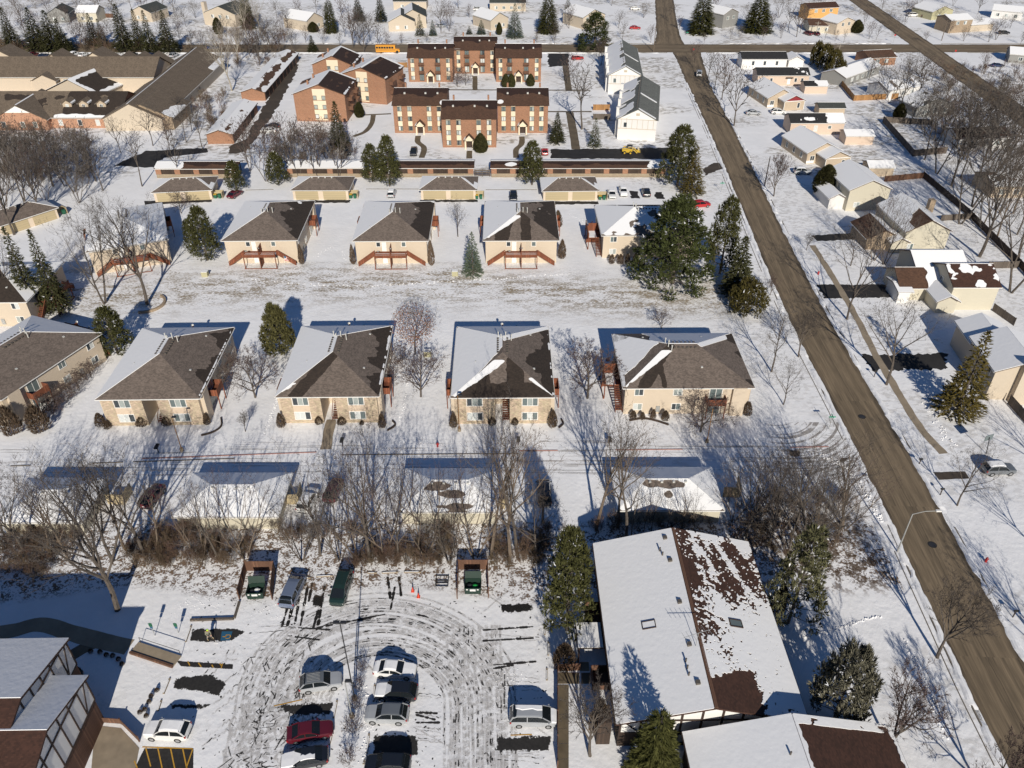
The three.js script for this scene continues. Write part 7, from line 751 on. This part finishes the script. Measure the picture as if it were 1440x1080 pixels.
tree('crab', 359, 559, 498, 'low reddish ornamental tree between the first two stone-fronted houses', undefined, 'ornamental_tree'); tree('crab', 592, 558, 500, 'round bare ornamental tree below the russet-leaved tree', undefined, 'ornamental_tree'); tree('crab', 826, 560, 490, 'bare ornamental tree beside the dark outdoor stair', undefined, 'ornamental_tree'); tree('round', 644, 333, 282, 'round bare tree between two tan houses with red decks'); tree('crab', 930, 462, 437, 'bare ornamental tree behind the sideways tan house', undefined, 'ornamental_tree'); tree('fan', 345, 607, 582, 'bare sapling on the snow beside the first stone-fronted house', undefined, 'sapling'); tree('crab', 985, 607, 560, 'red-brown shrubby tree before the sideways tan house', undefined, 'ornamental_tree', 1.3); tree('crab', 255, 300, 270, 'twiggy tree beside the dark pines', undefined, 'ornamental_tree'); tree('round', 505, 162, 140, 'small bare tree between brick blocks'); many('crab', [[643, 122, 95], [655, 120, 100]], 'small bare tree before the rear brick row', 'small trees before the brick row', 'ornamental_tree');
// along the brown road and right side
tree('round', 1085, 523, 436, 'bare tree on the snow between the sideways house and the road'); tree('round', 1101.5, 569, 512, 'small round bare tree beside the brown road'); tree('fan', 1123, 502, 446, 'thin bare sapling at the road edge', undefined, 'sapling'); tree('fan', 1083, 415, 390, 'thin sapling by the dark juniper', undefined, 'sapling'); tree('round', 1246.5, 541, 425, 'bare tree standing in the walk by the asphalt driveway', undefined, 'bare_tree', 1.1); tree('round', 1191, 449, 335, 'bare tree beside the concrete walk before the large cream house'); many('multi', [[1228, 366, 272], [1243, 372, 282]], 'pale clumped tree before the cream house with the dark garage gable', 'clumped trees by the cream house'); tree('round', 1196, 374, 318, 'small bare tree on the lawn by the clumped trees'); tree('fan', 1088, 276, 224, 'small forked tree beside the wooden pole'); tree('fan', 1134, 352, 330, 'little sapling by the kerb', undefined, 'sapling'); tree('round', 1346, 711, 636, 'bare tree on the snow before the grey crossover'); tree('fan', 1318, 925, 838, 'bare tree leaning over the brown road'); tree('fan', 1250, 1049, 965, 'small fan-shaped bare tree alone on the snow'); tree('fan', 830, 1063, 985, 'small forked bare tree beside the walk slabs'); tree('fan', 1395, 1135, -9, 'bare tree on the near verge below the picture edge'); many('round', [[1500, 945, -11], [1540, 1010, -11], [1480, 800, -10], [1500, 690, -11]], 'bare tree in the yards across the road, outside the picture', 'yard trees across the road');
many(['tall', 'wide', 'wide'], [[1317, 244, 132], [1338, 262, 150], [1367, 291, 150], [1377, 361, 215], [1421, 411, 262], [1432, 368, 215], [1400, 250, 120], [1425, 300, 165], [1300, 225, 130], [1355, 205, 118], [1395, 225, 125], [1435, 262, 140], [1350, 315, 200], [1400, 340, 225]], 'tall dark bare tree behind the long fence', 'tall trees behind the fences'); many(['round', 'wide'], [[1265, 160, 84], [1290, 140, 84], [1315, 160, 110], [1340, 175, 112], [1370, 190, 118], [1395, 170, 110], [1240, 118, 80], [1222, 112, 76], [1420, 215, 140], [1355, 225, 160], [1300, 190, 125], [1330, 140, 100], [1380, 145, 105], [1310, 115, 82], [1345, 120, 86], [1390, 200, 130], [1410, 185, 122], [1432, 190, 125], [1360, 165, 112], [1325, 205, 135], [1275, 118, 78], [1295, 108, 74], [1425, 240, 160], [1385, 225, 150], [1350, 250, 170], [1405, 300, 200], [1380, 320, 220], [1430, 330, 230], [1250, 145, 95], [1280, 175, 125]], 'twiggy bare tree among the fenced yards', 'yard trees among the fences'); many('round', [[995, 112, 74], [1015, 140, 78], [1032, 178, 98], [1005, 126, 78]], 'bare street tree beside the narrow houses', 'street trees by the narrow houses'); many('round', [[1380, 103, 72], [1402, 135, 100], [1415, 128, 98], [1425, 110, 85], [1435, 130, 96]], 'bare tree across the upper right street', 'trees across the upper street');
many(['round', 'multi'], [[620, 46, 0], [632, 44, 5], [505, 62, 12], [520, 58, 18], [497, 68, 8], [512, 74, 20], [532, 70, 30], [430, 60, 36], [600, 60, 45], [875, 56, 30], [800, 40, 5], [940, 30, 5], [1027, 56, 40], [1073, 57, 38], [1120, 52, 5], [1108, 45, 8], [1125, 46, 15], [1174, 58, 42], [1186, 60, 42], [1222, 55, 30], [1232, 56, 36], [1273, 31, 0], [1355, 58, 38], [1390, 59, 30], [1400, 56, 25], [120, 72, 25], [125, 68, 30], [150, 70, 35], [275, 25, 0], [55, 45, 15], [222, 40, 10], [462, 40, 10], [15, 40, 5], [95, 35, 8], [165, 30, 2], [420, 25, 0], [390, 25, 0], [975, 95, 60], [30, 30, 0], [70, 22, -9], [110, 15, -9], [140, 22, -10], [185, 12, -9], [205, 22, -10], [245, 18, -10], [262, 38, 10], [330, 20, -11], [405, 40, 12], [445, 18, -9], [480, 22, -10], [560, 12, -9], [645, 12, -9], [660, 25, 5], [735, 18, -9], [860, 8, -9], [915, 60, 35], [990, 62, 46], [1005, 20, -9], [1095, 25, -10], [1210, 18, -9], [1240, 15, -8], [1340, 8, -9], [1375, 20, -9], [1420, 40, 20], [1435, 62, 45], [1300, 60, 44], [10, 62, 30], [40, 60, 28], [68, 58, 30], [108, 62, 32], [160, 60, 26], [190, 62, 34], [228, 64, 34], [255, 62, 30], [270, 68, 40], [285, 72, 42], [25, 18, -10], [50, 12, -9], [85, 14, -10], [160, 14, -9], [228, 12, -10], [355, 62, 20], [372, 60, 22], [340, 70, 32], [388, 62, 28], [410, 58, 30], [485, 52, 22], [545, 66, 44], [1040, 52, 35], [1130, 30, 5], [1160, 56, 40], [1098, 54, 30], [1262, 45, 22], [1320, 30, 8], [1290, 12, -8], [870, 40, 15], [850, 52, 30], [35, 45, 12], [80, 40, 14], [118, 45, 15], [172, 45, 14], [232, 48, 18], [250, 40, 12], [300, 62, 38], [318, 52, 22], [398, 50, 20], [415, 72, 45], [455, 62, 36], [478, 66, 44], [565, 62, 46], [640, 58, 40], [690, 62, 46], [755, 60, 42], [780, 62, 30], [905, 25, 4], [955, 42, 22], [1050, 30, 5], [1085, 42, 18], [1145, 22, -9], [1215, 35, 12], [1250, 35, 14], [1335, 48, 28], [1372, 42, 22], [1410, 22, 0], [1440, 35, 12]], (x) => { const k = x < 430 ? 'among the pines and yards beyond the residence' : x < 860 ? 'in the yards beyond the brick blocks' : x < 1130 ? 'near the upper road crossing' : 'round the orange, ranch and split-level houses'; return ['bare tree ' + k, 'bare trees ' + k]; });
// shrubs by the houses and in the lot
many('shrub', [[510, 944, 932], [506, 968, 955], [502, 997, 983], [498, 1030, 1013], [492, 1072, 1055]], 'brown dry shrub on the planted island of the lot', 'island shrubs', 'shrub', 0.8); 

// brush of the hedgerow: too many stems to count
{ const r = RNG(91), src = bareTree(92, { h: 2.2, R: 0.5, start: 0.05, limbs: 6, stems: 3, up: 0.8, tw: 0.55, thick: 0.8, twig: M.twigTan }), spots = []; const put = (x0, x1, y0, y1, n) => { for (let i = 0; i < n; i++) { const p = G(x0 + (x1 - x0) * r(), y0 + (y1 - y0) * r()); if (y0 > 300 && fbm(p.x * 0.13, p.z * 0.2, 2) < 0.46) continue; spots.push([p.x, p.z, (0.42 + r() * 0.85) * (y0 < 300 ? 1.5 : 1)]); } };
  put(-20, 335, 748, 800, 400); put(335, 390, 750, 788, 26); put(390, 640, 748, 799, 320); put(690, 780, 745, 800, 90); put(830, 1000, 737, 750, 40); put(1020, 1100, 695, 772, 55); put(1090, 1205, 700, 785, 85); put(-20, 150, 800, 812, 20); put(-20, 270, 64, 73, 150); put(310, 410, 48, 100, 90); put(250, 320, 130, 190, 60); put(1310, 1440, 95, 225, 170); put(0, 130, 185, 260, 120); put(380, 500, 200, 235, 50);
  for (const [k, part] of [['stem', src.children[0]], ['twig', src.children[1]]]) { const im = new THREE.InstancedMesh(part.geometry, k === 'stem' ? M.barkTan : M.twigTan, spots.length), m4 = new THREE.Matrix4(), q = new THREE.Quaternion(), c = new THREE.Color(); spots.forEach(([x, z, s], i) => { q.setFromAxisAngle(V(0, 1, 0), i * 2.4); im.setMatrixAt(i, m4.compose(V(x, 0, z), q, V(s, s * (0.7 + 0.5 * hash(i, 4)), s))); const t = 0.6 + 0.8 * hash(i, 9); im.setColorAt(i, c.setRGB(t, t * (0.85 + 0.2 * hash(i, 2)), t * 0.9)); }); im.name = numbered('brush'); im.userData = { label: k === 'stem' ? 'stems of the tangled brush along the hedgerow' : 'fine twigs of the tangled brush along the hedgerow', category: 'brush', kind: 'stuff' }; im.castShadow = im.receiveShadow = true; scene.add(im); } }

// ---------------------------------------------------------------- evergreens
class NB { constructor(seed) { this.r = RNG(seed); this.p = []; this.c = []; }
  tuft(x, y, z, dx, dy, dz, L, w, col) { const r = this.r, k = 0.7 + 0.6 * r(); for (let i = 0; i < 3; i++) { let ex = dx + (r() - 0.5) * 1.1, ey = dy + (r() - 0.5) * 0.9, ez = dz + (r() - 0.5) * 1.1; const l = Math.hypot(ex, ey, ez); ex /= l; ey /= l; ez /= l; let sx = ey * (r() - 0.5) - ez, sy = (r() - 0.5), sz = ex; const sl = Math.hypot(sx, sy, sz) || 1; sx *= w / sl; sy *= w / sl; sz *= w / sl; this.p.push(x - sx, y - sy, z - sz, x + sx, y + sy, z + sz, x + ex * L, y + ey * L, z + ez * L); const q = k * (0.85 + 0.3 * r()); for (let j = 0; j < 3; j++) this.c.push(col[0] * q, col[1] * q, col[2] * q); } }
  geo() { const g = new THREE.BufferGeometry(); g.setAttribute('position', new THREE.Float32BufferAttribute(this.p, 3)); g.setAttribute('color', new THREE.Float32BufferAttribute(this.c, 3)); g.computeVertexNormals(); return g; } }
const SNOWC = [0.8, 0.8, 0.82];
function spruce(seed, { h = 8, R: CR = 2.2, den = 1, col = [0.073, 0.078, 0.029], droop = 0.25, pow = 0.85, base = 0.04, snow = 0.02, L = 0.42, w = 0.085, ragged = 0.3 }) {
  const b = new NB(seed), r = b.r, wood = new TB(); wood.seg([0, -0.1, 0], [0, h * 0.97, 0], 0.02 * h, 0.01, 7);
  for (let y = h * base; y < h * 0.985; y += 0.3 / den ** 0.5) { const f = 1 - (y / h - base) / (1 - base), len0 = CR * Math.pow(Math.min(1, f * 1.04), pow), n = Math.max(4, Math.round(len0 * 5.2 * den ** 0.5)), ph = r() * 6.28; for (let i = 0; i < n; i++) { const a = ph + i / n * 6.28 + (r() - 0.5) * 0.4, len = len0 * (1 - ragged * r()), ca = Math.cos(a), sa = Math.sin(a); if (len > 0.6 && r() < 0.4) wood.seg([0, y, 0], [ca * len * 0.9, y - droop * len * 0.7, sa * len * 0.9], 0.03, 0, 3); for (let t = 0.35 + 0.2 * r(); t <= 1.01; t += 0.22 / Math.max(0.6, len)) { const d = len * t, yy = y - droop * d * (0.6 + 0.4 * t) + (r() - 0.5) * 0.1, off = (r() - 0.5) * 0.35 * t; b.tuft(ca * d - sa * off, yy, sa * d + ca * off, ca, 0.15 - droop * 0.4, sa, L * (0.8 + 0.5 * r()), w, r() < snow ? SNOWC : col); } } }
  for (let i = 0; i < 6; i++) b.tuft(0, h * 0.97, 0, (r() - 0.5), 1.2, (r() - 0.5), L, w, col);
  const o = new THREE.Group(); mesh('trunk', wood.geo(), M.bark, o); mesh('crown', b.geo(), M.needle, o); o.userData.h = h; return o;
}
function pine(seed, { h = 10, R: CR = 3, clumps = 60, per = 55, col = [0.075, 0.075, 0.029], start = 0.15, snow = 0.015, cl = 0.8, w = 0.085, L = 0.45, shape = 0.6 }) {
  const b = new NB(seed), r = b.r, wood = new TB(); wood.seg([0, -0.1, 0], [0.1, h * 0.5, 0], 0.024 * h, 0.014 * h, 7); wood.seg([0.1, h * 0.5, 0], [0, h * 0.95, 0.1], 0.014 * h, 0.02, 6);
  for (let i = 0; i < clumps; i++) { const t = (i + r()) / clumps, y = h * (start + (0.97 - start) * t), mr = CR * Math.pow(Math.max(0.05, 1 - Math.pow((y / h - start) / (1 - start), 1.6)), shape), a = i * 2.4 + (r() - 0.5), d = mr * (0.45 + 0.55 * Math.sqrt(r())), cx = Math.cos(a) * d, cz = Math.sin(a) * d, R1 = cl * (0.7 + 0.6 * r()) * (0.6 + 0.5 * mr / CR); wood.seg([0, y - d * 0.2, 0], [cx, y, cz], 0.02 + 0.012 * d, 0.01, 4); for (let k = 0; k < per; k++) { const th = r() * 6.28, ph = Math.acos(1 - 2 * r()), nx = Math.sin(ph) * Math.cos(th), ny = Math.cos(ph) * 0.75, nz2 = Math.sin(ph) * Math.sin(th), q = R1 * (0.45 + 0.5 * r()); b.tuft(cx + nx * q, y + ny * q, cz + nz2 * q, nx * 0.9, ny + 0.35, nz2 * 0.9, L * (0.7 + 0.5 * r()), w, r() < snow ? SNOWC : col); } }
  const o = new THREE.Group(); mesh('trunk', wood.geo(), M.bark, o); mesh('crown', b.geo(), M.needle, o); o.userData.h = h; return o;
}
function ovoid(seed, { h = 4, R: CR = 1.2, n = 3600, col = [0.065, 0.062, 0.026], w = 0.12, L = 0.36, egg = 0.8 }) { const b = new NB(seed), r = b.r, wood = new TB(); wood.seg([0, -0.1, 0], [0, h * 0.8, 0], 0.06, 0.02, 6); for (let i = 0; i < n; i++) { const t = r(), y = 0.05 + h * 0.93 * t, m = CR * Math.pow(Math.sin(Math.PI * Math.min(1, 0.12 + 0.88 * t ** egg)), 0.7) * (0.9 + 0.12 * vn(i * 0.01, t * 8)), a = r() * 6.28, d = m * (0.35 + 0.62 * Math.sqrt(r())), ca = Math.cos(a), sa = Math.sin(a); b.tuft(ca * d, y, sa * d, ca * 0.8, 0.75, sa * 0.8, L, w, col); } const o = new THREE.Group(); mesh('trunk', wood.geo(), M.bark, o); mesh('crown', b.geo(), M.needle, o); o.userData.h = h; return o; }
const EV = { spruce: spruce(101, { h: 8, R: 2.4 }), blue: spruce(102, { h: 8, R: 2.3, den: 1.5, col: [0.111, 0.137, 0.091], droop: 0.12, pow: 0.8, ragged: 0.12, L: 0.36, snow: 0 }), shaggy: spruce(103, { h: 12, R: 3.2, den: 1.1, col: [0.078, 0.078, 0.026], droop: 0.3, pow: 0.42, ragged: 0.34, L: 0.55, w: 0.1, snow: 0.003 }), dark: spruce(104, { h: 12, R: 2.6, den: 1.3, w: 0.11, col: [0.065, 0.065, 0.029], droop: 0.35, ragged: 0.5, snow: 0.01, base: 0.1 }), gold: spruce(108, { h: 9, R: 2.6, den: 1.2, col: [0.120, 0.094, 0.029], droop: 0.1, ragged: 0.35, snow: 0 }),
  pine: pine(105, { h: 10, R: 3.1, clumps: 70, per: 50 }), pineBig: pine(106, { h: 13, R: 4.6, clumps: 130, per: 48, start: 0.06, col: [0.062, 0.072, 0.026], snow: 0.012, shape: 0.7 }), pineOpen: pine(107, { h: 10, R: 3.6, clumps: 46, per: 55, col: [0.104, 0.101, 0.052], snow: 0.03, cl: 0.85 }), mugo: pine(109, { h: 6, R: 3.6, clumps: 75, per: 46, start: 0.2, col: [0.150, 0.140, 0.100], snow: 0.02, shape: 0.55, cl: 0.7 }), round: pine(110, { h: 6, R: 2.3, clumps: 60, per: 45, start: 0.15, col: [0.104, 0.096, 0.039], snow: 0, shape: 0.5, cl: 0.6 }),
  arbor: ovoid(111, { h: 5, R: 1.6, n: 3600 }), clipped: ovoid(112, { h: 3, R: 1.7, n: 3000, egg: 0.7 }), ball: ovoid(114, { h: 1.5, R: 0.9, n: 650, col: [0.137, 0.098, 0.068], w: 0.04, L: 0.24, egg: 0.6 }), low: pine(113, { h: 4, R: 3.4, clumps: 55, per: 45, start: 0.15, col: [0.081, 0.068, 0.023], snow: 0.01, shape: 0.5 }) };
function ev(kind, px, py, top, halfW, label, group, name = 'pine_tree') { const src = EV[kind], p = G(px, py), h = top < 0 ? -top : tall(px, py, top), o = src.clone(), d = Math.hypot(p.x, CAM_H * 0.9, p.z), s = h / src.userData.h, box = cached('bx' + kind, () => { src.updateMatrixWorld(true); return new THREE.Box3().setFromObject(src); }), cw = (box.max.x - box.min.x) / 2, want = halfW * (CAM_H / (CP * (py + 276))), sw = want / cw; treeN++; o.name = numbered(name); o.position.set(p.x, 0, p.z); o.rotation.y = hash(treeN, 5) * 6.28; o.scale.set(sw, s, sw); tag(o, label, 'tree', group); scene.add(o); return o; }
const SL = 'low brown shrub planted at a tan house wall', SG = 'foundation shrubs'; for (const [x, y, w, t] of [[143, 599, 9, 582], [152, 603, 6, 592], [201, 598, 10, 586], [236, 597, 9, 585], [292, 597, 6, 582], [396, 601, 7, 582], [449, 596, 7, 586], [481, 596, 8, 587], [509, 597, 4, 592], [538, 601, 7, 583], [638, 601, 7, 582], [692, 597, 7, 587], [724, 597, 6, 588], [777, 601, 8, 578], [890, 589, 6, 578], [903, 590, 5, 580], [918, 589, 5, 576], [935, 591, 7, 578], [1050, 584, 8, 566], [58, 606, 18, 572], [20, 610, 17, 573], [425, 372, 5, 345], [607, 374, 6, 340], [790, 364, 7, 338], [860, 371, 5, 358], [872, 371, 6, 358], [882, 371, 5, 357], [893, 372, 6, 357], [497, 372, 5, 345], [435, 320, 9, 302], [784, 320, 8, 297], [870, 318, 12, 303], [860, 318, 8, 305]]) ev('ball', x, y, t, w, SL, SG, 'shrub');
for (const [x, y, w, t, l] of [[793, 938, 19, 908, 'beside the walk slabs'], [841, 1030, 17, 986, 'at the dark wall of the gabled building'], [1092, 862, 14, 824, 'on the road side of the gabled building'], [112, 952, 8, 938, 'at the foot of the timbered gable'], [100, 1065, 20, 1040, 'below the dark wall of the timbered building']]) ev('ball', x, y, t, w, 'brown rounded shrub ' + l, undefined, 'shrub');
for (const [x, y] of [[128, 917], [141, 918], [150, 922], [159, 923], [167, 928], [172, 935], [221, 972], [213, 980], [210, 988], [204, 999], [197, 1003], [206, 1008]]) ev('ball', x, y, y - 4, 4, 'small dark tuft in the snow before the timbered building', 'tufts before the timbered building', 'shrub');
many('shrub', [[310, 540, 515], [322, 520, 502], [545, 540, 520], [556, 512, 490], [70, 585, 562], [92, 565, 545], [108, 550, 530], [125, 532, 512], [75, 578, 560]], 'snow-dusted twiggy shrub along the side wall of a tan house', 'side wall shrubs', 'shrub', 1.3);
ev('pine', 797, 886, 744, 44, 'big green pine close to the wall of the gabled building'); ev('pineOpen', 1108, 876, 742, 42, 'open snow-flecked pine on the road side of the gabled building'); ev('mugo', 1172, 1012, 916, 48, 'broad rounded pine on the snow by the maroon roof'); ev('shaggy', 915, 1094, 1003, 46, 'green pine in front of the half-timbered gable', undefined, 'spruce_tree'); ev('pineBig', 945, 398, 276, 66, 'tall dark pine hiding a tan house'); ev('pine', 1012, 385, 276, 30, 'pine next to the tall dark pine by the road'); ev('dark', 1035, 412, 332, 30, 'thin brownish spruce by the road', undefined, 'spruce_tree'); ev('low', 1047, 437, 396, 33, 'low olive juniper at the foot of the road trees', undefined, 'juniper');
ev('round', 396, 499, 430, 29, 'rounded olive pine between two stone-fronted houses'); ev('pine', 166, 497, 432, 31, 'dark pine between the askew house and the first stone-fronted house'); ev('blue', 665, 386, 326, 17, 'neat blue-green spruce between two red-decked houses', undefined, 'spruce_tree'); ev('pine', 292, 366, 290, 28, 'dark pine beside the house with the flag'); ev('pine', 272, 352, 308, 14, 'smaller dark pine beside the house with the flag'); 
ev('pine', 548, 262, 190, 22, 'dark pine over the carport beside the white parked car'); ev('pine', 524, 256, 202, 19, 'twiggy dark pine left of the pine over the carport'); ev('pine', 333, 268, 226, 18, 'pine near the small dark red car'); ev('pine', 392, 259, 214, 20, 'pine at the carport corner among bare stems'); ev('pine', 748, 260, 198, 22, 'pine in front of the long brown carport roof'); ev('pine', 952, 262, 176, 33, 'tall pine at the end of the brick carport'); ev('gold', 972, 273, 205, 22, 'golden-green spruce at the end of the brick carport', undefined, 'spruce_tree'); ev('dark', 478, 210, 142, 20, 'dark juniper at the wall of the gable-on brick block', undefined, 'juniper'); ev('dark', 783, 201, 158, 16, 'brownish spruce at the corner of the front brick row', undefined, 'spruce_tree'); ev('spruce', 836, 206, 166, 12, 'small spruce by the near white row house', undefined, 'spruce_tree');
ev('gold', 1345, 580, 466, 40, 'olive spruce in front of the beige house', undefined, 'spruce_tree'); ev('arbor', 1157, 274, 231, 19, 'rounded clipped evergreen beside the tan gabled house', undefined, 'evergreen_shrub'); ev('clipped', 676, 214, 188, 12, 'big round shrub at the porch of the forward brick block', undefined, 'evergreen_shrub'); for (const x of [711, 719]) ev('clipped', x, 123, 104, 7, 'dark clipped shrub left of the rear row porch', 'clipped shrubs at the rear row', 'evergreen_shrub'); ev('clipped', 746, 121, 104, 7, 'dark clipped shrub right of the rear row porch', undefined, 'evergreen_shrub'); ev('arbor', 506, 165, 143, 8, 'dark evergreen shrub under the brick balconies', undefined, 'evergreen_shrub'); ev('arbor', 1263, 168, 145, 10, 'nearly black evergreen by the grey fence', undefined, 'evergreen_shrub'); ev('clipped', 1204, 46, 28, 10, 'clipped dome-shaped bush beside the tan two-storey house', undefined, 'evergreen_shrub'); ev('arbor', 308, 48, 24, 8, 'clipped cone bush at the beige house with the tall chimney', undefined, 'evergreen_shrub'); ev('clipped', 441, 45, 31, 9, 'clipped round bush by the stepped beige house', undefined, 'evergreen_shrub');
for (const [x, y, t, w] of [[1146, 92, 60, 12], [1158, 98, 64, 14], [1170, 108, 72, 14], [1180, 112, 86, 10]]) ev('low', x, y, t, w, 'dark juniper beside the utility pole', 'dark junipers by the pole', 'juniper');
ev('shaggy', 985, 47, -15, 24, 'big dark pine at the corner of the upper crossing'); ev('shaggy', 1064, 45, -14, 26, 'big dark pine left of the pale grey house by the cross road'); ev('pineBig', 836, 70, 17, 30, 'spreading pine behind the white row houses'); ev('shaggy', 770, 46, -14, 20, 'tall dark pine over the far yard'); ev('blue', 724, 53, -13, 14, 'tall blue spruce beside the beige house', undefined, 'spruce_tree'); ev('blue', 609, 50, 28, 7, 'small spruce above the rear brick row', undefined, 'spruce_tree'); ev('spruce', 660, 48, 37, 6, 'little conifer above the rear brick row', undefined, 'spruce_tree'); ev('blue', 677, 48, 28, 8, 'blue-grey conifer above the rear brick row', undefined, 'spruce_tree'); ev('arbor', 702, 49, 31, 5, 'slim evergreen at the corner of the beige house', undefined, 'evergreen_shrub'); ev('spruce', 591, 50, 20, 9, 'dark spruce beside the arched-window house', undefined, 'spruce_tree'); ev('dark', 536, 31, -12, 12, 'dark conifer left of the arched-window house'); ev('dark', 505, 30, -11, 12, 'dark conifer in the far yard behind bare trees'); ev('shaggy', 466, 46, -13, 13, 'dark spruce beside the stepped beige house', undefined, 'spruce_tree'); ev('dark', 440, 73, 50, 10, 'open young pine at the cross road by the brick block'); ev('spruce', 798, 25, -10, 8, 'slim spruce in the far yard', undefined, 'spruce_tree'); ev('shaggy', 350, 40, -15, 14, 'dark conifer behind the pale-barked trees');
for (const [x, y, t, w] of [[20, 68, 10, 17], [56, 72, 10, 22], [78, 72, 14, 24], [135, 64, 18, 15], [147, 66, 26, 11], [178, 72, -17, 21], [200, 72, 12, 15], [215, 76, 14, 15], [240, 74, 14, 18], [92, 74, 26, 17]]) ev('dark', x, y, t, w, 'dark pine in the row between the residence and the cross road', 'row of dark pines', 'pine_tree');
ev('dark', 53, 442, 318, 26, 'thin ragged conifer leaning by the house with the red stair tower', undefined, 'spruce_tree'); ev('dark', 84, 439, 322, 24, 'second thin ragged conifer beside the red stair tower', undefined, 'spruce_tree');
{ // oak that kept its leaves
  const o = tree('round', 584, 498, 428, 'tree still holding russet leaves between two stone-fronted houses', undefined, 'oak_tree'), b = new NB(140), r = b.r; for (let i = 0; i < 1500; i++) { const th = r() * 6.28, ph = Math.acos(1 - 2 * r()), q = 0.55 + 0.45 * r(); b.tuft(Math.sin(ph) * Math.cos(th) * 3.6 * q, 5.4 + Math.cos(ph) * 3.4 * q, Math.sin(ph) * Math.sin(th) * 3.6 * q, r() - 0.5, r() - 0.5, r() - 0.5, 0.13, 0.07, [0.26, 0.12, 0.055]); } const c = o.children.find((k) => k.name === 'crown'); mesh('leaves', b.geo(), M.needle, o); }
{ // clods kicked up along footpaths and in the lot
  const r = RNG(203), g = new THREE.IcosahedronGeometry(0.5, 0), at = []; const trail = (px, n, w, s) => { const c = new THREE.CatmullRomCurve3(px.map((p) => G(...p))); for (let i = 0; i < n; i++) { const p = c.getPoint(i / n); at.push([p.x + (r() - 0.5) * w + (i % 2 ? 0.12 : -0.12), p.z + (r() - 0.5) * w, s * (0.5 + r())]); } };
  trail([[1132, 896], [1165, 888], [1200, 876], [1240, 866]], 110, 0.3, 0.2); trail([[1272, 900], [1290, 935], [1310, 985], [1330, 1040]], 110, 0.35, 0.18); trail([[385, 870], [430, 850], [420, 845], [345, 866]], 90, 0.9, 0.10); trail([[690, 960], [730, 950], [700, 1000]], 90, 1.6, 0.10); trail([[395, 545], [385, 575], [372, 610]], 70, 0.4, 0.16); trail([[560, 505], [572, 545], [560, 600]], 90, 0.4, 0.16); trail([[1300, 560], [1320, 600], [1340, 630]], 80, 1.5, 0.2); trail([[440, 360], [470, 350], [500, 380]], 50, 1.5, 0.14); trail([[820, 350], [830, 320], [800, 300]], 50, 1.4, 0.14); trail([[800, 385], [700, 392], [600, 398], [480, 402], [330, 392]], 190, 0.8, 0.2); trail([[250, 860], [265, 845], [300, 850], [330, 820]], 110, 2.2, 0.10); trail([[500, 950], [520, 1000], [510, 1070]], 120, 0.8, 0.15); trail([[1155, 640], [1185, 655], [1215, 690], [1240, 735]], 150, 0.7, 0.26);
  const im = new THREE.InstancedMesh(g, M.snow, at.length), m4 = new THREE.Matrix4(), q = new THREE.Quaternion(); at.forEach(([x, z, s], i) => { q.setFromEuler(new THREE.Euler(r() * 6, r() * 6, r() * 6)); im.setMatrixAt(i, m4.compose(V(x, s * 0.1, z), q, V(s, s * 0.6, s))); }); im.name = numbered('snow_clods'); im.userData = { label: 'clods of kicked-up snow along trodden paths', category: 'snow', kind: 'stuff' }; im.castShadow = im.receiveShadow = true; scene.add(im); }
renderer.render(scene, camera);
